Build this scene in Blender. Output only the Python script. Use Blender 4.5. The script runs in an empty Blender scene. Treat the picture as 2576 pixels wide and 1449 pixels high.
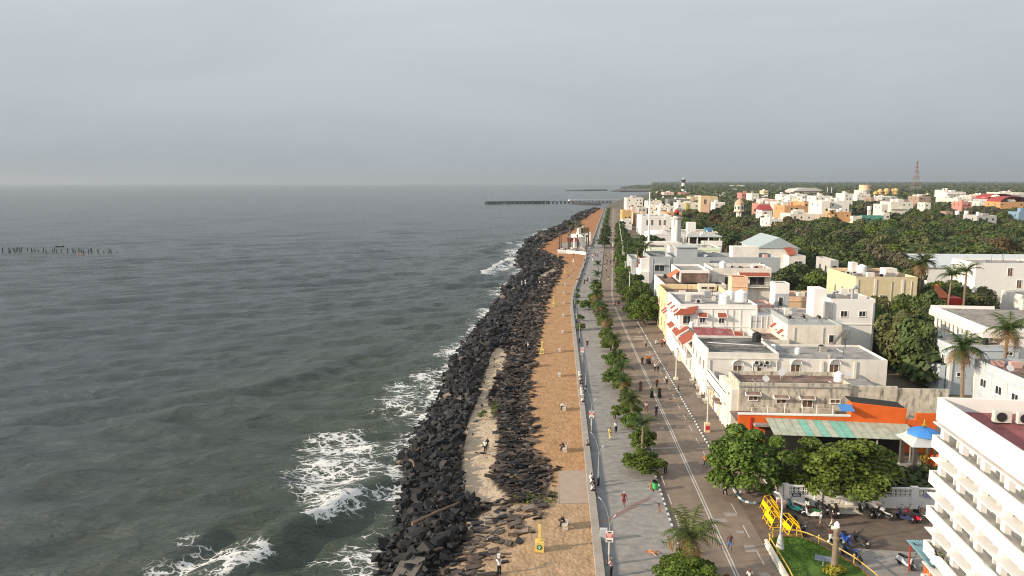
import bpy, math, random
import numpy as np
from mathutils import Vector, Matrix
R = math.radians
random.seed(7); rng = np.random.default_rng(7)
SC = bpy.context.scene
COL = SC.collection
# ------------------------------------------------------------------ camera frame
FP, HZ, CX, CY, CH = 1880.0, 459.0, 1288.0, 724.5, 34.0
CAMX, CAMY = -23.66, -1.45
PIT = math.atan((CY - HZ) / FP); YAW = R(3.5)
_cp, _sp, _cy, _sy = math.cos(PIT), math.sin(PIT), math.cos(YAW), math.sin(YAW)

def ray(px, py):
    x = (px - CX) / FP; y = -(py - CY) / FP
    a, b, c = x, _cp + y * _sp, -_sp + y * _cp
    return (a * _cy - b * _sy, a * _sy + b * _cy, c)

def at(px, py, z=0.0):            # surveyed ground point at height z
    r = ray(px, py); k = (z - CH) / r[2]
    return Vector((CAMX + r[0] * k, CAMY + r[1] * k, z))

def onY(px, py, Y):
    r = ray(px, py); k = (Y - CAMY) / r[1]
    return Vector((CAMX + r[0] * k, Y, CH + r[2] * k))

def onX(px, py, X):
    r = ray(px, py); k = (X - CAMX) / r[0]
    return Vector((X, CAMY + r[1] * k, CH + r[2] * k))

def proj(X, Y, Z):
    dx, dy, dz = X - CAMX, Y - CAMY, Z - CH
    a = dx * _cy + dy * _sy; b = -dx * _sy + dy * _cy
    fw = b * _cp - dz * _sp; up = b * _sp + dz * _cp
    return CX + FP * a / fw, CY - FP * up / fw

def bend(s):
    if s < 195: return 0.0
    if s < 235: return .073 * (s - 195) ** 2 / 80
    return .073 * (s - 215)

def inpoly(x, y, poly):
    c = False; n = len(poly); j = n - 1
    for i in range(n):
        xi, yi = poly[i]; xj, yj = poly[j]
        if (yi > y) != (yj > y) and x < (xj - xi) * (y - yi) / (yj - yi) + xi: c = not c
        j = i
    return c

# ------------------------------------------------------------------ materials
MATS = {}
def newmat(name):
    m = bpy.data.materials.new(name); m.use_nodes = True
    nt = m.node_tree; b = nt.nodes['Principled BSDF']
    return m, nt, b

def N(nt, typ, **kw):
    n = nt.nodes.new(typ)
    for k, v in kw.items():
        if k in n.inputs.keys() if isinstance(k, str) else False: n.inputs[k].default_value = v
        else: setattr(n, k, v)
    return n

def mat(name, col, rough=.75, var=.12, scale=1.5, bump=0.0, bscale=8.0, metal=0.0, stain=None, stain_amt=.5, stain_scale=(.6, .6, .25), objrand=0.0, spec=.3, coat=0.0):
    """plain painted / plastered / metal surface with soft procedural unevenness; stain = second colour in patches"""
    if name in MATS: return MATS[name]
    m, nt, b = newmat(name)
    tc = N(nt, 'ShaderNodeTexCoord')
    n1 = N(nt, 'ShaderNodeTexNoise'); n1.inputs['Scale'].default_value = scale; n1.inputs['Detail'].default_value = 5
    nt.links.new(tc.outputs['Object'], n1.inputs['Vector'])
    mr = N(nt, 'ShaderNodeMapRange'); mr.inputs['From Min'].default_value = .3; mr.inputs['From Max'].default_value = .7
    mr.inputs['To Min'].default_value = 1 - var; mr.inputs['To Max'].default_value = 1 + var
    nt.links.new(n1.outputs['Fac'], mr.inputs['Value'])
    hsv = N(nt, 'ShaderNodeHueSaturation'); hsv.inputs['Color'].default_value = (*col, 1)
    nt.links.new(mr.outputs['Result'], hsv.inputs['Value'])
    out = hsv.outputs['Color']
    if objrand:
        oi = N(nt, 'ShaderNodeObjectInfo')
        mh = N(nt, 'ShaderNodeMapRange'); mh.inputs['To Min'].default_value = 1 - objrand; mh.inputs['To Max'].default_value = 1 + objrand
        nt.links.new(oi.outputs['Random'], mh.inputs['Value'])
        h2 = N(nt, 'ShaderNodeHueSaturation'); nt.links.new(out, h2.inputs['Color']); nt.links.new(mh.outputs['Result'], h2.inputs['Value'])
        out = h2.outputs['Color']
    if stain:
        mp = N(nt, 'ShaderNodeMapping'); mp.inputs['Scale'].default_value = stain_scale
        nt.links.new(tc.outputs['Object'], mp.inputs['Vector'])
        n2 = N(nt, 'ShaderNodeTexNoise'); n2.inputs['Scale'].default_value = 1.3; n2.inputs['Detail'].default_value = 8; n2.inputs['Roughness'].default_value = .65
        nt.links.new(mp.outputs['Vector'], n2.inputs['Vector'])
        r2 = N(nt, 'ShaderNodeMapRange'); r2.inputs['From Min'].default_value = .48; r2.inputs['From Max'].default_value = .66
        r2.inputs['To Max'].default_value = stain_amt; r2.clamp = True
        nt.links.new(n2.outputs['Fac'], r2.inputs['Value'])
        mx = N(nt, 'ShaderNodeMix', data_type='RGBA')
        nt.links.new(r2.outputs['Result'], mx.inputs['Factor']); nt.links.new(out, mx.inputs['A']); mx.inputs['B'].default_value = (*stain, 1)
        out = mx.outputs['Result']
    nt.links.new(out, b.inputs['Base Color'])
    b.inputs['Roughness'].default_value = rough; b.inputs['Metallic'].default_value = metal
    b.inputs['Specular IOR Level'].default_value = spec
    if coat: b.inputs['Coat Weight'].default_value = coat
    if bump:
        n3 = N(nt, 'ShaderNodeTexNoise'); n3.inputs['Scale'].default_value = bscale; n3.inputs['Detail'].default_value = 6
        nt.links.new(tc.outputs['Object'], n3.inputs['Vector'])
        bp = N(nt, 'ShaderNodeBump'); bp.inputs['Strength'].default_value = bump; bp.inputs['Distance'].default_value = .1
        nt.links.new(n3.outputs['Fac'], bp.inputs['Height']); nt.links.new(bp.outputs['Normal'], b.inputs['Normal'])
    MATS[name] = m
    return m

def leafmat(name, col, hue=.03, valr=.35, sat=1.0, trans=.25):
    if name in MATS: return MATS[name]
    m, nt, b = newmat(name)
    oi = N(nt, 'ShaderNodeObjectInfo'); geo = N(nt, 'ShaderNodeNewGeometry'); tc = N(nt, 'ShaderNodeTexCoord')
    n1 = N(nt, 'ShaderNodeTexNoise'); n1.inputs['Scale'].default_value = .55; n1.inputs['Detail'].default_value = 3
    nt.links.new(tc.outputs['Object'], n1.inputs['Vector'])
    add = N(nt, 'ShaderNodeMath', operation='ADD'); nt.links.new(geo.outputs['Random Per Island'], add.inputs[0]); nt.links.new(n1.outputs['Fac'], add.inputs[1])
    mv = N(nt, 'ShaderNodeMapRange'); mv.inputs['From Min'].default_value = .3; mv.inputs['From Max'].default_value = 1.6
    mv.inputs['To Min'].default_value = 1 - valr; mv.inputs['To Max'].default_value = 1 + valr
    nt.links.new(add.outputs[0], mv.inputs['Value'])
    mo = N(nt, 'ShaderNodeMapRange'); mo.inputs['To Min'].default_value = .5 - hue; mo.inputs['To Max'].default_value = .5 + hue
    nt.links.new(oi.outputs['Random'], mo.inputs['Value'])
    h = N(nt, 'ShaderNodeHueSaturation'); h.inputs['Color'].default_value = (*col, 1); h.inputs['Saturation'].default_value = sat
    nt.links.new(mv.outputs['Result'], h.inputs['Value']); nt.links.new(mo.outputs['Result'], h.inputs['Hue'])
    nt.links.new(h.outputs['Color'], b.inputs['Base Color'])
    b.inputs['Roughness'].default_value = .55; b.inputs['Specular IOR Level'].default_value = .25
    tr = N(nt, 'ShaderNodeBsdfTranslucent'); nt.links.new(h.outputs['Color'], tr.inputs['Color'])
    ms = N(nt, 'ShaderNodeMixShader'); ms.inputs[0].default_value = trans
    o = nt.nodes['Material Output']
    nt.links.new(b.outputs[0], ms.inputs[1]); nt.links.new(tr.outputs[0], ms.inputs[2]); nt.links.new(ms.outputs[0], o.inputs['Surface'])
    MATS[name] = m
    return m

# ------------------------------------------------------------------ mesh builder
class MB:
    def __init__(s): s.v = []; s.f = []; s.m = []; s.mi = 0
    def add(s, vs, fs):
        o = len(s.v); s.v += [tuple(p) for p in vs]
        for f in fs: s.f.append(tuple(i + o for i in f)); s.m.append(s.mi)
        return s
    def box(s, x0, y0, z0, x1, y1, z1):
        return s.add([(x0,y0,z0),(x1,y0,z0),(x1,y1,z0),(x0,y1,z0),(x0,y0,z1),(x1,y0,z1),(x1,y1,z1),(x0,y1,z1)],
            [(0,3,2,1),(4,5,6,7),(0,1,5,4),(1,2,6,5),(2,3,7,6),(3,0,4,7)])
    def cbox(s, c, d, rz=0, rx=0, ry=0):
        M = Matrix.Translation(c) @ Matrix.Rotation(rz, 4, 'Z') @ Matrix.Rotation(ry, 4, 'Y') @ Matrix.Rotation(rx, 4, 'X')
        hx, hy, hz = d[0]/2, d[1]/2, d[2]/2
        vs = [M @ Vector(p) for p in [(-hx,-hy,-hz),(hx,-hy,-hz),(hx,hy,-hz),(-hx,hy,-hz),(-hx,-hy,hz),(hx,-hy,hz),(hx,hy,hz),(-hx,hy,hz)]]
        return s.add(vs, [(0,3,2,1),(4,5,6,7),(0,1,5,4),(1,2,6,5),(2,3,7,6),(3,0,4,7)])
    def prism(s, poly, z0, z1, cap=True):
        n = len(poly)
        vs = [(p[0], p[1], z0) for p in poly] + [(p[0], p[1], z1) for p in poly]
        fs = [(i, (i+1) % n, n + (i+1) % n, n + i) for i in range(n)]
        if cap: fs += [tuple(range(n, 2*n)), tuple(range(n-1, -1, -1))]
        return s.add(vs, fs)
    def quad(s, a, b, c, d): return s.add([a, b, c, d], [(0,1,2,3)])
    def slab(s, a, b, c, d, th):      # sloped sheet with thickness straight down
        A = [Vector(p) for p in (a, b, c, d)]; dn = Vector((0, 0, -th))
        return s.add(A + [p + dn for p in A], [(0,1,2,3),(7,6,5,4),(0,4,5,1),(1,5,6,2),(2,6,7,3),(3,7,4,0)])
    def tube(s, p0, p1, r0, r1=None, n=8, cap=True):
        r1 = r0 if r1 is None else r1
        p0, p1 = Vector(p0), Vector(p1); d = (p1 - p0)
        if d.length < 1e-6: return s
        q = d.to_track_quat('Z', 'Y')
        vs = []
        for p, r in ((p0, r0), (p1, r1)):
            for i in range(n):
                a = 2*math.pi*i/n; vs.append(p + q @ Vector((r*math.cos(a), r*math.sin(a), 0)))
        fs = [(i, (i+1) % n, n+(i+1) % n, n+i) for i in range(n)]
        if cap: fs += [tuple(range(n-1, -1, -1)), tuple(range(n, 2*n))]
        return s.add(vs, fs)
    def path(s, pts, r, n=6, r1=None):
        r1 = r if r1 is None else r1; k = len(pts) - 1
        for i in range(k): s.tube(pts[i], pts[i+1], r + (r1-r)*i/k, r + (r1-r)*(i+1)/k, n)
        return s
    def lathe(s, prof, n=16, c=(0,0,0), a0=0, a1=2*math.pi):
        full = abs(a1 - a0 - 2*math.pi) < 1e-6; k = n if full else n + 1; vs = []
        for r, z in prof:
            for i in range(k):
                a = a0 + (a1-a0)*i/n; vs.append((c[0]+r*math.cos(a), c[1]+r*math.sin(a), c[2]+z))
        fs = []
        for j in range(len(prof)-1):
            for i in range(n):
                i2 = (i+1) % k; fs.append((j*k+i, j*k+i2, (j+1)*k+i2, (j+1)*k+i))
        if full: fs += [tuple(range(k-1, -1, -1)), tuple(range((len(prof)-1)*k, len(prof)*k))]
        return s.add(vs, fs)
    def ball(s, c, r, n=10, sz=1.0):
        prof = [(max(.001, r*math.sin(math.pi*j/6)), -r*sz*math.cos(math.pi*j/6)) for j in range(7)]
        return s.lathe(prof, n, c)
    def mesh(s, name, mats):
        me = bpy.data.meshes.new(name); me.from_pydata(s.v, [], s.f)
        for m in (mats if isinstance(mats, (list, tuple)) else [mats]): me.materials.append(m)
        if any(s.m): me.polygons.foreach_set('material_index', s.m)
        me.update(); return me
    def build(s, name, mats, parent=None, loc=None, smooth=False):
        me = s.mesh(name, mats)
        if smooth: me.polygons.foreach_set('use_smooth', [True]*len(me.polygons))
        o = bpy.data.objects.new(name, me); COL.objects.link(o)
        if parent: o.parent = parent
        if loc is not None: o.location = loc
        return o

def npmesh(name, v, f, mats, k=None):      # fast mesh from arrays, k-gons
    v = np.asarray(v, dtype=np.float32); f = np.asarray(f, dtype=np.int32); k = f.shape[1]
    me = bpy.data.meshes.new(name)
    me.vertices.add(len(v)); me.vertices.foreach_set('co', v.ravel())
    me.loops.add(f.size); me.loops.foreach_set('vertex_index', f.ravel())
    me.polygons.add(len(f)); me.polygons.foreach_set('loop_start', np.arange(0, f.size, k, dtype=np.int32))
    me.polygons.foreach_set('loop_total', np.full(len(f), k, dtype=np.int32))
    for m in (mats if isinstance(mats, (list, tuple)) else [mats]): me.materials.append(m)
    me.update(calc_edges=True); me.validate(); me.shade_flat(); return me

def link(name, me, parent=None, loc=None, rz=0, sc=None):
    o = bpy.data.objects.new(name, me); COL.objects.link(o)
    if parent: o.parent = parent
    if loc is not None: o.location = loc
    if rz: o.rotation_euler = (0, 0, rz)
    if sc is not None: o.scale = (sc, sc, sc) if isinstance(sc, (int, float)) else sc
    return o

def tag(o, label=None, cat=None, group=None, kind=None):
    if label: o['label'] = label
    if cat: o['category'] = cat
    if group: o['group'] = group
    if kind: o['kind'] = kind
    return o

def empty(name, loc, label, cat, group=None, rz=0):
    o = bpy.data.objects.new(name, None); COL.objects.link(o); o.location = loc; o.rotation_euler = (0, 0, rz)
    o.empty_display_size = .5
    return tag(o, label, cat, group)

def dup(o, loc=None, rz=None, label=None, group=None, sc=None, parent=None):
    c = o.copy(); COL.objects.link(c)
    if parent: c.parent = parent
    if loc is not None: c.location = loc
    if rz is not None: c.rotation_euler = (0, 0, rz)
    if sc is not None: c.scale = (sc, sc, sc)
    if label: c['label'] = label
    if group: c['group'] = group
    for ch in list(o.children): dup(ch, parent=c)
    return c

def setmat(o, m, slot=0):         # material on the object, mesh stays shared
    o.material_slots[slot].link = 'OBJECT'; o.material_slots[slot].material = m

W = mat('white_plaster', (.75, .70, .63), .8, .06, .7, stain=(.50, .45, .38), stain_amt=.5, stain_scale=(.7, .7, .16))
WH = mat('fresh_white_paint', (.81, .775, .73), .7, .03, .8)
CREAM = mat('cream_plaster', (.74, .68, .58), .8, .06, .8, stain=(.47, .41, .32), stain_amt=.5, stain_scale=(.7, .7, .16))
YEL = mat('pale_yellow_plaster', (.66, .54, .34), .8, .08, .8, stain=(.55, .45, .3), stain_amt=.35)
BEIGE = mat('pale_beige_plaster', (.74, .66, .52), .8, .05, .8)
GREY = mat('blue_grey_plaster', (.40, .42, .43), .8, .05, .8)
PGREEN = mat('pale_green_plaster', (.70, .74, .60), .8, .05, .8)
PEACH = mat('peach_plaster', (.76, .52, .34), .8, .06, .8)
PINK = mat('dusty_pink_plaster', (.62, .38, .33), .8, .08, .8)
ORANGE = mat('orange_paint', (.72, .13, .02), .75, .10, .9, stain=(.55, .10, .02), stain_amt=.4)
RED = mat('red_paint', (.45, .03, .02), .6, .06)
TILE = mat('red_clay_tile', (.29, .075, .042), .8, .15, 6, bump=.3, bscale=10)
PANE = mat('window_glass', (.03, .035, .04), .15, .2, 2, spec=.5)
SHUT = mat('brown_shutter', (.13, .08, .05), .7, .2, 5)
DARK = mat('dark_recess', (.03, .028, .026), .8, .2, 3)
CONC = mat('weathered_concrete', (.33, .31, .29), .9, .15, 1.2, bump=.2, stain=(.12, .11, .10), stain_amt=.6)
ROOFD = mat('black_stained_roof', (.085, .082, .08), .95, .3, .6, bump=.25, bscale=4, stain=(.36, .34, .32), stain_amt=.85, stain_scale=(.2, .7, .3))
ROOFG = mat('grey_roof', (.31, .295, .28), .95, .25, .6, bump=.15, bscale=5, stain=(.13, .125, .12), stain_amt=.75, stain_scale=(.35, .5, .3))
ROOFB = mat('brown_terrace_roof', (.15, .098, .078), .95, .3, .8, bump=.2, stain=(.36, .26, .22), stain_amt=.7, stain_scale=(.3, .5, .3))
ROOFM = mat('maroon_terrace_roof', (.24, .075, .075), .8, .15, .6, stain=(.36, .16, .15), stain_amt=.5)
STAINW = mat('mildewed_plaster', (.56, .51, .41), .9, .2, .9, bump=.15, stain=(.12, .105, .085), stain_amt=.95, stain_scale=(1.3, 1.3, .34))
METAL = mat('galvanised_metal', (.45, .45, .45), .45, .1, 3, metal=.6)
PLAST = mat('white_tank_plastic', (.80, .80, .79), .5, .03, 2)
BLACKP = mat('black_plastic', (.02, .02, .02), .5, .2, 3)
BARK = mat('tree_bark', (.16, .11, .08), .95, .3, 5, bump=.5)
IRON = mat('dark_iron', (.03, .03, .032), .6, .2, 5)
STEELW = mat('cream_steel', (.62, .60, .54), .5, .06, 3)
YPAINT = mat('yellow_steel_paint', (.80, .47, .01), .5, .08, 3)
LIGHTG = mat('grey_paint', (.5, .5, .5), .6, .06)
# ------------------------------------------------------------------ setting: beach, roads, sea
def tab(pix, z):
    a = []
    for px, py in pix:
        p = at(px, py, z); a.append((p.y, p.x - bend(p.y)))
    a.sort(); return np.array(a)
WATER = tab([(965,1449),(955,1400),(1000,1360),(1018,1300),(1025,1245),(1010,1170),(1040,1115),(1072,1070),(1100,1010),(1125,965),(1140,920),(1162,880),(1192,842),(1215,810),(1240,780),(1265,745),(1288,712),(1308,690),(1332,681),(1304,668),(1300,655),(1308,635),(1338,610),(1378,590),(1420,572),(1440,560),(1452,547),(1478,535),(1500,528),(1515,519)], -2.8)
SANDE = tab([(1250,1449),(1290,1400),(1345,1330),(1362,1290),(1392,1230),(1395,1180),(1350,1130),(1342,1060),(1332,1000),(1340,930),(1355,880),(1364,830),(1370,790),(1385,740),(1408,690),(1425,657),(1392,641),(1362,630),(1375,610),(1402,595),(1440,580),(1455,560),(1475,545),(1492,535),(1511,523)], -.1)
def w_t(s): return np.interp(s, WATER[:,0], WATER[:,1])
def e_t(s): return np.interp(s, SANDE[:,0], SANDE[:,1])
POCKET = [(p.x, p.y) for p in (at(x, y, -1.0) for x, y in [(1250,868),(1278,880),(1270,925),(1240,975),(1225,1000),(1250,1055),(1255,1120),(1237,1200),(1262,1240),(1290,1262),(1215,1268),(1168,1240),(1160,1190),(1163,1120),(1172,1060),(1208,985),(1222,930),(1238,885)])]
POCKET2 = [(p.x, p.y) for p in (at(x, y, -.8) for x, y in [(1355,690),(1400,672),(1395,690),(1365,705)])]
FLAT = [(p.x, p.y) for p in (at(x, y, -.3) for x, y in [(1075,1449),(1120,1395),(1180,1340),(1165,1300),(1240,1262),(1400,1262),(1400,1350),(1300,1449)])]

def tz(X, s):                      # beach height
    t = X - bend(s); e, w = float(e_t(s)), float(w_t(s))
    if t >= e: return -.1
    k = (e - t) / max(.5, e - w)
    z = -.1 - 1.1 * min(k / .45, 1) - 1.6 * max(0, (k - .45) / .55) ** 1.3
    if t < w: z = -2.8 - (w - t) * .9
    return max(z, -7)

def beach():
    S = np.concatenate([np.arange(30, 240, .9), np.arange(240, 520, 2.2), np.arange(520, 1000, 6)])
    T = np.linspace(0, 1, 60); v = []; col = []
    for s in S:
        e, w = float(e_t(s)), float(w_t(s)); b = bend(s)
        x0, x1 = w - 8, -19.7
        for k in T:
            t = x0 + (x1 - x0) * k; X = t + b
            z = tz(X, s) + .10 * math.sin(X * 1.7 + s * .9) * math.sin(s * 1.3 - X * .6) * (1 if t < e else .3)
            wet = t < w + 2.5
            if inpoly(X, s, POCKET) or inpoly(X, s, POCKET2): c = (.45, .355, .255)
            elif t > e - .3:
                q = min(1, max(0, (s - 250) / 120)); c = (.405 - .03*q, .238 - .06*q, .125 - .04*q)
                if s < 80: c = (.40, .27, .165)
            elif inpoly(X, s, FLAT): c = (.33, .235, .15)
            else: c = (.055, .045, .036) if not wet else (.03, .03, .03)
            v.append((X, s, z)); col.append((*c, 1))
    n = len(T); m = len(S)
    i = np.arange((m-1)*n).reshape(m-1, n)[:, :-1].ravel()
    f = np.stack([i, i+1, i+n+1, i+n], 1)
    M, nt, b = newmat('beach_sand')
    at_ = N(nt, 'ShaderNodeAttribute', attribute_name='ground_colour'); tc = N(nt, 'ShaderNodeTexCoord')
    n1 = N(nt, 'ShaderNodeTexNoise'); n1.inputs['Scale'].default_value = .7; n1.inputs['Detail'].default_value = 8; n1.inputs['Roughness'].default_value = .65
    nt.links.new(tc.outputs['Object'], n1.inputs['Vector'])
    mr = N(nt, 'ShaderNodeMapRange'); mr.inputs['From Min'].default_value = .3; mr.inputs['From Max'].default_value = .7; mr.inputs['To Min'].default_value = .76; mr.inputs['To Max'].default_value = 1.18
    nt.links.new(n1.outputs['Fac'], mr.inputs['Value'])
    h = N(nt, 'ShaderNodeHueSaturation'); nt.links.new(at_.outputs['Color'], h.inputs['Color']); nt.links.new(mr.outputs[0], h.inputs['Value'])
    nt.links.new(h.outputs['Color'], b.inputs['Base Color']); b.inputs['Roughness'].default_value = .95; b.inputs['Specular IOR Level'].default_value = .1
    n3 = N(nt, 'ShaderNodeTexNoise'); n3.inputs['Scale'].default_value = 2.6; n3.inputs['Detail'].default_value = 5
    nt.links.new(tc.outputs['Object'], n3.inputs['Vector'])
    bp = N(nt, 'ShaderNodeBump'); bp.inputs['Strength'].default_value = .8; bp.inputs['Distance'].default_value = .22
    nt.links.new(n3.outputs['Fac'], bp.inputs['Height']); nt.links.new(bp.outputs['Normal'], b.inputs['Normal'])
    me = npmesh('beach', v, f, M)
    ca = me.color_attributes.new('ground_colour', 'FLOAT_COLOR', 'POINT'); ca.data.foreach_set('color', np.array(col, dtype=np.float32).ravel())
    me.polygons.foreach_set('use_smooth', [True]*len(me.polygons))
    tag(link('beach', me), 'strip of orange sand and pale beach below the sea wall', 'beach', kind='structure')
beach()

ASPH = mat('dusty_asphalt', (.225, .172, .132), .95, .12, .8, bump=.12, bscale=12, stain=(.145, .118, .098), stain_amt=.65, stain_scale=(.35, .10, .3))
LOT = mat('brown_car_park_asphalt', (.135, .10, .078), .95, .2, .9, bump=.15, bscale=12, stain=(.19, .15, .115), stain_amt=.5, stain_scale=(.2, .3, .3))
PAVE = mat('grey_stone_paving', (.275, .252, .23), .85, .16, 1.4, bump=.12, bscale=10, stain=(.18, .172, .165), stain_amt=.75, stain_scale=(.5, 1.1, .3))
PAVED = mat('dark_stone_paving', (.185, .187, .19), .85, .10, .6, bump=.1, bscale=10)
SIDE = mat('brown_pavement_slabs', (.195, .155, .125), .95, .14, .4, bump=.12, stain=(.15, .12, .10), stain_amt=.5, stain_scale=(.2, .3, .3))
LINE = mat('white_road_paint', (.52, .49, .45), .8, .15, 2, stain=(.3, .27, .24), stain_amt=.6)
KW = mat('white_kerb_paint', (.62, .61, .58), .8, .1, 2)
KB = mat('black_kerb_paint', (.09, .10, .11), .8, .2, 2)
DIRT = mat('town_ground', (.14, .115, .085), .95, .25, .05, stain=(.07, .09, .04), stain_amt=.8, stain_scale=(.03, .03, .03))
TERRA = mat('red_earth', (.30, .115, .05), .95, .2, 2)

def ribbon(mb, t0, t1, z, s0, s1, step=6.0):
    n = max(1, int((s1 - s0) / step)) if s1 > 195 else 1
    vs = []
    for i in range(n+1):
        s = s0 + (s1 - s0) * i / n; b = bend(s); vs += [(t0+b, s, z), (t1+b, s, z)]
    return mb.add(vs, [(2*i, 2*i+1, 2*i+3, 2*i+2) for i in range(n)])
def wallrib(mb, t0, t1, z0, z1, s0, s1, step=6.0):
    n = max(1, int((s1 - s0) / step)) if s1 > 195 else 1
    vs = []
    for i in range(n+1):
        s = s0 + (s1 - s0) * i / n; b = bend(s); vs += [(t0+b, s, z0), (t1+b, s, z0), (t1+b, s, z1), (t0+b, s, z1)]
    fs = []
    for i in range(n):
        a = 4*i; fs += [(a+1, a+5, a+6, a+2), (a+3, a+2, a+6, a+7), (a, a+3, a+7, a+4)]
    fs += [(0, 1, 2, 3), (4*n+3, 4*n+2, 4*n+1, 4*n)]
    return mb.add(vs, fs)
def struct(o, label=None): return tag(o, label, kind='structure')

struct(ribbon(MB(), -11.95, -3.9, 0.0, -20, 1000).build('road', ASPH))
mb = MB(); mb.prism([(-3.9, -20), (75, -20), (75, 75.7), (-3.9, 75.7)], -.045, -.004); struct(mb.build('car_park', LOT))
mb = MB(); a = [at(*q) for q in [(2098,1376),(2345,1392),(2480,1500),(2250,1560),(2180,1449),(2147,1417)]]
mb.prism([(p.x, p.y) for p in a], -.02, .002); struct(mb.build('paved_yard', PAVE))
struct(wallrib(MB(), -19.35, -12.15, -.3, .15, -20, 1000).build('promenade', PAVE))
struct(ribbon(MB(), -19.35, -17.9, .154, -20, 1000).build('promenade_edge_band', PAVED))
struct(wallrib(MB(), -3.7, 0.6, -.3, .12, 81, 1000).build('pavement', SIDE))
# painted kerbs
for nm, t, s0, s1 in (('median_kerb', -12.15, 20, 330), ('pavement_kerb', -3.9, 83, 330)):
    mb = MB(); s = s0; i = 0
    while s < s1:
        L = .62 if s < 200 else 1.4
        mb.mi = i % 2; b = bend(s); mb.box(t+b, s, -.2, t+.2+b, s+L-.001, .185); s += L; i += 1
    struct(mb.build(nm, [KW, KB]))
mb = MB(); c0 = Vector((-3.8, 83)); pts = [at(x, y) for x, y in [(1836,1212),(1846,1233),(1858,1252),(1874,1263),(1894,1267),(1908,1266)]]
for i in range(len(pts)-1):
    p, q = pts[i], pts[i+1]; n = 2
    for k in range(n):
        a = p.lerp(q, k/n); b2 = p.lerp(q, (k+.98)/n); mb.mi = (i*n+k) % 2
        d = (b2 - a); mb.cbox(((a.x+b2.x)/2, (a.y+b2.y)/2, .08), (d.length, .2, .2), math.atan2(d.y, d.x))
struct(mb.build('corner_kerb', [KW, mat('blue_kerb_paint', (.12, .2, .26), .8)]))
mb = MB(); a = [at(x, y) for x, y in [(1840,1212),(1848,1233),(1860,1251),(1875,1261),(1894,1265),(1925,1263),(1950,1268),(1926,1218),(1900,1180),(1850,1180)]]
mb.prism([(p.x, p.y) for p in a], -.1, .1); struct(mb.build('corner_pavement', SIDE))
# lane markings
mb = MB()
for t in (-7.98, -7.70): ribbon(mb, t, t+.13, .004, 20, 980)
for t, a0 in ((-4.95, 42), (-11.35, 44)):
    s = a0
    while s < 190: mb.add([(t, s, .004), (t+.11, s, .004), (t+.11, s+2.6, .004), (t, s+2.6, .004)], [(0,1,2,3)]); s += 5.2
for x, y, w, d in [(1838,1376,2.4,.9),(1934,1361,2.0,1.6),(2000,1430,1.6,1.6)]: pass
struct(mb.build('road_markings', LINE))
mb = MB()
for x, y, w, d in [(1981-20,1361,2.2,1.3)]: pass
for pl in [[(1871,1221),(1925,1223),(1940,1235),(1870,1237)],[(1791,1304),(1826,1305),(1831,1313),(1796,1313)],[(1819,1289),(1850,1290),(1855,1299),(1824,1299)],[(1851,1334),(1871,1335),(1872,1342),(1854,1341)],[(1870,1370),(1898,1371),(1904,1390),(1876,1388)],[(1907,1440),(1930,1440),(1940,1449),(1912,1449)],
           [(1596,850),(1620,850),(1623,855),(1596,855)],[(1596,845),(1618,845),(1620,848),(1596,848)],[(1620,890),(1642,891),(1643,893),(1620,892)],[(1785,1206),(1810,1207),(1812,1211),(1786,1211)],[(1660,1075),(1670,1075),(1671,1079),(1661,1079)],[(1637,1127),(1700,1124),(1703,1127),(1640,1131)]]:
    mb.add([at(x, y, .006) for x, y in reversed(pl)], [(0,1,2,3)])
struct(mb.build('road_patches', mat('pale_road_patch', (.30, .265, .23), .9, .15, 1.5)))
mb = MB(); a = [at(x, y, .158) for x, y in [(1543,1296),(1604,1262),(1634,1250),(1637,1256),(1608,1270),(1543,1306),(1515,1318),(1510,1312)]]
mb.add(a[::-1], [tuple(range(8))]); struct(mb.build('red_paving_band', mat('red_paving', (.23, .15, .135), .9, .12, 1)))
mb = MB()
for s in (66, 74, 79.5, 85.5, 93, 100.5, 107, 113, 121, 128, 136, 144, 152, 160):
    pts = [(-12.3 - 1.1*(.6+.4*math.cos(k))*random.uniform(.6, 1.1) + .2*math.cos(k), s + 1.6*math.sin(k), .159) for k in np.linspace(0, 2*math.pi, 11)[:-1]]
    pts = [(min(p[0], -12.2), p[1], p[2]) for p in pts]; mb.add(pts, [tuple(range(10))])
struct(mb.build('tree_pit_soil', TERRA))
# sea wall
CAPW = mat('sea_wall_cement', (.33, .29, .25), .9, .12, .8, bump=.15, stain=(.24, .20, .17), stain_amt=.5)
o = wallrib(MB(), -20.1, -19.35, -1.2, .62, 30, 342).build('sea_wall', CAPW); tag(o, 'long low cement sea wall between orange sand and grey promenade', 'wall')
o = wallrib(MB(), -20.1, -19.35, -1.2, .62, 402, 985).build('sea_wall', CAPW); tag(o, 'far stretch of low sea wall beyond the white canopy memorial', 'wall')
mb = MB(); a = [at(x, y, -.05) for x, y in [(1405,1186),(1478,1183),(1484,1266),(1405,1267)]]
mb.prism([(p.x, p.y) for p in a], -.5, -.02); mb.tube(a[0], a[3] + Vector((0, 0, .02)), .05); struct(mb.build('boardwalk', mat('pale_boards', (.36, .28, .22), .9, .1, 1, bump=.1)))

# ground of the town
g = [(-19.4, -60), (-19.4, 195)] + [(-19.4 + bend(s), s) for s in range(200, 1001, 50)]
g += [(p.x, p.y) for p in (at(x, y) for x, y in [(1531,514),(1556,505),(1562,500),(1580,496),(1620,489),(1645,485),(1690,482),(1690,480),(1640,479.0),(1590,478.6),(1548,478.5),(1546,477),(1566,474.5),(1560,471.5),(1572,468.5),(1610,466),(1700,463.5)])]
g += [(14000, 14000), (14000, -60)]
mb = MB(); mb.add([(x, y, -.05) for x, y in g], [tuple(range(len(g)-1, -1, -1))])
struct(mb.build('ground', DIRT))
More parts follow.
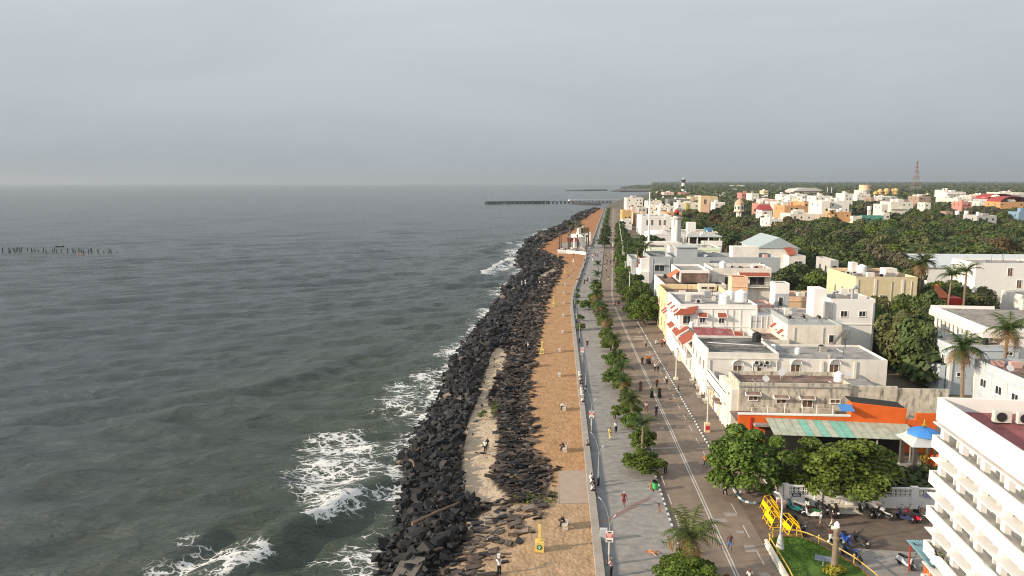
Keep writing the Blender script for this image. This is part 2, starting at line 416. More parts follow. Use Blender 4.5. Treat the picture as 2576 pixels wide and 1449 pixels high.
# far rising ground at the horizon
mb = MB(); hv = []; K = 60
for i in range(K):
    a = i/(K-1); X = 900 + 12000*a; env = min(1, i/10)
    for j, (yy, zz) in enumerate(((4500, -1), (6500, 6), (8500, 22), (9800, 34), (11500, 30))):
        hv.append((X + (0 if i else 300*j), yy + 300*math.sin(i*.7+j), zz*env + (2.0*math.sin(i*.9)+1.5*math.sin(i*2.3))*(j == 3)*env))
for i in range(K-1):
    for j in range(4): mb.f.append((i*5+j, (i+1)*5+j, (i+1)*5+j+1, i*5+j+1)); mb.m.append(0)
mb.v = hv; struct(mb.build('hills', mat('far_wooded_hills', (.05, .065, .045), .95, .3, .004), smooth=True), None)

# ------------------------------------------------------------------ sea
SEAZ = -3.0
def polyd(Xf, Yf, pts, amps):
    best = np.full(Xf.shape, 1e9); sg = np.zeros(Xf.shape); am = np.zeros(Xf.shape)
    for i in range(len(pts)-1):
        ax, ay = pts[i]; bx, by = pts[i+1]; dx, dy = bx-ax, by-ay; L = math.hypot(dx, dy)
        k = ((Xf-ax)*dx + (Yf-ay)*dy) / L**2; kc = np.clip(k, 0, 1)
        d = np.hypot(Xf-ax-kc*dx, Yf-ay-kc*dy); s = ((Xf-ax)*dy - (Yf-ay)*dx) / L
        m = d < best; best = np.where(m, d, best); sg = np.where(m, np.sign(s), sg); am = np.where(m, amps[i] + (amps[i+1]-amps[i])*kc, am)
    return best * sg, am
def spts(l): return [(p.x, p.y) for p in (at(x, y, SEAZ) for x, y in l)]
CRESTS = [  # (points, amplitudes, front width, back width)
    (spts([(300,1475),(385,1425),(469,1389),(569,1329),(649,1295),(726,1252),(800,1225)]), [.35,.6,.75,.75,.6,.4,.05], 1.3, 4.0),
    (spts([(560,1470),(640,1418),(667,1400),(710,1359),(770,1323),(840,1298),(895,1262),(950,1215),(990,1180)]), [.5,.8,.9,.9,.9,.8,.6,.4,.1], 1.2, 3.5),
    (spts([(200,1449),(330,1380),(439,1325),(549,1271),(669,1231),(760,1200)]), [.1,.35,.45,.45,.3,.05], 1.6, 5),
    (spts([(0,1390),(200,1310),(400,1240),(600,1165),(720,1120)]), [.3,.35,.35,.3,.05], 2.0, 6),
    (spts([(0,1270),(230,1185),(480,1100),(700,1035),(820,1000)]), [.3,.4,.4,.35,.1], 2.2, 7),
    (spts([(300,1090),(560,1010),(800,935),(960,890)]), [.1,.4,.45,.1], 2.2, 7),
    (spts([(620,1000),(860,915),(1000,860),(1090,820)]), [.1,.4,.4,.1], 2.2, 7),
    (spts([(800,865),(960,800),(1080,765),(1180,725)]), [.1,.35,.4,.1], 2.5, 8),
    (spts([(1020,760),(1120,720),(1210,694),(1262,664),(1303,648)]), [.1,.4,.6,.6,.2], 2.0, 7),
    (spts([(1120,670),(1200,640),(1262,614),(1325,604),(1372,582),(1425,570)]), [.2,.5,.7,.8,.8,.3], 2.2, 8),
    (spts([(500,930),(700,870),(900,800)]), [.1,.3,.1], 2.5, 8),
    (spts([(0,1090),(250,1020),(480,960)]), [.3,.35,.1], 2.4, 8),
]
FOAMS = [(spts(l), w) for l, w in [
    ([(722,1185),(800,1112),(880,1072),(975,1092),(955,1160),(985,1195),(905,1250),(865,1290),(800,1325),(772,1318),(765,1290),(716,1240)], .92),
    ([(940,1035),(985,962),(1060,932),(1132,930),(1112,1010),(1085,1060),(1040,1095),(1000,1055)], .75),
    ([(250,1462),(330,1432),(430,1406),(560,1392),(640,1412),(664,1400),(650,1462)], .9),
    ([(880,1449),(950,1380),(985,1310),(1015,1235),(1030,1250),(1018,1300),(1000,1360),(955,1400),(975,1449)], .78),
    ([(890,1230),(1000,1150),(1060,1090),(1075,1100),(1020,1165),(1020,1240),(990,1280),(930,1300)], .6),
    ([(700,1449),(780,1360),(900,1330),(960,1330),(900,1449)], .5),
    ([(1215,693),(1262,664),(1303,648),(1306,664),(1250,690)], 1.0),
    ([(1325,604),(1372,580),(1425,570),(1420,580),(1345,606)], 1.0),
    ([(1270,613),(1330,604),(1330,608),(1272,616)], .6),
    ([(1425,572),(1450,548),(1480,533),(1500,527),(1505,528),(1470,545),(1445,563)], .8),
    ([(1130,900),(1180,830),(1215,785),(1235,790),(1200,840),(1160,890),(1140,925)], .62),
    ([(1400,558),(1440,543),(1446,548),(1420,562)], .7)]]
THICK = [(spts(l), w) for l, w in [([(775,1322),(800,1318),(840,1302),(890,1266),(900,1255)], 1.3), ([(560,1462),(610,1440),(648,1416),(664,1402)], 1.5), ([(1215,694),(1262,665),(1303,649)], 1.6), ([(1330,605),(1372,583),(1425,571)], 2.2)]]
def sea():
    def spread(a, b, d0, g):
        out = [a]; x = a
        while x < b: x += max(d0, (x - a) * g); out.append(x)
        return out
    Y = np.array([22 + 0*1] + spread(24, 150, .62, 0) + spread(150.7, 13000, .8, .0075)[1:])
    Xl = -np.array(spread(20, 13000, .9, .012))[::-1]; Xr = np.array(spread(-19, 60, 1.5, 0) + spread(62, 13000, 3, .06)[1:])
    X = np.concatenate([Xl, Xr]); nx, ny = len(X), len(Y)
    GX, GY = np.meshgrid(X, Y); Z = np.zeros_like(GX); F = np.zeros_like(GX)
    dxs = np.gradient(X)[None, :] + 0*GX; dys = np.gradient(Y)[:, None] + 0*GX; sp = np.maximum(dxs, dys)
    rs = np.random.default_rng(3); th0 = math.radians(-42)
    for k in range(26):
        lam = 2.3 * 1.115 ** k; th = (math.radians(-64) if lam < 10 else math.radians(-52)) + rs.normal(0, .30 if lam < 10 else .2); amp = .050 * lam ** .62 * (1 if lam < 15 else .45)
        ph = rs.uniform(0, 6.28); ph2 = rs.uniform(0, 6.28)
        sp = abs(math.cos(th))*dxs*.6 + abs(math.sin(th))*dys; fade = np.clip(lam / (sp * 2.8) - 1, 0, 1)
        kx, ky = math.cos(th) * 6.283 / lam, math.sin(th) * 6.283 / lam
        mod = .55 + .45 * np.sin(GX*ky*.13 - GY*kx*.17 + ph2) * np.sin(GX*kx*.11 + ph)
        Z += amp * fade * mod * np.sin(GX*kx + GY*ky + ph + .6*np.sin((GX*ky - GY*kx)*.21 + ph2))
    near = (GY < 700) & (GX > -420) & (GX < 70); xf, yf = GX[near], GY[near]; zz = np.zeros_like(xf); ff = np.zeros_like(xf)
    wob = 1.1*np.sin(xf*.33+yf*.21) + .7*np.sin(xf*.71-yf*.52) + .45*np.sin(xf*1.4+yf*1.1)
    for pts, am, wf, wb in CRESTS:
        d, a = polyd(xf, yf, pts, am); d = d + wob*.35
        w = np.where(d > 0, wf*1.7, wb*1.2); zz += 1.9*a * np.exp(-(d/w)**2) - .3*a*np.exp(-((d-wf*2.4)/(wf*1.5))**2)
    for pts, wgt in FOAMS:
        ins = np.array([inpoly(a, b, pts) for a, b in zip(xf, yf)]) if False else None
        px = np.array([p[0] for p in pts]); py = np.array([p[1] for p in pts]); c = np.zeros(xf.shape, bool); j = len(pts)-1
        for i in range(len(pts)):
            cond = ((py[i] > yf) != (py[j] > yf)) & (xf < (px[j]-px[i])*(yf-py[i])/((py[j]-py[i]) or 1e-9) + px[i]); c ^= cond; j = i
        d, _ = polyd(xf, yf, list(pts) + [pts[0]], [0]*(len(pts)+1)); d = np.abs(d) * np.where(c, 1, -1)
        sc = 6.5 if np.mean(py) < 150 else 6.0
        ff = np.maximum(ff, wgt * np.clip(.55 + (d + wob*.9)/sc, 0, 1))
    for pts, wd in THICK:
        d, _ = polyd(xf, yf, pts, [0]*len(pts)); m = np.clip(1.25 - np.abs(d + wob*.25)/wd, 0, 1); ff = np.maximum(ff, m*1.35); zz += .12*m
    wl = w_t(yf) + np.array([bend(s) for s in yf]); dd = wl - xf
    ff = np.maximum(ff, np.clip(.98 + .3*np.clip((yf-230)/150, 0, 1) - np.abs(dd - .6 + wob*.6)/(4.2 + .012*yf), 0, 1) * (.85 + .25*np.sin(yf*.13)))
    ff = np.maximum(ff, 1.35*np.clip(1 - np.abs(dd - .5 + wob*.45)/(1.9 + .006*yf), 0, 1)*(.7 + .3*np.sin(yf*.31 + 1.3*np.sin(yf*.11))))
    Z[near] += zz; F[near] = ff
    Z += SEAZ
    i = np.arange((ny-1)*nx).reshape(ny-1, nx)[:, :-1].ravel(); f = np.stack([i, i+1, i+nx+1, i+nx], 1)
    M, nt, b = newmat('sea_water'); L = nt.links.new
    tc = N(nt, 'ShaderNodeTexCoord'); geo = N(nt, 'ShaderNodeNewGeometry'); fa = N(nt, 'ShaderNodeAttribute', attribute_name='foam')
    mr_ = N(nt, 'ShaderNodeMapping'); mr_.inputs['Rotation'].default_value = (0, 0, R(-22)); L(tc.outputs['Object'], mr_.inputs['Vector'])
    mp = N(nt, 'ShaderNodeMapping'); mp.inputs['Scale'].default_value = (.34, 1.0, 1)
    L(mr_.outputs[0], mp.inputs['Vector'])
    n1 = N(nt, 'ShaderNodeTexNoise'); n1.inputs['Scale'].default_value = .42; n1.inputs['Detail'].default_value = 8; n1.inputs['Roughness'].default_value = .66; n1.inputs['Distortion'].default_value = .4
    L(mp.outputs[0], n1.inputs['Vector'])
    n2 = N(nt, 'ShaderNodeTexNoise'); n2.inputs['Scale'].default_value = 1.5; n2.inputs['Detail'].default_value = 4
    L(mp.outputs[0], n2.inputs['Vector'])
    ad = N(nt, 'ShaderNodeMath', operation='MULTIPLY_ADD'); L(n2.outputs['Fac'], ad.inputs[0]); ad.inputs[1].default_value = .42; L(n1.outputs['Fac'], ad.inputs[2])
    bp = N(nt, 'ShaderNodeBump'); bp.inputs['Strength'].default_value = 1.0; bp.inputs['Distance'].default_value = 1.3
    L(ad.outputs[0], bp.inputs['Height'])
    # turbid shallows: distance from shore is stored per vertex
    sh = N(nt, 'ShaderNodeAttribute', attribute_name='shallow')
    cr = N(nt, 'ShaderNodeMix', data_type='RGBA'); cr.inputs['A'].default_value = (.066, .080, .087, 1); cr.inputs['B'].default_value = (.060, .075, .056, 1)
    L(sh.outputs['Fac'], cr.inputs['Factor'])
    # foam lacing
    wn = N(nt, 'ShaderNodeTexNoise'); wn.inputs['Scale'].default_value = .8; wn.inputs['Detail'].default_value = 4; L(tc.outputs['Object'], wn.inputs['Vector'])
    wm = N(nt, 'ShaderNodeMix', data_type='RGBA', blend_type='LINEAR_LIGHT'); wm.inputs['Factor'].default_value = .9
    mp2 = N(nt, 'ShaderNodeMapping'); mp2.inputs['Rotation'].default_value = (0, 0, R(48)); mp2.inputs['Scale'].default_value = (.62, 1, 1); L(tc.outputs['Object'], mp2.inputs['Vector'])
    L(mp2.outputs[0], wm.inputs['A']); L(wn.outputs['Color'], wm.inputs['B'])
    vo = N(nt, 'ShaderNodeTexVoronoi', feature='DISTANCE_TO_EDGE'); vo.inputs['Scale'].default_value = .72; L(wm.outputs['Result'], vo.inputs['Vector'])
    vo2 = N(nt, 'ShaderNodeTexVoronoi', feature='DISTANCE_TO_EDGE'); vo2.inputs['Scale'].default_value = 1.8; L(wm.outputs['Result'], vo2.inputs['Vector'])
    vm = N(nt, 'ShaderNodeMath', operation='MINIMUM'); L(vo.outputs['Distance'], vm.inputs[0])
    v2 = N(nt, 'ShaderNodeMath', operation='ADD'); L(vo2.outputs['Distance'], v2.inputs[0]); v2.inputs[1].default_value = .05; L(v2.outputs[0], vm.inputs[1])
    pn = N(nt, 'ShaderNodeTexNoise'); pn.inputs['Scale'].default_value = .33; pn.inputs['Detail'].default_value = 5; L(mp2.outputs[0], pn.inputs['Vector'])
    # level = foam*.62 + (noise-.5)*.5 - edge distance*1.6
    l1 = N(nt, 'ShaderNodeMath', operation='MULTIPLY_ADD'); L(pn.outputs['Fac'], l1.inputs[0]); l1.inputs[1].default_value = .75; l1.inputs[2].default_value = -.50
    l2 = N(nt, 'ShaderNodeMath', operation='MULTIPLY_ADD'); L(fa.outputs['Fac'], l2.inputs[0]); l2.inputs[1].default_value = .355; L(l1.outputs[0], l2.inputs[2])
    l3 = N(nt, 'ShaderNodeMath', operation='MULTIPLY_ADD'); L(vm.outputs[0], l3.inputs[0]); l3.inputs[1].default_value = -1.75; L(l2.outputs[0], l3.inputs[2])
    ms = N(nt, 'ShaderNodeMapRange'); ms.inputs['From Min'].default_value = -.02; ms.inputs['From Max'].default_value = .10; ms.clamp = True; L(l3.outputs[0], ms.inputs['Value'])
    gate = N(nt, 'ShaderNodeMapRange'); gate.inputs['From Min'].default_value = .10; gate.inputs['From Max'].default_value = .35; gate.clamp = True; L(fa.outputs['Fac'], gate.inputs['Value'])
    mm = N(nt, 'ShaderNodeMath', operation='MULTIPLY'); L(ms.outputs[0], mm.inputs[0]); L(gate.outputs[0], mm.inputs[1])
    cf = N(nt, 'ShaderNodeMix', data_type='RGBA'); L(mm.outputs[0], cf.inputs['Factor']); L(cr.outputs['Result'], cf.inputs['A']); cf.inputs['B'].default_value = (.78, .77, .75, 1)
    L(cf.outputs['Result'], b.inputs['Base Color'])
    rr = N(nt, 'ShaderNodeMapRange'); rr.inputs['To Min'].default_value = .22; rr.inputs['To Max'].default_value = .85; L(mm.outputs[0], rr.inputs['Value']); L(rr.outputs[0], b.inputs['Roughness'])
    b.inputs['IOR'].default_value = 1.33; L(bp.outputs['Normal'], b.inputs['Normal'])
    me = npmesh('water', np.stack([GX.ravel(), GY.ravel(), Z.ravel()], 1), f, M)
    fa_ = me.attributes.new('foam', 'FLOAT', 'POINT'); fa_.data.foreach_set('value', F.ravel().astype(np.float32))
    SH = np.zeros_like(GX); dist = w_t(GY.clip(30, 990)) + np.vectorize(bend)(GY) - GX
    SH = np.clip(1.15 - dist/62, 0, 1) * np.clip((330 - GY)/200, .25, 1)
    sa = me.attributes.new('shallow', 'FLOAT', 'POINT'); sa.data.foreach_set('value', SH.ravel().astype(np.float32))
    me.polygons.foreach_set('use_smooth', [True]*len(me.polygons))
    struct(link('water', me))
sea()

# ------------------------------------------------------------------ rocks
import bmesh
def rockmesh(seed, flat=.75):
    r = np.random.default_rng(seed); bm = bmesh.new()
    cor = [(a, b, c) for a in (-1, 1) for b in (-1, 1) for c in (-1, 1)]
    for a, b, c in cor:
        k = r.uniform(.62, 1.0, 3)
        if r.random() < .3: continue
        bm.verts.new((a*k[0]*1.0, b*k[1]*.8, c*k[2]*flat*.85))
    for _ in range(4):
        p = r.normal(size=3); p /= np.linalg.norm(p); bm.verts.new((p[0]*1.08, p[1]*.9, p[2]*flat))
    bmesh.ops.convex_hull(bm, input=bm.verts)
    bmesh.ops.delete(bm, geom=[v for v in bm.verts if not v.link_faces], context='VERTS')
    bm.verts.index_update(); v = np.array([x.co[:] for x in bm.verts]); f = np.array([[x.index for x in q.verts] for q in bm.faces]); bm.free()
    return v, f
def rockmat(name, col, var): return mat(name, col, .7, .45, 1.1, objrand=var, spec=.3)
RK = [rockmat('wet_black_basalt', (.011, .011, .013), .45), rockmat('dark_grey_rock', (.028, .025, .024), .45), rockmat('brown_grey_slab', (.090, .068, .055), .35), rockmat('pale_rock', (.19, .15, .115), .25)]
def rocks():
    shapes = [rockmesh(k, .8) for k in range(7)] + [rockmesh(20+k, .42) for k in range(5)]
    items = []; rs = random.Random(5); cell = {}
    for zone, (s0, s1, step) in enumerate([(36, 130, .66), (130, 240, .84), (240, 420, 1.25), (420, 985, 2.4)]):
        s = s0
        while s < s1:
            e, w, b = float(e_t(s)), float(w_t(s)), bend(s)
            t = w - 1.5
            while t < e + .9:
                X = t + b + rs.uniform(-.5, .5)*step; Y = s + rs.uniform(-.5, .5)*step; t += step
                pk = inpoly(X, Y, POCKET) or inpoly(X, Y, POCKET2)
                if pk and rs.random() > .06: continue
                k = (X - b - w) / max(1, e - w)
                if k < .03 and rs.random() < .45 or k > 1 and rs.random() < .8: continue
                fl = inpoly(X, Y, FLAT)
                if k > .9 and rs.random() < .35: continue
                outer = k < .55; size = step * min(2.1, rs.lognormvariate(-.12, .36)) * (.80 if fl and k < .7 else .95)
                if pk: size *= .45
                sh = rs.randrange(7) if (outer and rs.random() < .85) else 7 + rs.randrange(5)
                u = rs.random()
                mi = (0 if u < .75 else 1 if u < .992 else 3) if outer else (1 if u < .66 else 0 if u < .80 else 2)
                if k > .88: mi = 2 if u < .6 else 1
                if fl: mi = (2 if u < .66 else 1 if u < .9 else 3) if k > .6 else (1 if u < .6 else 0 if u < .85 else 2)
                if fl and k > .78 and rs.random() < .45: continue
                z = tz(X, Y) + size*(.18 if fl or not outer else .45) + (rs.uniform(0, .55) if outer and not fl else 0) * step + (.55*math.exp(-((k-.25)/.15)**2) if not fl else 0)
                if not outer and not fl: z += .45*math.exp(-((k-.72)/.14)**2)
                items.append((X, Y, z, size*.70, sh, mi, rs.uniform(0, 6.28) if outer else rs.gauss(.5, .35), rs.uniform(-.5, .5) if outer else (rs.uniform(-.1, .1) if fl else rs.gauss(-.35, .18)), rs.uniform(-.5, .5) if outer else rs.uniform(-.12, .12) if fl else rs.gauss(.2, .2), 1.0 if outer else 1.4))
            s += step
    def M(it):
        return Matrix.Translation(it[:3]) @ Matrix.Rotation(it[6], 4, 'Z') @ Matrix.Rotation(it[7], 4, 'X') @ Matrix.Rotation(it[8], 4, 'Y') @ Matrix.Diagonal((it[3]*.93*it[9], it[3]*.93*(1 if it[9] == 1 else .95), it[3]*(1 if it[9] == 1 else .85), 1))
    def app(it):
        px, py = proj(it[0], it[1], it[2])
        return it[3] / math.hypot(it[0]-CAMX, it[1]-CAMY) if (0 < px < 2570 and py < 1440) else 0
    items.sort(key=app, reverse=True)
    near, rest = items[:300], items[300:]
    NM = ['black angular boulder wet from the surf in the rubble along the water', 'dark grey boulder among the rubble between sea and sand', 'brown grey stone slab half sunk in the sand beside the rubble', 'pale tan stone standing out among the darker rubble']
    mcache = {}
    for it in near:
        key = (it[4], it[5])
        if key not in mcache: mcache[key] = npmesh('boulder', shapes[it[4]][0], shapes[it[4]][1], RK[it[5]])
        o = bpy.data.objects.new('boulder', mcache[key]); COL.objects.link(o); o.matrix_world = M(it)
        tag(o, NM[it[5]], 'boulder', ('black boulders at the waterline', 'grey boulders of the rubble bank', 'brown slabs at the sand edge', 'pale stones in the rubble')[it[5]])
    V = []; Fc = []; MI = []; n = 0
    for it in rest:
        v, f = shapes[it[4]]; m = np.array(M(it)); V.append(v @ m[:3,:3].T + m[:3,3]); Fc.append(f + n); MI += [it[5]]*len(f); n += len(v)
    me = npmesh('rock_rubble', np.concatenate(V), np.concatenate(Fc), RK); me.polygons.foreach_set('material_index', MI)
    tag(link('rock_rubble', me), 'long bank of black rock rubble between the sea and the sand', 'rocks', kind='stuff')
rocks()
# large flat slabs, concrete beams, logs on the rubble
slab = mat('flat_stone_slab', (.33, .26, .19), .9, .12, 1, bump=.2)
for pl, lb in [([(1173,1300),(1203,1297),(1205,1322),(1180,1323)], 'flat tan stone slab, leftmost of the three in a row'), ([(1206,1293),(1236,1281),(1240,1310),(1207,1316)], 'flat tan stone slab in the middle of a row of three'), ([(1236,1268),(1258,1266),(1262,1302),(1241,1307)], 'flat tan stone slab, rightmost of the three in a row')]:
    mb = MB(); a = [at(x, y, -.45) for x, y in pl]; zt = tz(a[0].x, a[0].y) + .3; mb.prism([(p.x, p.y) for p in a[::-1]], zt-.45, zt); tag(mb.build('stone_slab', slab), lb, 'slab', 'row of flat stone slabs')
beam = mat('weathered_beam', (.15, .13, .11), .9, .2, 1.5, bump=.3)
for p, q, lb in [((1030,1403),(1000,1460),'long concrete beam with holes at bottom edge, left one of two'),((1058,1408),(1025,1462),'long concrete beam with holes at bottom edge, right one of two')]:
    a, b2 = at(*p, -.9), at(*q, -.9); d = b2 - a; mb = MB(); mb.cbox((a+b2)/2, (d.length, 1.05, .6), math.atan2(d.y, d.x)); tag(mb.build('concrete_beam', beam), lb, 'beam', 'concrete beams on the rubble')
for p, q, r, lb in [((1037,1318),(1155,1265),.2,'long brown log lying across the black rocks'),((1078,1392),(1114,1378),.16,'short reddish log among the black rocks'),((1031,1156),(1042,1175),.14,'reddish driftwood branch leaning at the waterline'),((1206,979),(1228,983),.16,'pale driftwood log on the sand pocket')]:
    a, b2 = at(*p, -.5), at(*q, -.4); mb = MB(); mb.path([a, a.lerp(b2, .5)+Vector((.15,.1,.12)), b2], r, 8, r*.7); tag(mb.build('driftwood_log', BARK if 'pale' not in lb else slab), lb, 'log')
# ------------------------------------------------------------------ buildings: helpers
WINC = {}
def win_mesh(w, h, style):
    k = (w, h, style)
    if k in WINC: return WINC[k]
    fr = {'brown': WH, 'white': WH, 'cream': CREAM, 'none': CONC}.get(style.split('_')[0], WH)
    pm = PANE if 'glass' in style else SHUT if 'shut' in style else DARK
    a = MB(); t = .09
    a.box(-w/2-t, -.07, -h/2-t, -w/2, .02, h/2+t); a.box(w/2, -.07, -h/2-t, w/2+t, .02, h/2+t)
    a.box(-w/2, -.07, h/2, w/2, .02, h/2+t); a.box(-w/2-.12, -.14, -h/2-t-.06, w/2+.12, .02, -h/2-t)
    if w > .8: a.box(-.03, -.05, -h/2, .03, .02, h/2)
    p = MB(); p.box(-w/2, -.025, -h/2, w/2, .02, h/2)
    WINC[k] = (a.mesh('window', fr), p.mesh('pane', pm)); return WINC[k]
HOODC = {}
class Bld:
    def __init__(s, name, label, cat, x, y, rz=0, group=None, z=0):
        s.x, s.y, s.z = x, y, z; s.root = empty(name, (x, y, z), label, cat, group, rz)
    def shell(s, x0, y0, x1, y1, z0, z1, m, roof=None, par=.8, th=.22, name='wall', cor=None):
        """outer walls with parapet and a sunk roof, world coordinates"""
        X0, Y0, X1, Y1 = x0-s.x, y0-s.y, x1-s.x, y1-s.y; b = MB(); zr = z1 - par
        b.add([(X0,Y0,z0),(X1,Y0,z0),(X1,Y1,z0),(X0,Y1,z0),(X0,Y0,z1),(X1,Y0,z1),(X1,Y1,z1),(X0,Y1,z1)], [(0,1,5,4),(1,2,6,5),(2,3,7,6),(3,0,4,7)])
        i = [(X0+th,Y0+th),(X1-th,Y0+th),(X1-th,Y1-th),(X0+th,Y1-th)]
        b.add([(X0,Y0,z1),(X1,Y0,z1),(X1,Y1,z1),(X0,Y1,z1)] + [(p[0],p[1],z1) for p in i] + [(p[0],p[1],zr) for p in i],
              [(0,1,5,4),(1,2,6,5),(2,3,7,6),(3,0,4,7),(4,5,9,8),(5,6,10,9),(6,7,11,10),(7,4,8,11)])
        w = b.build(name, m, s.root)
        if cor:      # projecting string course
            for zz in cor:
                c = MB(); c.box(X0-.12, Y0-.12, zz, X1+.12, Y0-.002, zz+.18); c.box(X0-.12, Y0+.002, zz, X0-.002, Y1+.12, zz+.18); c.build('cornice', m, s.root)
        r = MB(); r.box(X0+th+.004, Y0+th+.004, zr-.25, X1-th-.004, Y1-th-.004, zr); r.build('roof', roof or ROOFG, s.root)
        return w
    def box(s, name, x0, y0, z0, x1, y1, z1, m): b = MB(); b.box(x0-s.x, y0-s.y, z0, x1-s.x, y1-s.y, z1); return b.build(name, m, s.root)
    def part(s, name, b, m, smooth=False): return b.build(name, m, s.root, smooth=smooth)
    def win(s, face, u, z, plane, w=1.1, h=1.4, style='white_glass', name='window'):
        f, p = win_mesh(w, h, style)
        loc, rz = ((u-s.x, plane-s.y, z), 0) if face == 'N' else ((plane-s.x, u-s.y, z), R(-90))
        o = link(name, f, s.root, loc, rz); link('pane', p, o)
        return o
    def winpx(s, face, plane, x0, y0, x1, y1, style='white_glass'):
        f = onY if face == 'N' else onX
        a, b = f(x0, y0, plane), f(x1, y1, plane); w = abs(b.x-a.x) if face == 'N' else abs(b.y-a.y)
        return s.win(face, (a.x+b.x)/2 if face == 'N' else (a.y+b.y)/2, (a.z+b.z)/2, plane, round(w, 1), round(abs(a.z-b.z), 1), style)
    def hood(s, face, u, z, plane, w=1.6, out=.9, drop=.6, m=None):
        k = (w, out, drop, m)
        if k not in HOODC:
            a = MB(); a.slab((-w/2, 0, 0), (-w/2, -out, -drop), (w/2, -out, -drop), (w/2, 0, 0), .06)
            for sx in (-w/2-.08, w/2): a.mi = 1; a.add([(sx,0,.03),(sx,-out,-drop+.03),(sx,-out,-drop-.1),(sx,0,-drop-.1),(sx+.08,0,.03),(sx+.08,-out,-drop+.03),(sx+.08,-out,-drop-.1),(sx+.08,0,-drop-.1)], [(0,1,2,3),(7,6,5,4),(0,4,5,1),(1,5,6,2)])
            a.box(-w/2, -out-.05, -drop-.1, w/2, -out, -drop+.02)
            HOODC[k] = a.mesh('awning', [m or TILE, WH])
        loc, rz = ((u-s.x, plane-s.y, z), 0) if face == 'N' else ((plane-s.x, u-s.y, z), R(-90))
        return link('awning', HOODC[k], s.root, loc, rz)
# water tanks and air conditioners (stand on roofs, so things of their own)
def tank(x, y, z, r, h, label, m=None, group='water tanks on the roofs'):
    e = empty('water_tank', (x, y, z), label, 'water tank', group)
    b = MB(); b.lathe([(r*.96,0),(r,.05*h),(r,.3*h),(r*.95,.33*h),(r,.36*h),(r,.6*h),(r*.95,.63*h),(r,.66*h),(r,.85*h),(r*.5,.98*h)], 18); b.build('tank_body', m or PLAST, e, smooth=False)
    b = MB(); b.lathe([(r*.34,.97*h),(r*.34,1.05*h),(r*.1,1.09*h)], 14); b.build('lid', m or PLAST, e)
    return e
ACM = None
def aircon(x, y, z, label, rz=0, sc=1.0):
    global ACM
    if ACM is None:
        b = MB(); b.box(-.45,-.17,.06,.45,.17,.72); c = MB(); c.lathe([(.27,-.02),(.27,.0),(.04,.02)], 16); 
        c.v = [(p[0]-.1, -.19+p[2], p[1]+.39) for p in c.v]; f = MB(); f.box(-.4,-.12,0,-.34,.12,.06); f.box(.34,-.12,0,.4,.12,.06)
        ACM = (b.mesh('casing', STEELW), c.mesh('fan_grille', IRON), f.mesh('foot', IRON))
    e = empty('air_conditioner', (x, y, z), label, 'air conditioner', 'air conditioner units on roofs and walls', rz)
    for n, m in zip(('casing', 'fan_grille', 'foot'), ACM): link(n, m, e)
    e.scale = (sc,)*3; return e

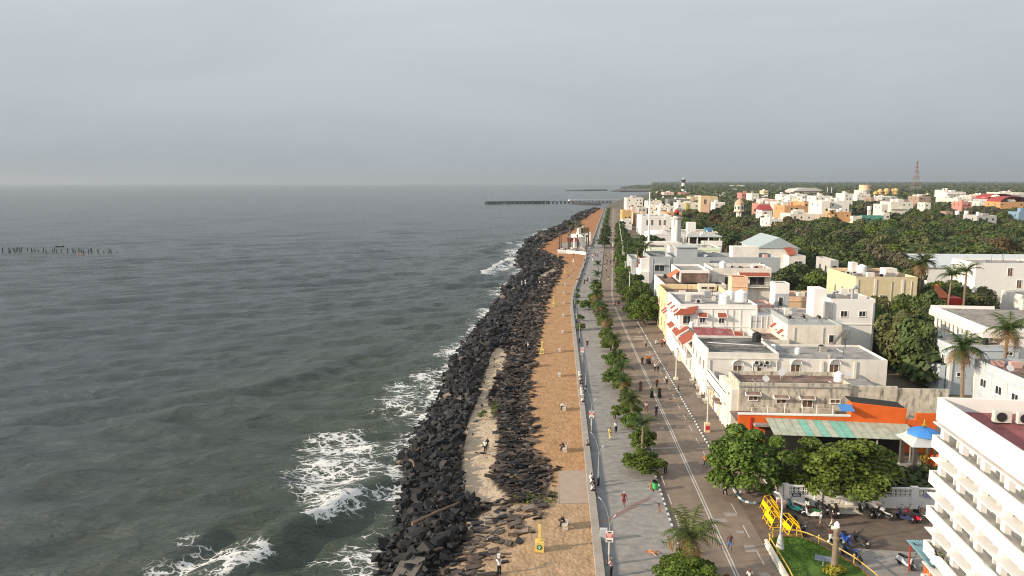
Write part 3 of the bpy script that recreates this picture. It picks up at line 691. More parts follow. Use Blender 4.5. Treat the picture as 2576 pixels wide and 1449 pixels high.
# ---- white balcony tower block, right foreground
def tower():
    tw = Bld('apartment_tower', 'tall white balcony block with maroon roof filling the right corner', 'building', 7.0, 58.9, R(-4.05))
    WT = mat('bright_white_render', (.80, .78, .74), .7, .04, .5); L = 44.0; D = 17.0; ZT = 16.9
    b = MB(); b.box(.0, -L, ZT-1.9, .25, 0, ZT); b.box(.25, -.25, ZT-1.9, D, 0, ZT); b.box(D-.25, -L, ZT-1.9, D, -.25, ZT); tw.part('parapet', b, WT)
    b = MB(); b.box(.26, -L, ZT-2.0, D-.26, -.26, ZT-1.1); tw.part('roof', b, ROOFM)
    b = MB(); b.box(1.75, -L, -.2, D, -.01, ZT-2.02); tw.part('wall', b, WT)
    P = 3.02
    for k in range(5):
        zs = ZT - 2.15 - P*k
        b = MB(); b.box(-.04, -L, zs-.10, 1.74, .36, zs); tw.part('sunshade', b, WT)
        b = MB(); zb = zs - 1.08; b.box(-.08, -L, zb-1.02, .08, .26, zb); b.box(.08, .1, zb-1.02, 1.74, .26, zb); b.box(.08, -L, zb-1.02, 1.74, .09, zb-.9); tw.part('balcony', b, WT)
        wl = win_mesh(.75, .62, 'white_glass')
        for i in range(12):
            y = -1.6 - i*3.35
            o = link('window', wl[0], tw.root, (1.74, y-.5, zs-.85 if k % 2 else zs-.8), R(-90)); link('pane', wl[1], o)
            if i % 2 == 0: o = link('window', wl[0], tw.root, (1.74, y-1.5, zs-2.55), R(-90)); link('pane', wl[1], o)
    for i in range(13):
        b = MB(); y = -.35 - i*3.35; b.box(.40, y-.3, -.2, .84, y+.25, ZT-1.92); tw.part('column', b, WT)
    for i in range(13):
        b = MB(); y = -2 - i*3.35; b.box(.84, y-.06, -.2, 1.73, y+.06, ZT-2.3); tw.part('balcony_divider', b, WT)
    # terracotta pots with plants on the low balcony
    pot = MB(); pot.lathe([(.13,0),(.2,.32),(.22,.34),(.22,.4),(.17,.4)], 12)
    for i, (x, y, lb) in enumerate([(2322,1391,'clay pot with yellow green plant, nearest to the shed roof'),(2332,1400,'wide clay pot with leafy plant between two others on the balcony'),(2345,1411,'red clay pot with small plant under the slanted balcony post')]):
        p = at(x, y, 4.0); e = empty('plant_pot', (tw.x+.3 + .05*i, 58.3-1.25*i, ZT-2.15-P*3-1.08-.9), lb, 'plant pot', 'pots on the balcony')
        link('pot', pot.mesh('pot', TERRA), e); q = MB(); rr = random.Random(i)
        for _ in range(40):
            a = rr.uniform(0, 6.28); l = rr.uniform(.1, .4); c = Vector((l*.7*math.cos(a), l*.7*math.sin(a), .42+rr.uniform(0, .45)))
            q.cbox(c, (.14, .07, .01), a, rr.uniform(-.8, .8), rr.uniform(-.8, .8))
        q.build('leaves', leafmat('potted_leaf', (.22, .26, .05)), e)
    a = at(2512, 1062, 15.9); aircon(a.x+.2, a.y, 15.85, 'white air conditioner on maroon roof of the tower', R(-4), 1.35)
    a = at(2566, 1066, 15.9); aircon(a.x+.35, a.y, 15.85, 'air conditioner on the maroon roof cut by the right edge', R(-4), 1.35)
tower()

# ---- temple group: orange block, pavilion canopy, kiosk, compound wall
def temple():
    o = Bld('temple_hall', 'bright orange temple building with stepped wall behind the two big trees', 'building', -.4, 92.5)
    o.box('wall', -.4, 92.5, 0, 13.6, 92.8, 4.6, ORANGE); b = MB(); b.add([(14.02,-.05,0),(20.8,-.05,0),(20.8,1.3,0),(14.02,1.3,0),(14.02,-.05,6.45),(20.8,-.05,5.75),(20.8,1.3,5.75),(14.02,1.3,6.45)], [(0,3,2,1),(4,5,6,7),(0,1,5,4),(1,2,6,5),(2,3,7,6),(3,0,4,7)]); o.part('wall', b, ORANGE)
    o.box('wall', 20.42, 92.5, 0, 21.6, 92.8, 4.3, ORANGE); o.box('wall', 21.62, 92.5, 0, 24.2, 92.8, 5.2, ORANGE)
    o.box('coping', -.4, 92.42, 4.62, 13.6, 92.88, 4.8, WH); b = MB(); b.slab((14.1,.3,6.5),(20.7,.3,5.82),(20.7,2.6,5.9),(14.1,2.6,6.6),.1); o.part('roof', b, DARK)
    o.box('terrace', -.3, 92.9, 3.3, 13.6, 97.9, 3.45, ROOFB)
    b = MB(); b.slab((11.9-o.x,.1,6.2),(11.9-o.x,-1.2,5.7),(13.6-o.x,-1.2,5.7),(13.6-o.x,.1,6.2),.06); o.part('blue_awning', b, mat('blue_painted_sheet', (.07, .22, .50), .6, .1))
    b = MB(); b.box(1.1-o.x, -.12, 0, 1.35-o.x, -.01, 4.3); b.lathe([(.55,0),(.55,.12),(.32,.12)], 12, (2.2-o.x+.1, -.0, 3.0), math.pi, 2*math.pi); o.part('niche', b, RED)
    o.box('niche_cap', 1.5, 91.7, 3.3, 3.3, 92.49, 3.6, CONC)
    for x in (3.3, 5.4, 7.6, 9.4, 11.4): b = MB(); b.tube((x-o.x, .15, 4.8), (x-o.x, .15, 6.0), .04, n=6); o.part('post', b, WH)
    cn = Bld('metal_canopy', 'lean-to roof of grey and turquoise metal sheets below the orange wall', 'canopy', 3.0, 88.4)
    gm = mat('grey_green_sheet', (.40, .42, .33), .7, .15, 1.2, stain=(.28, .27, .2), stain_amt=.6); tq = mat('turquoise_sheet', (.20, .43, .34), .7, .15)
    x = 3.0; i = 0
    while x < 20.3:
        b = MB(); b.slab((x-3, 4.05, 4.3 - .03*(x-3)), (x-3, 0, 3.45-.02*(x-3)), (x-3+.93, 0, 3.45-.02*(x-3)), (x-3+.93, 4.05, 4.3-.03*(x-3)), .05); b.box(x-3+.9, 0, 3.42-.02*(x-3), x-3+.97, .05, 3.5-.02*(x-3))
        cn.part('roof_sheet', b, tq if i in (4, 6, 8, 9) else gm); x += .98; i += 1
    for x in (3.4, 7.5, 11.5, 15.5, 19.5): b = MB(); b.tube((x-3, .4, 0), (x-3, .4, 3.2), .12, n=8); cn.part('post', b, CONC)
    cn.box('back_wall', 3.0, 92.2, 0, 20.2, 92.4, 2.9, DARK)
    k = Bld('temple_kiosk', 'small open shrine with blue dome, grey eaves and gold finial', 'shrine', 19.6, 86.2)
    b = MB(); b.lathe([(3.15,3.75),(2.2,4.25),(1.95,4.5),(1.95,4.62)], 4, a0=math.pi/4, a1=math.pi/4+2*math.pi); k.part('eaves', b, LIGHTG)
    b = MB(); b.lathe([(1.85,4.62),(1.7,4.9),(1.25,5.2),(.7,5.38),(.15,5.45)], 8); k.part('dome', b, mat('blue_dome_paint', (.05, .21, .55), .55, .08))
    b = MB(); b.lathe([(.1,5.4),(.22,5.55),(.3,5.72),(.16,5.85),(.09,5.95),(.17,6.05),(.08,6.15),(.03,6.45)], 12); k.part('finial', b, mat('gold_leaf', (.55, .33, .05), .35, .1, metal=.7))
    for sx in (-1.6, 1.6):
        for sy in (-1.6, 1.6): b = MB(); b.box(sx-.22, sy-.22, 0, sx+.22, sy+.22, 3.76); k.part('pillar', b, mat('dark_granite', (.085, .075, .065), .8, .2, 3))
    b = MB(); b.box(-1.9, -1.9, 0, 1.9, 1.9, .5); k.part('plinth', b, CONC)
    e = empty('golden_statue', (19.25, 84.9, .5), 'golden standing figure inside the blue domed shrine', 'statue')
    b = MB(); b.lathe([(.34,0),(.38,.2),(.26,.3),(.24,.9),(.30,1.3),(.26,1.55),(.34,1.75),(.30,2.05),(.12,2.2),(.17,2.4),(.16,2.6),(.08,2.75),(.1,2.9),(.02,3.05)], 14); b.build('figure', MATS['gold_leaf'], e)
    b = MB(); b.path([(-.32,0,1.95),(-.5,-.1,1.6),(-.3,-.3,1.5)], .09); b.path([(.32,0,1.95),(.5,-.1,1.6),(.35,-.3,1.75)], .09); b.build('arm', MATS['gold_leaf'], e)
    cloth = mat('saffron_cloth', (.65, .11, .02), .8, .1)
    for x, y, lb in ((20.2, 85.3, 'orange draped figure right of the golden statue'), (20.95, 85.0, 'orange draped figure beside the white tower, in the shrine')):
        b = MB(); b.lathe([(.30,0),(.34,.6),(.30,1.2),(.34,1.5),(.12,1.72),(.15,1.9),(.13,2.05),(.03,2.15)], 12, (0,0,0)); o2 = b.build('draped_figure', cloth, loc=(x, y, .9)); tag(o2, lb, 'statue', 'draped figures in the shrine')
    # weathered building behind
    w = Bld('weathered_building', 'mildew streaked plaster house with small hooded windows behind orange terrace', 'building', .9, 98)
    w.shell(.9, 98, 15.6, 104.5, 0, 7.35, STAINW, ROOFB, .55); w.box('coping', .85, 97.9, 6.75, 15.7, 97.99, 6.95, CONC)
    w.box('annex', -.02, 98.2, 0, .89, 106, 6.3, CREAM); w.box('low_wall', 2.5, 97.3, 3.46, 13.5, 97.6, 4.1, MATS['mildewed_plaster'])
    for x0, y0, x1, y1 in [(1884,993,1905,1006),(1954,1001,1976,1014)]: w.winpx('N', 98, x0, y0, x1, y1, 'white_shut')
    w.winpx('N', 98, 2019, 1005, 2042, 1023, 'white_shut'); w.winpx('N', 98, 2090, 1005, 2112, 1013, 'white_shut')
    for x, y in ((1894,991),(1965,999),(2030,1001)): p = onY(x, y, 98); w.hood('N', p.x, p.z+.25, 98, 1.9, .55, .3, ROOFB)
    tank(15.2, 101.5, 6.8, .62, 1.35, 'white water tank on roof of the mildew streaked house')
    pw = Bld('rear_yard_wall', 'old mouldy yard wall with broken plaster behind the orange block', 'wall', 15.7, 97.5)
    pw.box('wall', 15.7, 98.4, 0, 21.8, 98.8, 7.0, STAINW); pw.box('wall', 21.82, 98.5, 0, 28.5, 98.9, 6.7, MATS['mildewed_plaster'])
    # mural shop front on the street
    m = Bld('mural_building', 'white street front with painted murals and black framed panels', 'building', 0, 101.4)
    m.box('wall', 0, 101.4, 0, .3, 114.6, 5.0, WH); m.box('roof', .31, 106.1, 3.6, 24, 114.6, 3.8, ROOFG); m.box('side_wall', .31, 105.9, 0, 2.6, 106.08, 3.7, RED)
    s = 113.9
    for i in range(8): m.box('framed_panel', -.05, s-1.05, 3.35, -.002, s, 4.75, WH); s -= 1.35
    b = MB(); b.box(-.03, 0, 4.78, -.004, 13.1, 4.92); b.box(-.03, 0, 3.15, -.004, 13.1, 3.32); s = 113.9+.02
    for i in range(9): b.box(-.03, s-101.4, 3.3, -.004, s+.13-101.4, 4.8); s -= 1.35
    b.box(-.03, 13.0, 0, -.004, 13.15, 3.2); b.box(-.03, 7.55, 0, -.004, 7.8, 3.2); m.part('black_frame', b, BLACKP)
    mural = newmat('mural_paint'); nt = mural[1]; vo = N(nt, 'ShaderNodeTexNoise'); vo.inputs['Scale'].default_value = 1.0; vo.inputs['Detail'].default_value = 2; vo.inputs['Distortion'].default_value = 1.5
    tc = N(nt, 'ShaderNodeTexCoord'); nt.links.new(tc.outputs['Object'], vo.inputs['Vector']); cr = N(nt, 'ShaderNodeValToRGB'); cr.color_ramp.interpolation = 'CONSTANT'
    for p, c in ((0, (.12,.13,.16)), (.40, (.62,.35,.05)), (.48, (.7,.66,.6)), (.58, (.55,.3,.24)), (.64, (.3,.34,.4))):
        el = cr.color_ramp.elements.new(p) if p else cr.color_ramp.elements[0]; el.color = (*c, 1)
    cr.color_ramp.elements[-1].color = (.3,.34,.4,1)
    nt.links.new(vo.outputs['Fac'], cr.inputs['Fac']); nt.links.new(cr.outputs[0], mural[2].inputs['Base Color']); mural[2].inputs['Roughness'].default_value = .8
    for s0, s1 in ((109.4, 111.6), (111.9, 114.2)): m.box('mural', -.06, s0, .1, -.005, s1, 3.1, mural[0])
    m.box('mural', -.06, 104.6, .6, -.005, 106.4, 2.6, mural[0]); m.box('door_canopy', -1.0, 103.4, 2.75, -.01, 106.0, 2.9, ROOFB)
    for s in (102.4, 103.6): m.box('pilaster', -.2, s, 0, -.01, s+.35, 4.6, WH)
    m.win('L', 102.9, 3.6, -.002, .8, 1.2, 'white_shut'); m.win('L', 107.6, 2.3, -.002, .6, .7, 'white_dark'); m.win('L', 108.4, 2.3, -.002, .6, .7, 'white_dark')
    # compound wall with pierced panels
    c = Bld('compound_wall', 'long white wall with pierced lattice panels behind the parked scooters', 'wall', .2, 75.6)
    c.box('wall', .5, 75.6, 0, 27, 75.85, 1.25, WH); c.box('coping', .5, 75.55, 2.12, 27, 75.9, 2.25, WH)
    for i, x in enumerate((.3, 3.7, 7.0, 10.3, 13.6, 17.0, 20.4)): c.box('pillar', x, 75.5, 0, x+.75, 75.95, 2.4, WH)
    lat = MB()
    for i in range(5):
        x = .12+i*.49; lat.box(x, 0, 0, x+.08, .2, .84); lat.box(x+.08, .0, .38, x+.41, .2, .48); lat.box(x+.2, 0, .48, x+.29, .2, .84); lat.box(x+.2, 0, 0, x+.29, .2, .38)
        lat.box(x+.08, .05, .1, x+.41, .15, .16); lat.box(x+.08, .05, .68, x+.41, .15, .74)
    lat.box(2.57, 0, 0, 2.65, .2, .84); lm = lat.mesh('lattice_panel', WH)
    for i in range(6): link('lattice_panel', lm, c.root, (.85+i*3.33, .04, 1.27))
    c.box('side_wall', .2, 76, 0, .45, 91.5, 2.0, WH); c.box('end_pillar', -.15, 75.3, 0, .5, 75.98, 2.2, WH)
    b = MB(); b.tube((.15,-.35,0),(.15,-.35,2.6),.05); c.part('pipe', b, METAL); c.box('end_base', -.3, 74.9, 0, .6, 75.45, .75, PINK)
    pos = mat('lilac_poster', (.33, .29, .45), .7, .08)
    o1 = MB(); o1.box(0,0,0,1.15,.03,.62); tag(o1.build('poster', pos, loc=(7.95, 75.5, 1.5)), 'lilac poster on the lattice wall behind the tree', 'poster')
    o1 = MB(); o1.box(0,0,0,1.7,.03,.5); tag(o1.build('poster', pos, loc=(14.9, 75.5, 1.3)), 'long lilac poster on lattice wall beside the white tower', 'poster')
    o1 = MB(); o1.box(0,0,0,.95,.04,.36); q = o1.build('street_sign', mat('navy_sign', (.03, .03, .12), .5), loc=(1.35, 75.54, 1.05)); tag(q, 'small navy blue sign with pale lettering on white compound wall', 'sign')
    l = MB()
    for j in range(3): l.box(.1+.02*j, -.012, .08+.09*j, .85-.06*j, -.002, .12+.09*j)
    l.build('lettering', WH, q)
    # planter curb round tree trunk
    b = MB(); b.box(-1.3,-.8,0,1.5,.8,.32); tag(b.build('tree_planter', CREAM, loc=(7.0, 74.7, 0)), 'low cream block planter round the trunk of the courtyard tree', 'planter')
temple()

# ---- stained-roof white building
def street_row():
    w = Bld('white_corner_house', 'long white house with black stained roof and arched window hoods', 'building', 0, 115)
    w.shell(0, 115, 11, 128.2, 0, 7.6, W, ROOFD, .35, cor=(6.6,)); w.shell(11.03, 115.1, 27.6, 126, 0, 6.7, W, ROOFG, .3, name='wing_wall')
    for i, (x, h) in enumerate(((115.3,.9),(118.5,.75),(121.3,.7),(124.2,1.3))): w.box('gable_step', -.05, x, 7.2, .22, x+2.5, 7.6+h*.5, WH)
    for x0, y0, x1, y1 in [(1844,919,1865,938)]: pass
    for x, y in ((1855,930),(1905,932),(2001,928),(2098,928)):
        p = onY(x, y, 115.0); w.win('N', p.x, p.z, 115.0 if p.x < 11 else 115.1, 1.3, 1.35, 'white_shut')
        b = MB(); b.lathe([(.85,0),(.85,.12)], 10, (p.x, 0, 0), 0, math.pi); b.v = [(q[0], -.45+q[2]*0+.0 if False else -q[2]*4-.01, q[1]+p.z+.8) for q in b.v]; w.part('window_hood', b, WH)
    w.win('N', 8.6, 5.7, 115, 1.0, .5, 'white_dark'); 
    for y in (117.5, 120.5): w.win('L', y, 5.0, 0, 1.2, 1.5, 'white_shut')
    for y in (123.5, 126.5): w.win('L', y, 5.3, 0, .9, 1.3, 'white_dark')
    w.box('door_canopy', -.7, 117, 2.6, -.01, 119.5, 2.75, WH); w.box('pilaster', 7.3, 114.85, 0, 7.7, 114.99, 6.5, W); w.box('pilaster', 17.5, 114.9, 0, 17.9, 115.09, 6.4, W); w.box('pilaster', 22.5, 114.9, 0, 22.9, 115.09, 6.4, W)
    w.box('roof_beam', .4, 121, 7.26, 10.7, 121.25, 7.5, CONC); b = MB(); b.tube((1.5, 8, 7.45), (9.5, 6.5, 7.4), .06); w.part('roof_pipe', b, PLAST)
    aircon(7.6, 114.75, 5.75, 'left of two wall air conditioners on the white house', 0, 1.0); aircon(9.2, 114.75, 5.75, 'right of two wall air conditioners on the white house', 0, 1.0)
    tank(10.2, 125.2, 7.25, .75, 1.6, 'black water tank on corner of the black stained roof', BLACKP)
    # verandah building
    v = Bld('verandah_building', 'white building with red tiled balcony roofs over the street', 'building', 0, 128.4)
    v.shell(.3, 128.4, 14, 138.5, 0, 5.2, W, ROOFG, .2); v.box('balcony_floor', -1.0, 128.5, 3.2, .29, 150, 3.4, WH); v.box('balcony_rail', -1.0, 128.5, 3.4, -.9, 150, 4.1, WH)
    for y in np.arange(128.6, 150, 1.55): b = MB(); b.tube((-.95, y-128.4, 4.1), (-.95, y-128.4, 5.6), .07, n=6); v.part('balcony_post', b, WH)
    for s0, s1 in ((129.6, 135.6), (137.2, 143.2), (144.8, 149.8)):
        b = MB(); b.slab((.9, s0-128.4, 7.0), (-1.35, s0-128.4, 5.55), (-1.35, s1-128.4, 5.55), (.9, s1-128.4, 7.0), .12); v.part('verandah_roof', b, TILE)
        b = MB(); b.slab((.9, s0-.12-128.4, 7.05), (-1.35, s0-.12-128.4, 5.6), (-1.35, s0-128.402, 5.6), (.9, s0-128.402, 7.05), .3); v.part('verge', b, WH)
    b = MB(); b.slab((1.5, .6, 5.6), (1.5, 8.3, 7.4), (8.5, 8.3, 7.2), (8.5, .6, 5.4), .1); v.part('sloped_red_roof', b, mat('maroon_sheet_roof', (.27, .07, .07), .6, .12, 1.5, stain=(.42, .25, .24), stain_amt=.5))
    for y in (131, 134.5, 139, 142.5): v.win('L', y, 1.6, .3, 1.1, 1.9, 'white_glass')
    v.box('yellow_door', .18, 146.2, 0, .29, 149, 2.8, mat('ochre_door', (.45, .22, .04), .7)); v.box('shop_front', .2, 138.6, 0, 3, 150, 3.2, BEIGE)
    # tall white hotel
    d = Bld('white_hotel', 'white two storey hotel wing with small red tiled window awnings', 'building', 0, 140)
    d.shell(-.4, 140, 14, 156, 0, 11.2, WH, ROOFG, .5, cor=(6.85, 10.3))
    for x0, y0, x1, y1 in [(1761,797,1773,811),(1809,798,1821,812),(1894,806,1904,814)]: d.winpx('N', 140, x0, y0, x1, y1, 'white_glass')
    for x, y in ((1767,787),(1816,788),(1901,796),(1812,833),(1857,834)): p = onY(x, y, 140); d.hood('N', p.x, p.z+.05, 140, 1.65, .85, .75)
    for x, y in ((1814,846),(1857,847)): p = onY(x, y, 140); d.win('N', p.x, p.z-.3, 140, 1.2, 1.2, 'white_glass')
    d.winpx('N', 140, 1719, 795, 1738, 814, 'white_glass'); p = onY(1722, 780, 140); b = MB(); b.slab((-.3, -.02, 10.3), (-1.7, -.9, 9.2), (2.3, -.9, 9.6), (2.9, -.02, 10.9), .12); d.part('corner_awning', b, TILE)
    for x in (2.9, 5.5, 8.2, 10.8, 13.7): d.box('pilaster', x, 139.9, 0, x+.22, 139.995, 10.25, WH)
    for y in (142, 146, 150): d.win('L', y, 8.6, -.4, 1.2, 1.6, 'white_glass'); d.hood('L', y, 10.0, -.4, 1.8, .9, .7)
    tank(8.3, 142.2, 10.7, 1.05, 2.2, 'wide white water tank on roof of the red awning hotel'); tank(12.6, 147, 10.7, 1.2, 2.2, 'larger white tank on a stand behind the hotel roof'); tank(11.0, 149.5, 10.7, .9, 1.9, 'small white tank behind two bigger hotel tanks')
    aircon(3.8, 144, 10.7, 'air conditioner alone on white hotel roof', 0, 1.2)
    # peach and yellow
    e = Bld('yellow_house', 'pale yellow house with dark brown sunken terrace roof', 'building', .4, 162)
    e.shell(.4, 162, 14.2, 177, 0, 10.0, mat('butter_yellow_plaster', (.74, .58, .33), .8, .06, .8), ROOFB, 1.1); e.box('roof_hut', 9.5, 174, 8.9, 13.5, 176.5, 10.3, BEIGE); e.box('roof_block', 4.2, 169, 8.9, 5.6, 170.2, 9.5, BEIGE)
    for y in (165, 169.5, 174): e.win('L', y, 6.5, .4, 1.1, 2.0, 'cream_shut'); e.win('L', y, 2.4, .4, 1.1, 2.0, 'cream_shut')
    e.win('N', 10.6, 9.6, 173.99, 1.2, .5, 'cream_glass'); e.win('N', 12.4, 9.6, 173.99, 1.2, .5, 'cream_glass')
    t = Bld('peach_turret', 'peach square stair turret with small dark lunette window', 'building', 15.1, 166)
    t.shell(15.1, 166, 18.6, 169.5, 0, 13.2, PEACH, TILE, .1, cor=(10.9,)); b = MB(); b.lathe([(.6,0),(.6,.05)], 10, (1.75,0,0), 0, math.pi); b.v = [(q[0], -q[2]-.01, q[1]+9.7) for q in b.v]; t.part('lunette', b, DARK)
    pk = Bld('pink_parapet_house', 'narrow ochre house with pink parapet next to the hotel', 'building', 0, 156.3); pk.shell(0, 156.3, 15, 161.7, 0, 9.1, PEACH, CONC, .6); pk.box('parapet_band', -.1, 156.2, 8.3, 15, 156.29, 8.9, PINK)
    for y in (157.6, 160): pk.win('L', y, 5.6, 0, 1.0, 1.6, 'cream_shut'); pk.hood('L', y, 7.2, 0, 1.9, 1.1, .9)
    # brown terrace house and red awning house
    f = Bld('terrace_house', 'white house with brown mesh wall under its raised roof block', 'building', 2, 178)
    f.shell(2, 178, 16.5, 197, 0, 9.9, W, ROOFB, .4); f.shell(5.9, 180.3, 13, 194, 10.0, 13.0, WH, ROOFG, .5, name='roof_block'); f.box('brown_screen', 6.3, 180.15, 10.0, 12.7, 180.28, 12.3, ROOFB)
    b = MB(); b.slab((6.2, 2.4, 13.0), (3.6, 2.4, 11.2), (3.6, 7.5, 11.2), (6.2, 7.5, 13.0), .1); b.v = [(q[0]-2, q[1], q[2]) for q in b.v]; f.part('side_awning', b, mat('orange_tile', (.50, .15, .07), .8, .15, 6))
    gch = Bld('red_awning_house', 'white house with one long red awning above a dark balcony', 'building', 16.6, 185)
    gch.shell(14.6, 185, 29, 196, 0, 13.1, W, ROOFG, .9, cor=(11.3,)); gch.hood('N', 24.8, 12.0, 185, 7.4, 1.4, .8); gch.win('N', 25.6, 9.9, 185, 3.6, 1.9, 'white_dark'); gch.win('N', 18.5, 9.9, 185, 1.6, 2.0, 'white_glass'); gch.box('balcony', 21.6, 184.1, 8.3, 28.3, 184.98, 8.5, WH)
    b = MB()
    for i in range(24): b.box(5.05+i*.28, -.88, 8.5, 5.09+i*.28, -.84, 9.4)
    b.box(5.0, -.89, 9.4, 11.7, -.83, 9.46); gch.part('balcony_rail', b, IRON)
    tank(18.2, 190, 12.2, .9, 2.0, 'white tank on roof of the red awning house'); aircon(21, 192, 12.2, 'left air conditioner on long awning house roof'); aircon(23, 192, 12.2, 'right air conditioner on long awning house roof')
    # grey block
    h = Bld('grey_block', 'large plain blue grey block with open roof terrace walls', 'building', 2.8, 214)
    h.shell(2.8, 214, 9.2, 232, 0, 13.0, GREY, ROOFB, 1.5); h.shell(9.23, 214.1, 39.6, 228, 0, 12.9, GREY, ROOFG, 1.2, name='wing_wall'); h.box('roof_room', 11.5, 221, 11.8, 17.5, 227, 15.0, GREY); h.box('roof_room_slab', 11, 220.5, 15.02, 18, 227.5, 15.3, LIGHTG)
    h.box('screen_wall', 9.25, 212.9, 10.4, 19.5, 213.1, 12.9, GREY); h.box('roof_hut', 28, 222, 11.8, 35.5, 227, 15.2, W); h.win('N', 5.6, 9.6, 214, 2.8, 1.5, 'white_glass'); b = MB(); b.box(3.9-2.8, -.6, 10.6, 7.2-2.8, -.01, 10.75); h.part('window_hood', b, LIGHTG)
    for x in (4.2, 5.7, 7.3): h.win('N', x, 5.8, 214, .4, .3, 'none_dark')
    for x in (3.6, 8.5): b = MB(); b.tube((x-2.8, -.08, 0), (x-2.8, -.08, 12.3), .08); h.part('drain_pipe', b, LIGHTG)
    l = Bld('low_grey_house', 'lower grey house with white stepped front beside the leafy trees', 'building', -1.2, 226); l.shell(-1.2, 226, 1.6, 242, 0, 11.0, GREY, ROOFG, .7)
    l.box('stair_front', .2, 214.2, 0, 2.7, 225.9, 8.5, WH); 
    for i, (y, z) in enumerate(((215, 12.4), (218.5, 10.4), (222, 8.9))): l.box('terrace_step', .4, y, 8.52, 2.7, y+2.8, z, WH); b = MB(); b.slab((.4+1.2-.3, y-226, z+.4), (.1+1.2-.3, y-226, z+.1), (.1+1.2-.3, y+2.6-226, z+.1), (2.6+1.2, y+2.6-226, z+.4), .08); l.part('tile_roof', b, TILE)
    # cafe house, stair tower, four storey block
    r = Bld('cafe_house', 'cream house with glass railed roof terrace of cafe tables', 'building', 16.7, 130)
    r.shell(16.7, 130, 26, 148, 0, 9.3, CREAM, ROOFG, .15); 
    b = MB(); b.box(.05, .05, 9.32, 9.2, .1, 10.3); b.box(.05, .12, 9.32, .1, 12, 10.3); gm = newmat('railing_glass'); gm[2].inputs['Base Color'].default_value = (.6,.65,.66,1); gm[2].inputs['Alpha'].default_value = .35; gm[2].inputs['Roughness'].default_value = .1; r.part('glass_railing', b, gm[0])
    for y, z in ((132.5, 8.0), (137, 8.3), (142, 9.2), (133, 4.6)): r.hood('L', y, z, 16.7, 1.7, 1.0, .8)
    r.win('N', 24.3, 6.9, 130, .8, 1.3, 'white_glass'); r.win('L', 134.5, 5.5, 16.7, 1.5, 2.2, 'cream_glass')
    r.shell(12.2, 128.5, 16.68, 139, 0, 6.9, CREAM, ROOFB, .9, name='annex_wall'); r.box('glazed_room', 12.6, 139.1, 5.5, 16.6, 143, 9.2, LIGHTG)
    for x in (12.6, 13.6, 14.6, 15.6, 16.5): r.box('white_mullion', x, 138.98, 5.5, x+.12, 139.08, 9.2, WH)
    st = MB(); st.slab((26.2-16.7, -.6, 9.0), (26.2-16.7, -1.4, 9.0), (22.2-16.7, -1.4, 3.6), (22.2-16.7, -.6, 3.6), .3); r.part('outside_stair', st, mat('dark_grey_steel', (.12,.12,.12), .6))
    s2 = Bld('stair_tower', 'slim white stair tower with grey lower door face on a roof', 'building', 20, 150); s2.shell(20, 150, 22.8, 153.5, 0, 14.0, WH, ROOFG, .1); s2.box('grey_face', 20.1, 149.9, 9.3, 22.7, 149.99, 11.9, GREY); s2.win('N', 21.2, 10.3, 149.9, .8, 1.7, 'white_glass')
    s3 = Bld('terracotta_roof_house', 'low peach house with brown flat roof behind the stair tower', 'building', 23.5, 151); s3.shell(23.2, 156, 33, 165, 0, 10.4, PEACH, ROOFB, .35, cor=(9.4,)); s3.shell(15.5, 150, 19.8, 156, 0, 9.6, PINK, CONC, .4, name='side_wall')
    q = Bld('windowed_block', 'tall plain white block with two small dark windows near top', 'building', 26.3, 137)
    q.shell(26.3, 137, 34.3, 145.5, 0, 12.9, WH, ROOFG, .3, cor=(8.15,)); q.winpx('N', 137, 2116, 783, 2130, 796, 'white_dark'); q.winpx('N', 137, 2162, 783, 2176, 796, 'white_dark'); q.box('blind_window', 28.7, 136.9, 5.5, 30.2, 136.98, 7.2, CREAM)
    q.box('lift_shaft', 24.0, 139, 0, 26.28, 143, 14.4, WH); q.box('duct', 25.2, 136.5, 4.2, 26.0, 137.3, 12.4, METAL)
    b = MB(); b.path([(4.6, 2, 12.6), (4.6, 2, 14.4), (5.0, 2, 14.9), (5.6, 2, 14.7)], .3, 10); q.part('roof_vent', b, METAL); b = MB(); b.path([(1.6, 3, 12.6), (1.6, 3, 13.6), (2.0, 3, 13.9), (2.4, 3, 13.7)], .24, 10); q.part('roof_vent', b, METAL)
    # cafe furniture on the terrace
    tm = MB(); tm.lathe([(.45,.72),(.45,.75)], 12); tm.tube((0,0,0),(0,0,.72),.04); tmesh = tm.mesh('cafe_table', mat('table_grey', (.35,.36,.37), .5)); cm = MB(); cm.box(-.2,-.2,.42,.2,.2,.46); cm.box(-.2,.17,.46,.2,.2,.85)
    for a in (-.18,.18):
        for c2 in (-.18,.18): cm.tube((a,c2,0),(a,c2,.42),.02,n=4)
    cmesh = cm.mesh('cafe_chair', BLACKP)
    for i, (x, y) in enumerate([(18.3,132.2),(20.6,132.4),(23,132.0),(18.8,136),(21.4,136.4),(24,136)]):
        tag(link('cafe_table', tmesh, None, (x, y, 9.16)), 'round grey cafe table on the glass railed roof terrace', 'table', 'tables on the roof terrace')
        for j, a in enumerate((0, math.pi)): tag(link('cafe_chair', cmesh, None, (x+.65*math.sin(a), y-.65*math.cos(a), 9.16), a), 'black chair at a cafe table on the roof terrace', 'chair', 'chairs on the roof terrace')
street_row()

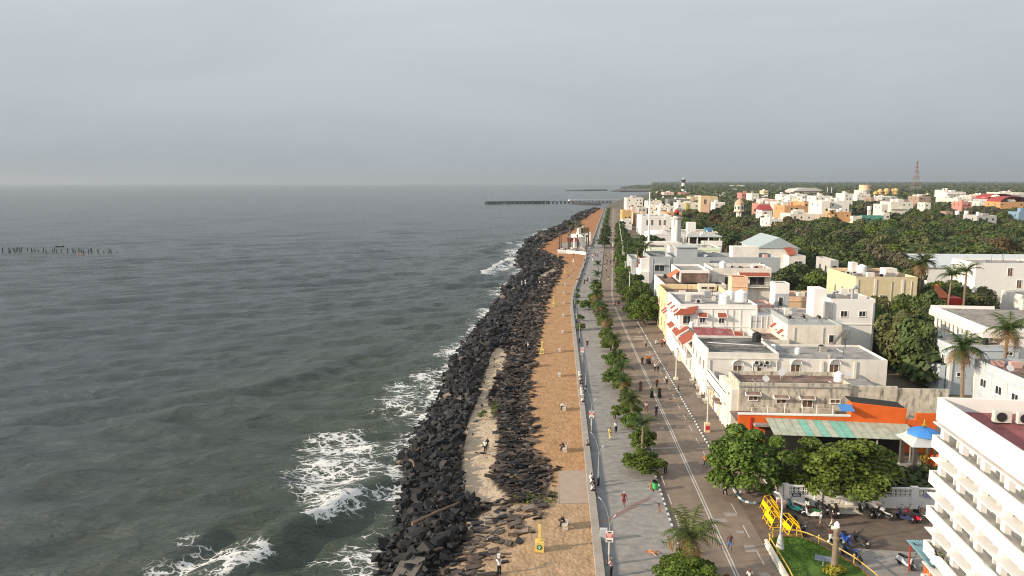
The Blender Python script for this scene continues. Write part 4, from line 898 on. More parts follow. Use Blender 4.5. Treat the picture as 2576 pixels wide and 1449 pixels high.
# ---- lighthouse quarter
def mid():
    i = Bld('pale_green_house', 'pale green house with arched brown windows beyond the grey block', 'building', 7.6, 254)
    i.shell(7.6, 254, 31.2, 270, 0, 12.2, PGREEN, ROOFG, .4, cor=(11.4,))
    for x in (22.3, 25.7, 29.0): i.win('N', x, 10.0, 254, 1.2, 1.4, 'cream_shut'); 
    i.box('roof_garden_wall', 8, 262, 12.2, 19, 269, 13.2, W); i.shell(13, 245, 19, 252, 0, 13.4, W, ROOFB, .4, name='front_block')
    j = Bld('pavilion_restaurant', 'white restaurant building with flat pavilion roof left open at sides', 'building', 19.6, 275)
    j.shell(22.6, 272, 35.5, 285, 0, 11.4, W, ROOFB, .5); j.box('pavilion_roof', 23.5, 274, 14.3, 36, 287, 14.6, LIGHTG)
    for x in (24, 27, 31, 35): 
        for y in (274.4, 286): j.box('post', x, y, 11.6, x+.4, y+.4, 14.28, WH)
    j.box('bar_wall', 25, 280, 11.6, 34, 284, 14.2, DARK); j.box('front_parapet', 28, 271.8, 11.2, 35.6, 271.98, 13.2, WH)
    for x in (25.5, 30.5): b = MB(); b.lathe([(1.3,0),(1.3,2.2)], 12, (0,0,0), 0, math.pi); b.v = [(x+q[0]-19.6, q[2]+4, q[1]+14.6) for q in b.v]; j.part('curved_fin', b, W)
    c = Bld('bow_roof_hall', 'white hall with gently bowed roofline right of the flagpole', 'building', 19.4, 350); c.shell(19.4, 350, 29.5, 375, 0, 9.8, WH, ROOFG, .6, cor=(8.6,)); b = MB(); pts = [(k/10*10.3, .0, 9.8+.9*math.sin(math.pi*k/10)) for k in range(11)]
    b.add([(p[0], -.1, 9.7) for p in pts] + [(p[0], -.1, p[2]) for p in pts] + [(p[0], 25, p[2]) for p in pts], [(k, k+1, 12+k, 11+k) for k in range(10)] + [(11+k, 12+k, 23+k, 22+k) for k in range(10)]); c.part('bowed_parapet', b, WH)
    c2 = Bld('lift_block_house', 'white house with blank rectangular lift block right of the white lighthouse', 'building', 30, 372); c2.shell(30, 372, 55, 395, 0, 9.8, W, ROOFG, .6); c2.box('lift_block', 42.2, 384, 9, 46.4, 389, 13.9, WH); c2.box('blue_tank_room', 50, 378, 9, 53.5, 381, 11.5, mat('blue_sheet', (.10,.22,.34), .6)); 
    m = Bld('columned_hall', 'white neoclassical hall with tall dark windows behind the lighthouse', 'building', 30.7, 491); m.shell(30.7, 491, 50, 520, 0, 12.6, WH, ROOFG, .9, cor=(11,)); m.box('end_block', 45.5, 490.4, 0, 50.1, 490.98, 13, WH)
    for x in (34.5, 37.6, 42.6, 45.6): m.win('N', x, 8.2 if x < 45 else 8.2, 491 if x < 45.4 else 490.4, 1.3, 3.4, 'white_shut')
    L = Bld('lighthouse', 'old white fluted lighthouse with small red lantern room', 'lighthouse', 27.3, 325)
    b = MB()
    prof = [(2.05,0),(1.95,8),(1.75,18.2)]; b.lathe(prof, 16); L.part('shaft', b, WH)
    for k in range(8):
        a = 2*math.pi*k/8; q = MB(); q.cbox((1.9*math.cos(a), 1.9*math.sin(a), 10), (.25, .5, 16.2), a); L.part('rib', q, WH)
    b = MB(); b.lathe([(1.8,18.0),(2.05,18.3),(2.45,18.9),(2.5,19.2),(2.2,19.2)], 20); L.part('gallery', b, WH)
    b = MB(); b.lathe([(1.5,19.2),(1.5,20.1)], 14); L.part('lantern_base', b, W); b = MB(); b.lathe([(.95,20.1),(.95,21.3)], 12); L.part('lantern', b, DARK)
    b = MB()
    for k in range(12): a = 2*math.pi*k/12; b.tube((2.2*math.cos(a), 2.2*math.sin(a), 19.2), (2.2*math.cos(a), 2.2*math.sin(a), 20.1), .04, n=4)
    b.lathe([(2.25,20.05),(2.25,20.12),(2.15,20.12)], 16); L.part('railing', b, IRON)
    b = MB(); b.lathe([(1.15,21.2),(1.1,21.6),(.75,22.2),(.2,22.5),(.12,22.9)], 12); L.part('red_cap', b, RED)
    f = Bld('flagpole', 'very tall white flagpole rising from a white rooftop plinth', 'flagpole', 9.8, 276); b = MB(); b.tube((0,0,12),(0,0,30.6),.42,.16,n=10); f.part('pole', b, WH); b = MB(); b.box(-1.6,-1.2,0,1.4,1.2,12.4); f.part('plinth', b, W)
    o = Bld('hip_roof_hall', 'white hall with pale blue grey pitched roof and red porch', 'building', 39.7, 240)
    o.box('wall', 40.2, 240, 0, 52.5, 262, 13.3, W)
    b = MB(); z0, z1 = 13.3, 16.8
    b.add([(-.3,-.3,z0),(6.7,-.3,z1),(13.3,-.3,z0),(-.3,22,z0),(6.7,22,z1),(13.3,22,z0)], [(0,1,4,3),(1,2,5,4),(0,2,1),(3,4,5)]); o.part('roof', b, mat('blue_grey_sheet', (.36,.42,.43), .6, .08)); 
    o.box('porch', 48, 234, 0, 53, 239.9, 11.5, W); b = MB(); b.slab((8.2,-6.2,11.6),(8.2,-.1,13.6),(10.6,-.1,13.8),(10.6,-6.2,12.2),.15); o.part('porch_roof', b, TILE); o.win('N', 50.8, 8.5, 234, 2.2, 2.6, 'white_dark')
    t = Bld('yellow_hall', 'long mustard yellow hall with terrace clutter above dark trees', 'building', 42.9, 170)
    t.shell(43.5, 170, 57, 188, 0, 13, YEL, ROOFB, .8); 
    for x0, y0, x1, y1 in [(2300-80,748,2238,754)]: pass
    for x, y in ((2220,755),(2272,763)): p = onY(x, y, 170); t.win('N', p.x, p.z, 170, 1.2, 2.2, 'white_glass')
    for x in (43.6, 47.6, 53.6): t.box('pilaster', x, 169.85, 0, x+.5, 169.98, 12.4, W)
    for y in (173, 177.5, 182): t.win('L', y, 8.5, 43.5, 1.1, 2.6, 'white_shut')
    tank(50.2, 184, 12.2, 1.2, 2.0, 'white drum tank on the mustard yellow hall'); t.box('roof_room', 52, 175, 12.2, 54.6, 178, 14.3, W); t.box('roof_room', 48.2, 185, 12.2, 49.6, 187.5, 14.6, W)
    for i, (x, lb) in enumerate(((45.5,'leftmost air conditioner on the yellow hall'),(47,'air conditioner second from left on the yellow hall'))): aircon(x, 180, 12.2, lb, 0, 1.2)
    u = Bld('long_white_hall', 'very long white hall with pale sloping roof at right edge', 'building', 84, 222); u.box('wall', 84, 222, 0, 135, 250, 9.6, WH); b = MB(); b.slab((-.5,-.5,9.65),(51,-.5,9.65),(51,14,12.2),(-.5,14,12.2),.2); u.part('roof', b, mat('pale_sheet_roof', (.55,.57,.58), .6, .06))
    v = Bld('white_office_block', 'white cubic office block with blue roof trim at right edge', 'building', 83.5, 196); v.shell(83.5, 196, 108, 208, 0, 13.6, WH, ROOFG, .5); 
    for x, z in ((92, 11.3), (94.5, 8.2), (92.5, 5.6), (97, 8.2)): v.win('N', x, z, 196, 1.1, 2.0, 'white_shut')
    v.box('blue_panel', 95.5, 195.9, 10.6, 108, 195.98, 12.4, mat('blue_panel', (.06,.22,.45), .6)); v.shell(88, 183, 112, 192, 0, 7.2, W, ROOFG, .5, name='low_wing')
    # colonnade mansion
    k = Bld('colonnade_mansion', 'old mansion with white columned verandah and ribbed grey roof', 'building', 47.2, 143, R(-5.3))
    b = MB(); b.box(3.0, -22, 0, 32, 0, 9.6); k.part('wall', b, W); b = MB(); b.box(-.3, -22, 9.2, 33, .2, 10.2); k.part('entablature', b, W)
    b = MB(); b.box(-.1, -21.9, 10.22, .15, .1, 11.0); b.box(.16, -.1, 10.22, 11, .1, 11.0); b.box(-.1, -22.1, 10.22, 32, -21.92, 11.0); k.part('balustrade', b, WH)
    b = MB(); b.box(.3, -21.8, 10.21, 32, -.3, 10.35); k.part('roof', b, ROOFG)
    for y in np.arange(-21, 0, 1.5): b = MB(); b.box(.6, y, 10.36, 31, y+.35, 10.6); k.part('roof_rib', b, CONC)
    for y in np.arange(-15.5, .1, 1.75): b = MB(); b.lathe([(.36,4.2),(.34,6),(.29,8.9),(.42,9.0),(.42,9.19)], 12, (.3, y-.5, 0)); k.part('column', b, WH)
    b = MB(); b.box(-.2, -16.5, 0, 2.99, .1, 4.2); k.part('verandah_floor', b, W); 
    a = Bld('blue_annex', 'pale blue two storey annex with stone trim below the mansion', 'building', 39.6, 120); BL = mat('pale_blue_plaster', (.46,.50,.54), .8, .08, .8, stain=(.6,.58,.5), stain_amt=.4)
    a.shell(39.6, 120, 50, 129, 0, 8.2, BL, CONC, .3, cor=(7.3,)); 
    for y in (122.3, 126.3): a.win('L', y, 5.2, 39.6, .9, 1.8, 'white_glass')
    for x, z in ((41.5,6.9),(41.3,3.4),(48.5,6.9),(46.5,3.6)): a.win('N', x, z, 120, 1.1, .5, 'white_dark')
    a.box('lower_wall', 38.5, 121, 0, 39.4, 130, 4.6, BL); a.box('pilaster', 39.45, 119.85, 0, 39.9, 119.99, 8, W)
    x = Bld('grey_blue_villa', 'grey blue villa side with white string courses and shuttered windows', 'building', 33.4, 86, 0); x.shell(33.4, 86, 48, 102, 0, 10.2, BL, ROOFB, .7, cor=(9.0, 5.6))
    for y in (89, 92.5, 96, 99.5): x.win('L', y, 7.4, 33.4, 1.3, 1.0, 'white_glass'); x.win('L', y, 3.6, 33.4, 1.3, 1.4, 'white_glass')
    for y in (87, 90.8, 94.3, 97.8, 101.5): x.box('pilaster', 33.25, y-.2, 0, 33.395, y+.2, 8.9, W)
    y = Bld('red_gabled_hut', 'small dark hut with orange pyramid roof among coconut palms', 'building', 66, 175); y.box('wall', 62, 175, 0, 70, 182, 7.5, RED); b = MB(); b.add([(-3.5,-.5,7.6),(1,-.5,7.6),(1,5,7.6),(-3.5,5,7.6),(-1.2,2.2,10.6)], [(0,1,4),(1,2,4),(2,3,4),(3,0,4)]); y.part('roof', b, mat('orange_tile', (.5,.15,.07)))
mid()

def clutter():
    q = random.Random(12); roofs = {'white_corner_house': [(1,16,10,26,7.3),(12,1,26,10,6.4)], 'white_hotel': [(1,2,13,15,10.7)], 'yellow_house': [(1,1,9,12,8.9)], 'terrace_house': [(1,14,3,18,9.5)], 'red_awning_house': [(1,1,13,10,12.2)], 'grey_block': [(8,2,35,8,11.7)], 'cafe_house': [(1,8,9,16,9.15)], 'windowed_block': [(1,1,7,7,12.6)], 'yellow_hall': [(1,1,12,16,12.2)], 'pale_green_house': [(1,1,22,14,11.8)], 'weathered_building': [(1,1,13,6,6.8)], 'mural_building': [(3,5,22,13,3.8)], 'lift_block_house': [(1,1,24,10,9.2)], 'columned_hall': [(1,2,18,25,11.7)], 'white_office_block': [(2,1,22,10,13.1)], 'long_white_hall': [], 'blue_annex': [(1,1,9,8,7.9)], 'grey_blue_villa': [(1,1,13,15,9.5)], 'terracotta_roof_house': [(1,6,9,12,10.0)]}
    for o in list(SC.objects):
        if o.parent or o.name not in roofs: continue
        for x0, y0, x1, y1, z in roofs[o.name]:
            n = int((x1-x0)*(y1-y0)/16)+2
            for _ in range(min(n, 12)):
                x, y, k = q.uniform(x0, x1), q.uniform(y0, y1), q.random(); b = MB()
                if k < .25: b.box(x, y, z, x+q.uniform(.5,1.6), y+q.uniform(.5,1.4), z+q.uniform(.4,1.5)); b.build('roof_box', q.choice((W, CONC, CREAM, METAL, PINK)), o)
                elif k < .5: a = q.choice((0, 1.57))+q.uniform(-.1,.1); l = q.uniform(1.5, 4); b.tube((x,y,z+.12),(min(x1,x+l*math.cos(a)),min(y1,y+l*math.sin(a)),z+.12),.05,n=5); b.build('roof_pipe', q.choice((PLAST, IRON, METAL)), o)
                elif k < .62: b.tube((x,y,z),(x,y,z+q.uniform(1.2,3.0)),.04,n=5); b.build('aerial_pole', IRON, o)
                elif k < .74: b.tube((x,y,z),(x,y,z+.7),.04,n=5); b.lathe([(.03,0),(.3,.06),(.48,.2)], 12); m = Matrix.Translation((x,y,z+.8)) @ Matrix.Rotation(R(50),4,'X'); v0 = len(b.v)-36; b.v[v0:] = [tuple(m @ Vector(p)) for p in b.v[v0:]]; b.build('satellite_dish', LIGHTG, o)
                elif k < .88: b.box(x, y, z, x+q.uniform(1,2.6), y+.12, z+q.uniform(.3,.6)); b.build('low_partition', q.choice((W, CONC)), o)
                else: b.lathe([(.42,0),(.44,.1),(.44,.9),(.2,1.05)], 12, (x,y,z)); b.build('roof_tank', q.choice((PLAST, BLACKP, PLAST)), o)
    for nm, plane, us, zs, axis in (('white_corner_house', 0, (.4, 10.7), (0, 6.4), 'N'), ('white_hotel', 0, (1.6, 9.5, 14.1), (0, 10.2), 'N'), ('windowed_block', 0, (.4, 7.6), (0, 12.3), 'N'), ('yellow_hall', 0, (8.5, 12.8), (0, 12), 'N'), ('grey_block', 0, (14, 24, 31), (0, 11.6), 'N'), ('cafe_house', 0, (1.2, 6.1), (0, 8.9), 'N')):
        o = bpy.data.objects[nm]
        for u in us: b = MB(); b.tube((u, -.1, zs[0]), (u, -.1, zs[1]), .06, n=6); b.build('drain_pipe', q.choice((W, LIGHTG)), o)
clutter()
# ------------------------------------------------------------------ far town
LAND = [(1718,470,'the black and white lighthouse'),(1774,505,'the peach arched tower'),(1860,525,'the peach domed tower'),(2000,525,'the red roofed orange block'),(2036,480,'the grey vaulted hall'),(2110,525,'the big white block'),(2180,480,'the round drum building'),(2308,450,'the lattice mast'),(2405,490,'the blue topped white block'),(2550,512,'the red vaulted orange hall'),(2492,592,'the white domed monument'),(1597,505,'the white seaside hotel'),(1662,527,'the white column fronted house'),(2195,640,'the mustard yellow hall'),(1700,560,'the white fluted lighthouse'),(2145,800,'the two window white block'),(1635,545,'the tall flagpole'),(2420,535,'the twin white tanks')]
def place(X, Y, Z, skip=None):
    px, py = proj(X, Y, Z); best = min((l for l in LAND if l[2] != skip), key=lambda l: abs(l[0]-px) + 1.6*abs(l[1]-py))
    dx, dy = px-best[0], py-best[1]
    if abs(dx) > abs(dy)*1.2: return ('right of ' if dx > 0 else 'left of ') + best[2]
    return ('below ' if dy > 0 else 'beyond ') + best[2]
FC = {'white': W, 'cream': CREAM, 'yellow': YEL, 'ochre': mat('ochre_plaster', (.56,.38,.15), .8, .08, .3), 'orange': mat('faded_orange_plaster', (.54,.30,.14), .8, .08, .3), 'peach': PEACH, 'pink': mat('pale_pink_plaster', (.70,.50,.45), .8, .08, .3), 'coral': mat('coral_plaster', (.48,.23,.19), .8, .08, .3), 'grey': mat('grey_plaster', (.42,.41,.39), .8, .1, .3), 'blue grey': GREY, 'brown': mat('brown_plaster', (.34,.24,.19), .85, .15, .3), 'olive': mat('olive_plaster', (.40,.36,.10), .8, .08, .3), 'green': mat('green_sheet', (.10,.30,.22), .7, .1, .3), 'dull grey': mat('dull_roof_grey', (.23,.22,.21), .9, .15, .3), 'blue': mat('blue_plaster', (.20,.30,.40), .7, .1, .3)}
FR = {'g': ROOFG, 'r': mat('red_sheet_roof', (.32,.05,.045), .7, .12, .3), 'd': CONC, 'b': mat('blue_sheet_roof', (.14,.25,.38), .6, .1, .3), 'n': ROOFB}
FW = None
FOOT = [(0,81,60,260)]
def farhouse(x0, x1, yt, s, d, col, roof='g', label=None, par=.8, nw=4, yb=None, cat='building', name='town_house'):
    global FW
    a, b = onY(x0, yt, s), onY(x1, yt, s); w = b.x - a.x; z = max(a.z, 4.0)
    B = Bld(name, label or 'x', cat, a.x, s); B.shell(a.x, s, b.x, s+d, 0, z, FC[col], FR[roof], par)
    if FW is None:
        q = MB(); q.box(-.55, -.05, -.7, .55, .02, .7); FW = q.mesh('window', PANE)
    k = max(1, min(nw, int(w/3)))
    q_ = random.Random(int(x0*7+yt*13))
    for i in range(k):
        for fl in range(2 if z > 9 else 1):
            if q_.random() < .7: link('window', FW, B.root, ((i+q_.uniform(.3,.7))*w/k, 0, z-2.4-3.2*fl), 0, (q_.uniform(.7,1.7), 1, q_.uniform(.6,1.3)))
    if w > 7 and d > 7:
        for _ in range(q_.randint(1, 3)):
            rx, ry, rw2, rh = q_.uniform(.05,.7)*w, q_.uniform(.1,.6)*d, q_.uniform(.12,.3)*w, q_.uniform(1.0,2.8); b_ = MB(); b_.box(rx, ry, z-par, rx+rw2, ry+min(.3*d, 5), z-par+rh+.5); b_.build('roof_room', q_.choice((W, W, CREAM, FC[col], CONC)), B.root)
        if q_.random() < .6: b_ = MB(); b_.lathe([(1.0,z-par+.6),(1.0,z-par+2.6),(.4,z-par+2.9)], 10, (q_.uniform(.2,.8)*w, q_.uniform(.3,.7)*d, 0)); b_.build('roof_tank', PLAST, B.root)
        if q_.random() < .5: b_ = MB(); zz = z-3.1*q_.randint(1,2); b_.box(0, -1.1, zz, w*q_.uniform(.4,1), -.01, zz+.9); b_.build('balcony', FC[col], B.root)
    for i in range(2): link('window', FW, B.root, (0, d*(.3+.4*i), z-2.6), R(-90))
    FOOT.append((a.x-2, b.x+2, s-2, s+d+2)); B.z1 = z; B.w = w
    if not label:
        sz = 'tiny' if w < 12 else 'low' if z < 11 else 'tall' if z > 18 else 'small'
        B.root['label'] = f"{sz} {col} house{' with red roof' if roof == 'r' else ' with blue roof' if roof == 'b' else ''} {place(a.x+w/2, s, z)}"
        B.root['group'] = 'houses of the far town'
    return B
def gable(B, w, d, z, h, m, name='pitched_roof', ov=.6):
    b = MB(); b.add([(-ov,-ov,z),(w+ov,-ov,z),(w+ov,d/2,z+h),(-ov,d/2,z+h),(w+ov,d+ov,z),(-ov,d+ov,z)], [(0,1,2,3),(3,2,4,5),(0,3,5),(1,4,2)]); return B.part(name, b, m)
TOWN = [(1576,1618,498,800,30,'white','g','white seaside hotel with framed bays at the end of the street'),(1567,1590,553,545,20,'white','g','low white house below the bright yellow street house'),(1566,1589,529,592,22,'ochre','d','bright yellow street house with small twin windows'),(1598,1621,537,600,25,'peach','n','long peach house next to the bright yellow house'),(1607,1627,522,650,25,'grey','d','plain grey house behind the peach house'),(1590,1606,521,680,20,'pink','r','pink house with bright red roof panel near the street'),
 (1635,1661,518,640,25,'white','g','white house with blank upper wall just right of the flagpole'),(1661,1696,519,620,25,'white','d','white column fronted house with open dark bays'),(1677,1716,534,560,25,'orange','d','orange house directly behind the white fluted lighthouse'),(1630,1665,506,760,30,'white','g','long white house under a yellow roof room'),(1648,1662,504,765,14,'yellow','d','yellow roof room standing on the long white house'),
 (1681,1737,501,800,25,'dull grey','d','long dull grey shed between dark trees'),(1737,1806,495,850,25,'yellow','g','long yellow wall of a school behind the peach tower'),(1706,1762,511,640,25,'white','g','long white house left of the peach arched tower'),(1799,1824,509,700,20,'white','d','white house with dark roof right of the peach arched tower'),(1652,1664,484,1500,25,'ochre','d','yellow house far up the coast'),(1670,1695,483,1250,30,'pink','g','pale pink block far up the coast'),(1712,1733,484,1300,30,'coral','g','coral house below the black and white lighthouse'),
 (1866,1890,485,1000,25,'coral','r','stepped house of red roofed storeys beyond the domed tower'),(1891,1909,487,900,25,'white','g',None),(1919,1955,502,750,25,'pink','g','flat pink house with long front right of the domed tower'),(1910,1954,512,680,25,'coral','n','low coral house in front of the flat pink house'),(1917,1943,528,600,18,'white','r','white house with bright red hipped roof among trees'),(1974,2024,517,560,28,'orange','r','long orange block with red roof'),(2024,2049,508,560,28,'orange','r','taller end tower of the orange block with red roof'),(1988,2064,538,500,22,'cream','d','long cream wall below the orange block'),(1955,1974,508,640,20,'cream','g','pale cream house left of the blue roof'),(1975,2002,508,650,20,'blue','b','house with bright blue sheet roof'),
 (1967,1985,489,850,25,'white','d',None),(1986,2003,494,830,25,'white','g',None),(2004,2031,488,880,25,'white','d',None),(2008,2030,500,760,20,'yellow','g',None),(1921,1933,479,1300,25,'yellow','g',None),(1936,1969,551,440,20,'white','d','white roof terrace half buried in the wood'),(1942,1959,566,425,12,'pink','n','small pink house wall deep in the wood'),
 (2068,2089,506,500,26,'cream','d','cream half of the big white block with tall slots'),(2091,2137,506,503,26,'white','d','big white block with balconies in the middle of town'),(2097,2141,533,485,14,'orange','d','orange low wing below the big white block'),(2053,2094,493,700,25,'white','g',None),(2125,2146,487,800,25,'white','g',None),(2157,2190,488,900,25,'white','d',None),(2219,2240,496,850,25,'grey','d',None),(2241,2257,494,870,25,'grey','g',None),(2192,2211,496,870,20,'brown','d',None),(2242,2297,508,650,22,'cream','n','long cream house with dark windows at the wood edge'),(2219,2234,514,600,16,'cream','g','small cream house with pointed top at the wood edge'),(2146,2169,544,480,14,'cream','g','cream wall beside the green sheet fence'),(2169,2223,542,482,4,'green','g','long green sheet fence at the edge of the wood'),(2222,2239,536,490,14,'cream','r','cream hut with dark red roof right of the green fence'),
 (2312,2342,494,800,24,'brown','n','brown house with long roof right of the lattice mast'),(2327,2342,510,700,14,'cream','g',None),(2374,2394,478,1050,24,'white','g',None),(2383,2430,483,1000,26,'white','b','blue topped white block with wide windows'),(2384,2410,498,820,25,'cream','g',None),(2410,2440,500,800,22,'cream','d',None),(2444,2466,491,900,25,'pink','g','pale pink house on the town edge'),(2467,2493,490,930,25,'yellow','g','yellow house on the town edge right of the pink one'),(2420,2445,508,720,18,'coral','n','low coral house above the wood'),(2484,2520,501,720,24,'blue grey','g','pale blue grey house left of the red vaulted hall'),(2464,2485,507,730,20,'cream','g',None),(2517,2576,508,690,26,'orange','n','orange hall with big red vaulted roof at right edge'),(2516,2576,484,850,26,'white','g','wide white hospital like block at right edge'),(2380,2397,532,540,8,'brown','d','broken brown tower stub rising from the wood'),(2458,2508,542,480,16,'grey','d','long weathered grey roof deep in the wood'),(2563,2620,533,520,12,'blue','b','blue shed cut by the right edge'),
 (1811,1840,467,3500,60,'cream','g',None),(1842,1874,466,3500,60,'cream','g',None),(1826,1856,476,2200,40,'white','g',None),(2090,2110,655,215,12,'grey','g','small grey flat hut with dark openings behind yellow hall')]
TB = {}
for r in TOWN:
    B = farhouse(*r[:7], label=r[7]); TB[r[7]] = B
    if r[7] and 'hipped' in r[7]: gable(B, B.w, 18, B.z1, 3.5, FR['r'])
    if r[7] and 'vaulted' in r[7]:
        b = MB(); b.lathe([(13,0),(13,22)], 12, (0,0,0), 0, math.pi); b.v = [(14+q[0], q[2]+2, q[1]*.42+B.z1-.6) for q in b.v]; B.part('vaulted_roof', b, FR['r'])
def special():
    # black and white lighthouse
    p = onY(1718, 488, 1600); L = Bld('striped_lighthouse', 'far black and white banded lighthouse on the horizon', 'lighthouse', p.x, 1600); zt = onY(1718, 452, 1600).z
    bands = 6; 
    for k in range(bands):
        z0, z1 = zt*k/bands, zt*(k+1)/bands; b = MB(); b.lathe([(4.4-.25*k, z0), (4.15-.25*k, z1-.02)], 14); L.part('band', b, WH if k % 2 == 0 else BLACKP)
    b = MB(); b.lathe([(4.6,zt-3.4),(5.2,zt-2.6),(5.2,zt-.2),(3,zt)], 14); L.part('gallery', b, BLACKP); b = MB(); b.lathe([(2.2,zt),(2.2,zt+2.6),(.4,zt+4.5),(.15,zt+8)], 12); L.part('lantern', b, LIGHTG)
    # peach arched tower
    a, c = onY(1763, 493, 620), onY(1786, 493, 620); T = Bld('arched_tower', 'peach square tower with arched niche and heavy cornice', 'tower', a.x, 620); T.shell(a.x, 620, c.x, 630, 0, a.z, PEACH, CONC, .4, cor=(a.z-1.3, a.z-7.5)); T.win('N', (a.x+c.x)/2, a.z-4.6, 620, 2, 3.6, 'cream_shut'); FOOT.append((a.x, c.x, 615, 632))
    a, c = onY(1727, 506, 600), onY(1737.5, 506, 600); T = Bld('olive_tower', 'narrow olive green stair tower with white top', 'tower', a.x, 600); T.shell(a.x, 600, c.x, 606, 0, a.z, FC['olive'], W, .3); T.box('white_top', a.x-.1, 599.9, a.z-1.6, c.x+.1, 599.98, a.z+.3, WH); T.win('N', (a.x+c.x)/2, a.z-4, 600, .8, 1.6, 'cream_shut'); 
    # domed tower
    p = onY(1860, 515, 480); D = Bld('domed_tower', 'peach domed tower on white columns rising out of the wood', 'tower', p.x, 480); zb = p.z; zt = onY(1860, 501, 480).z; zd = onY(1860, 530, 480).z; r = 2.95
    b = MB(); b.lathe([(r*1.04, zb), (r*.98, zb+1.2), (r*.78, zb+(zt-zb)*.6), (r*.4, zb+(zt-zb)*.93), (.1, zt+.4)], 8); D.part('dome', b, mat('dome_tiles', (.62,.36,.25), .8, .15, 1)); b = MB(); b.lathe([(r, zd), (r, zb)], 8); D.part('drum', b, CREAM)
    for k in range(4): q = MB(); an = math.pi/8 + k*math.pi/4 - math.pi*.98; q.cbox((r*.93*math.cos(an), r*.93*math.sin(an), (zd+zb)/2), (.3, .8, 1.9), an); D.part('window', q, DARK)
    for k in range(6): q = MB(); an = k*math.pi/3; q.tube((1.2*math.cos(an), 1.2*math.sin(an), 0), (1.2*math.cos(an), 1.2*math.sin(an), zd-.02), .45, n=10); D.part('column', q, WH)
    b = MB(); b.lathe([(r*1.15, zd-.5), (r*1.15, zd-.02)], 8); D.part('ledge', b, PEACH)
    # round drum building
    p = onY(2176, 478, 1300); w = (onY(2195, 478, 1300).x-onY(2157, 478, 1300).x)/2; D = Bld('drum_building', 'large round white drum building with smaller drum on top', 'building', p.x, 1300+w); b = MB(); b.lathe([(w, 0), (w, p.z), (w-1, p.z)], 24); D.part('lower_drum', b, CREAM); z2 = onY(2180, 465, 1300).z; b = MB(); b.lathe([(w*.74, p.z), (w*.74, z2), (w*.6, z2)], 24, (w*.35, 0, 0)); D.part('upper_drum', b, FC['peach']); b = MB(); b.lathe([(w*1.03, p.z*.55), (w*1.03, p.z*.62)], 24); D.part('window_band', b, DARK)
    # yellow domed complex
    for x, r2, y, lb in ((2206,4.5,482,'yellow drum kiosk, leftmost of the far yellow domed group'),(2218,5,476,'yellow dome right of the round drum building'),(2234,5.5,474,'large lone yellow dome in the far group'),(2250,3.6,475,'small yellow dome left of the last one'),(2257,5,474,'rightmost yellow dome of the far group')):
        p = onY(x, y, 1300); D = Bld('yellow_dome', lb, 'building', p.x, 1305, group='yellow domes by the round building'); b = MB(); b.lathe([(r2*.8, 0), (r2*.8, p.z-r2), (r2, p.z-r2), (r2*.85, p.z-.4*r2), (r2*.4, p.z), (.1, p.z+.8)], 12); D.part('dome', b, FC['ochre'])
    # grey vaulted hall
    a, c = onY(1998, 476, 1500), onY(2072, 476, 1500); w = c.x-a.x; D = Bld('vaulted_hall', 'huge pale grey hall with shallow vaulted roof', 'hall', a.x, 1500); b = MB(); b.box(0, 0, 0, w*.86, 60, a.z-2); D.part('wall', b, FC['pink']); zr = onY(2036, 472.5, 1500).z
    b = MB(); pr = [(0,a.z-4),(w*.12,a.z+.5),(w*.45,zr),(w*.72,zr-.5),(w,a.z-3)]; b.add([(x, -2, z) for x, z in pr]+[(x, 62, z) for x, z in pr], [(i, i+1, 6+i, 5+i) for i in range(4)] + [(4,3,2,1,0)]); D.part('roof', b, mat('pale_vault_sheet', (.55,.53,.48), .7, .06, .2))
    # lattice mast
    p = onY(2308, 404, 2000); Z = p.z; D = Bld('lattice_mast', 'tall red and white lattice mast against the sky', 'mast', p.x, 2000); hw = lambda z: 11*(1-z/Z)**1.3 + 1.0
    lv = [0, .14, .27, .38, .48, .57, .65, .72, .79, .85, .9, .95, 1.0]
    for k in range(12):
        z0, z1 = Z*lv[k], Z*lv[k+1]; b = MB(); r0, r1 = hw(z0), hw(z1); c4 = [(-1,-1),(1,-1),(1,1),(-1,1)]
        for i in range(4):
            p0, p1 = c4[i], c4[(i+1) % 4]; b.tube((p0[0]*r0, p0[1]*r0, z0), (p0[0]*r1, p0[1]*r1, z1), .5, n=4); b.tube((p0[0]*r0, p0[1]*r0, z0), (p1[0]*r1, p1[1]*r1, z1), .27, n=4); b.tube((p1[0]*r0, p1[1]*r0, z0), (p0[0]*r1, p0[1]*r1, z1), .27, n=4); b.tube((p0[0]*r1, p0[1]*r1, z1), (p1[0]*r1, p1[1]*r1, z1), .27, n=4)
        D.part('mast_section', b, mat('mast_red', (.22,.12,.10), .7) if k % 2 == 0 else mat('mast_pale', (.30,.27,.26), .7))
    for x, y0, s, h in ((2082,471,1500,1),(2093,470,1500,1),(1963,470,2000,1)): 
        p = onY(x, y0, s); e = empty('radio_mast', (p.x, s, 0), 'thin far mast ' + place(p.x, s, p.z), 'mast', 'thin far masts'); b = MB(); b.tube((0,0,0),(0,0,p.z),1.3,.7,n=5); b.build('mast', LIGHTG, e)
    # white domed monument
    p = onY(2492, 604, 400); t = onY(2492, 582, 400).z; D = Bld('domed_monument', 'small white bell shaped monument among the trees', 'monument', p.x, 400); k = (t-p.z)/10; b = MB(); b.lathe([(1.0,0),(1.0,p.z-.5),(3.2,p.z-.4),(2.4,p.z+2*k),(1.5,p.z+3.4*k),(1.15,p.z+4.4*k),(1.2,p.z+7*k),(1.5,p.z+7.6*k),(.8,p.z+8.2*k),(.7,p.z+9.2*k),(.1,t)], 14); D.part('bell', b, W)
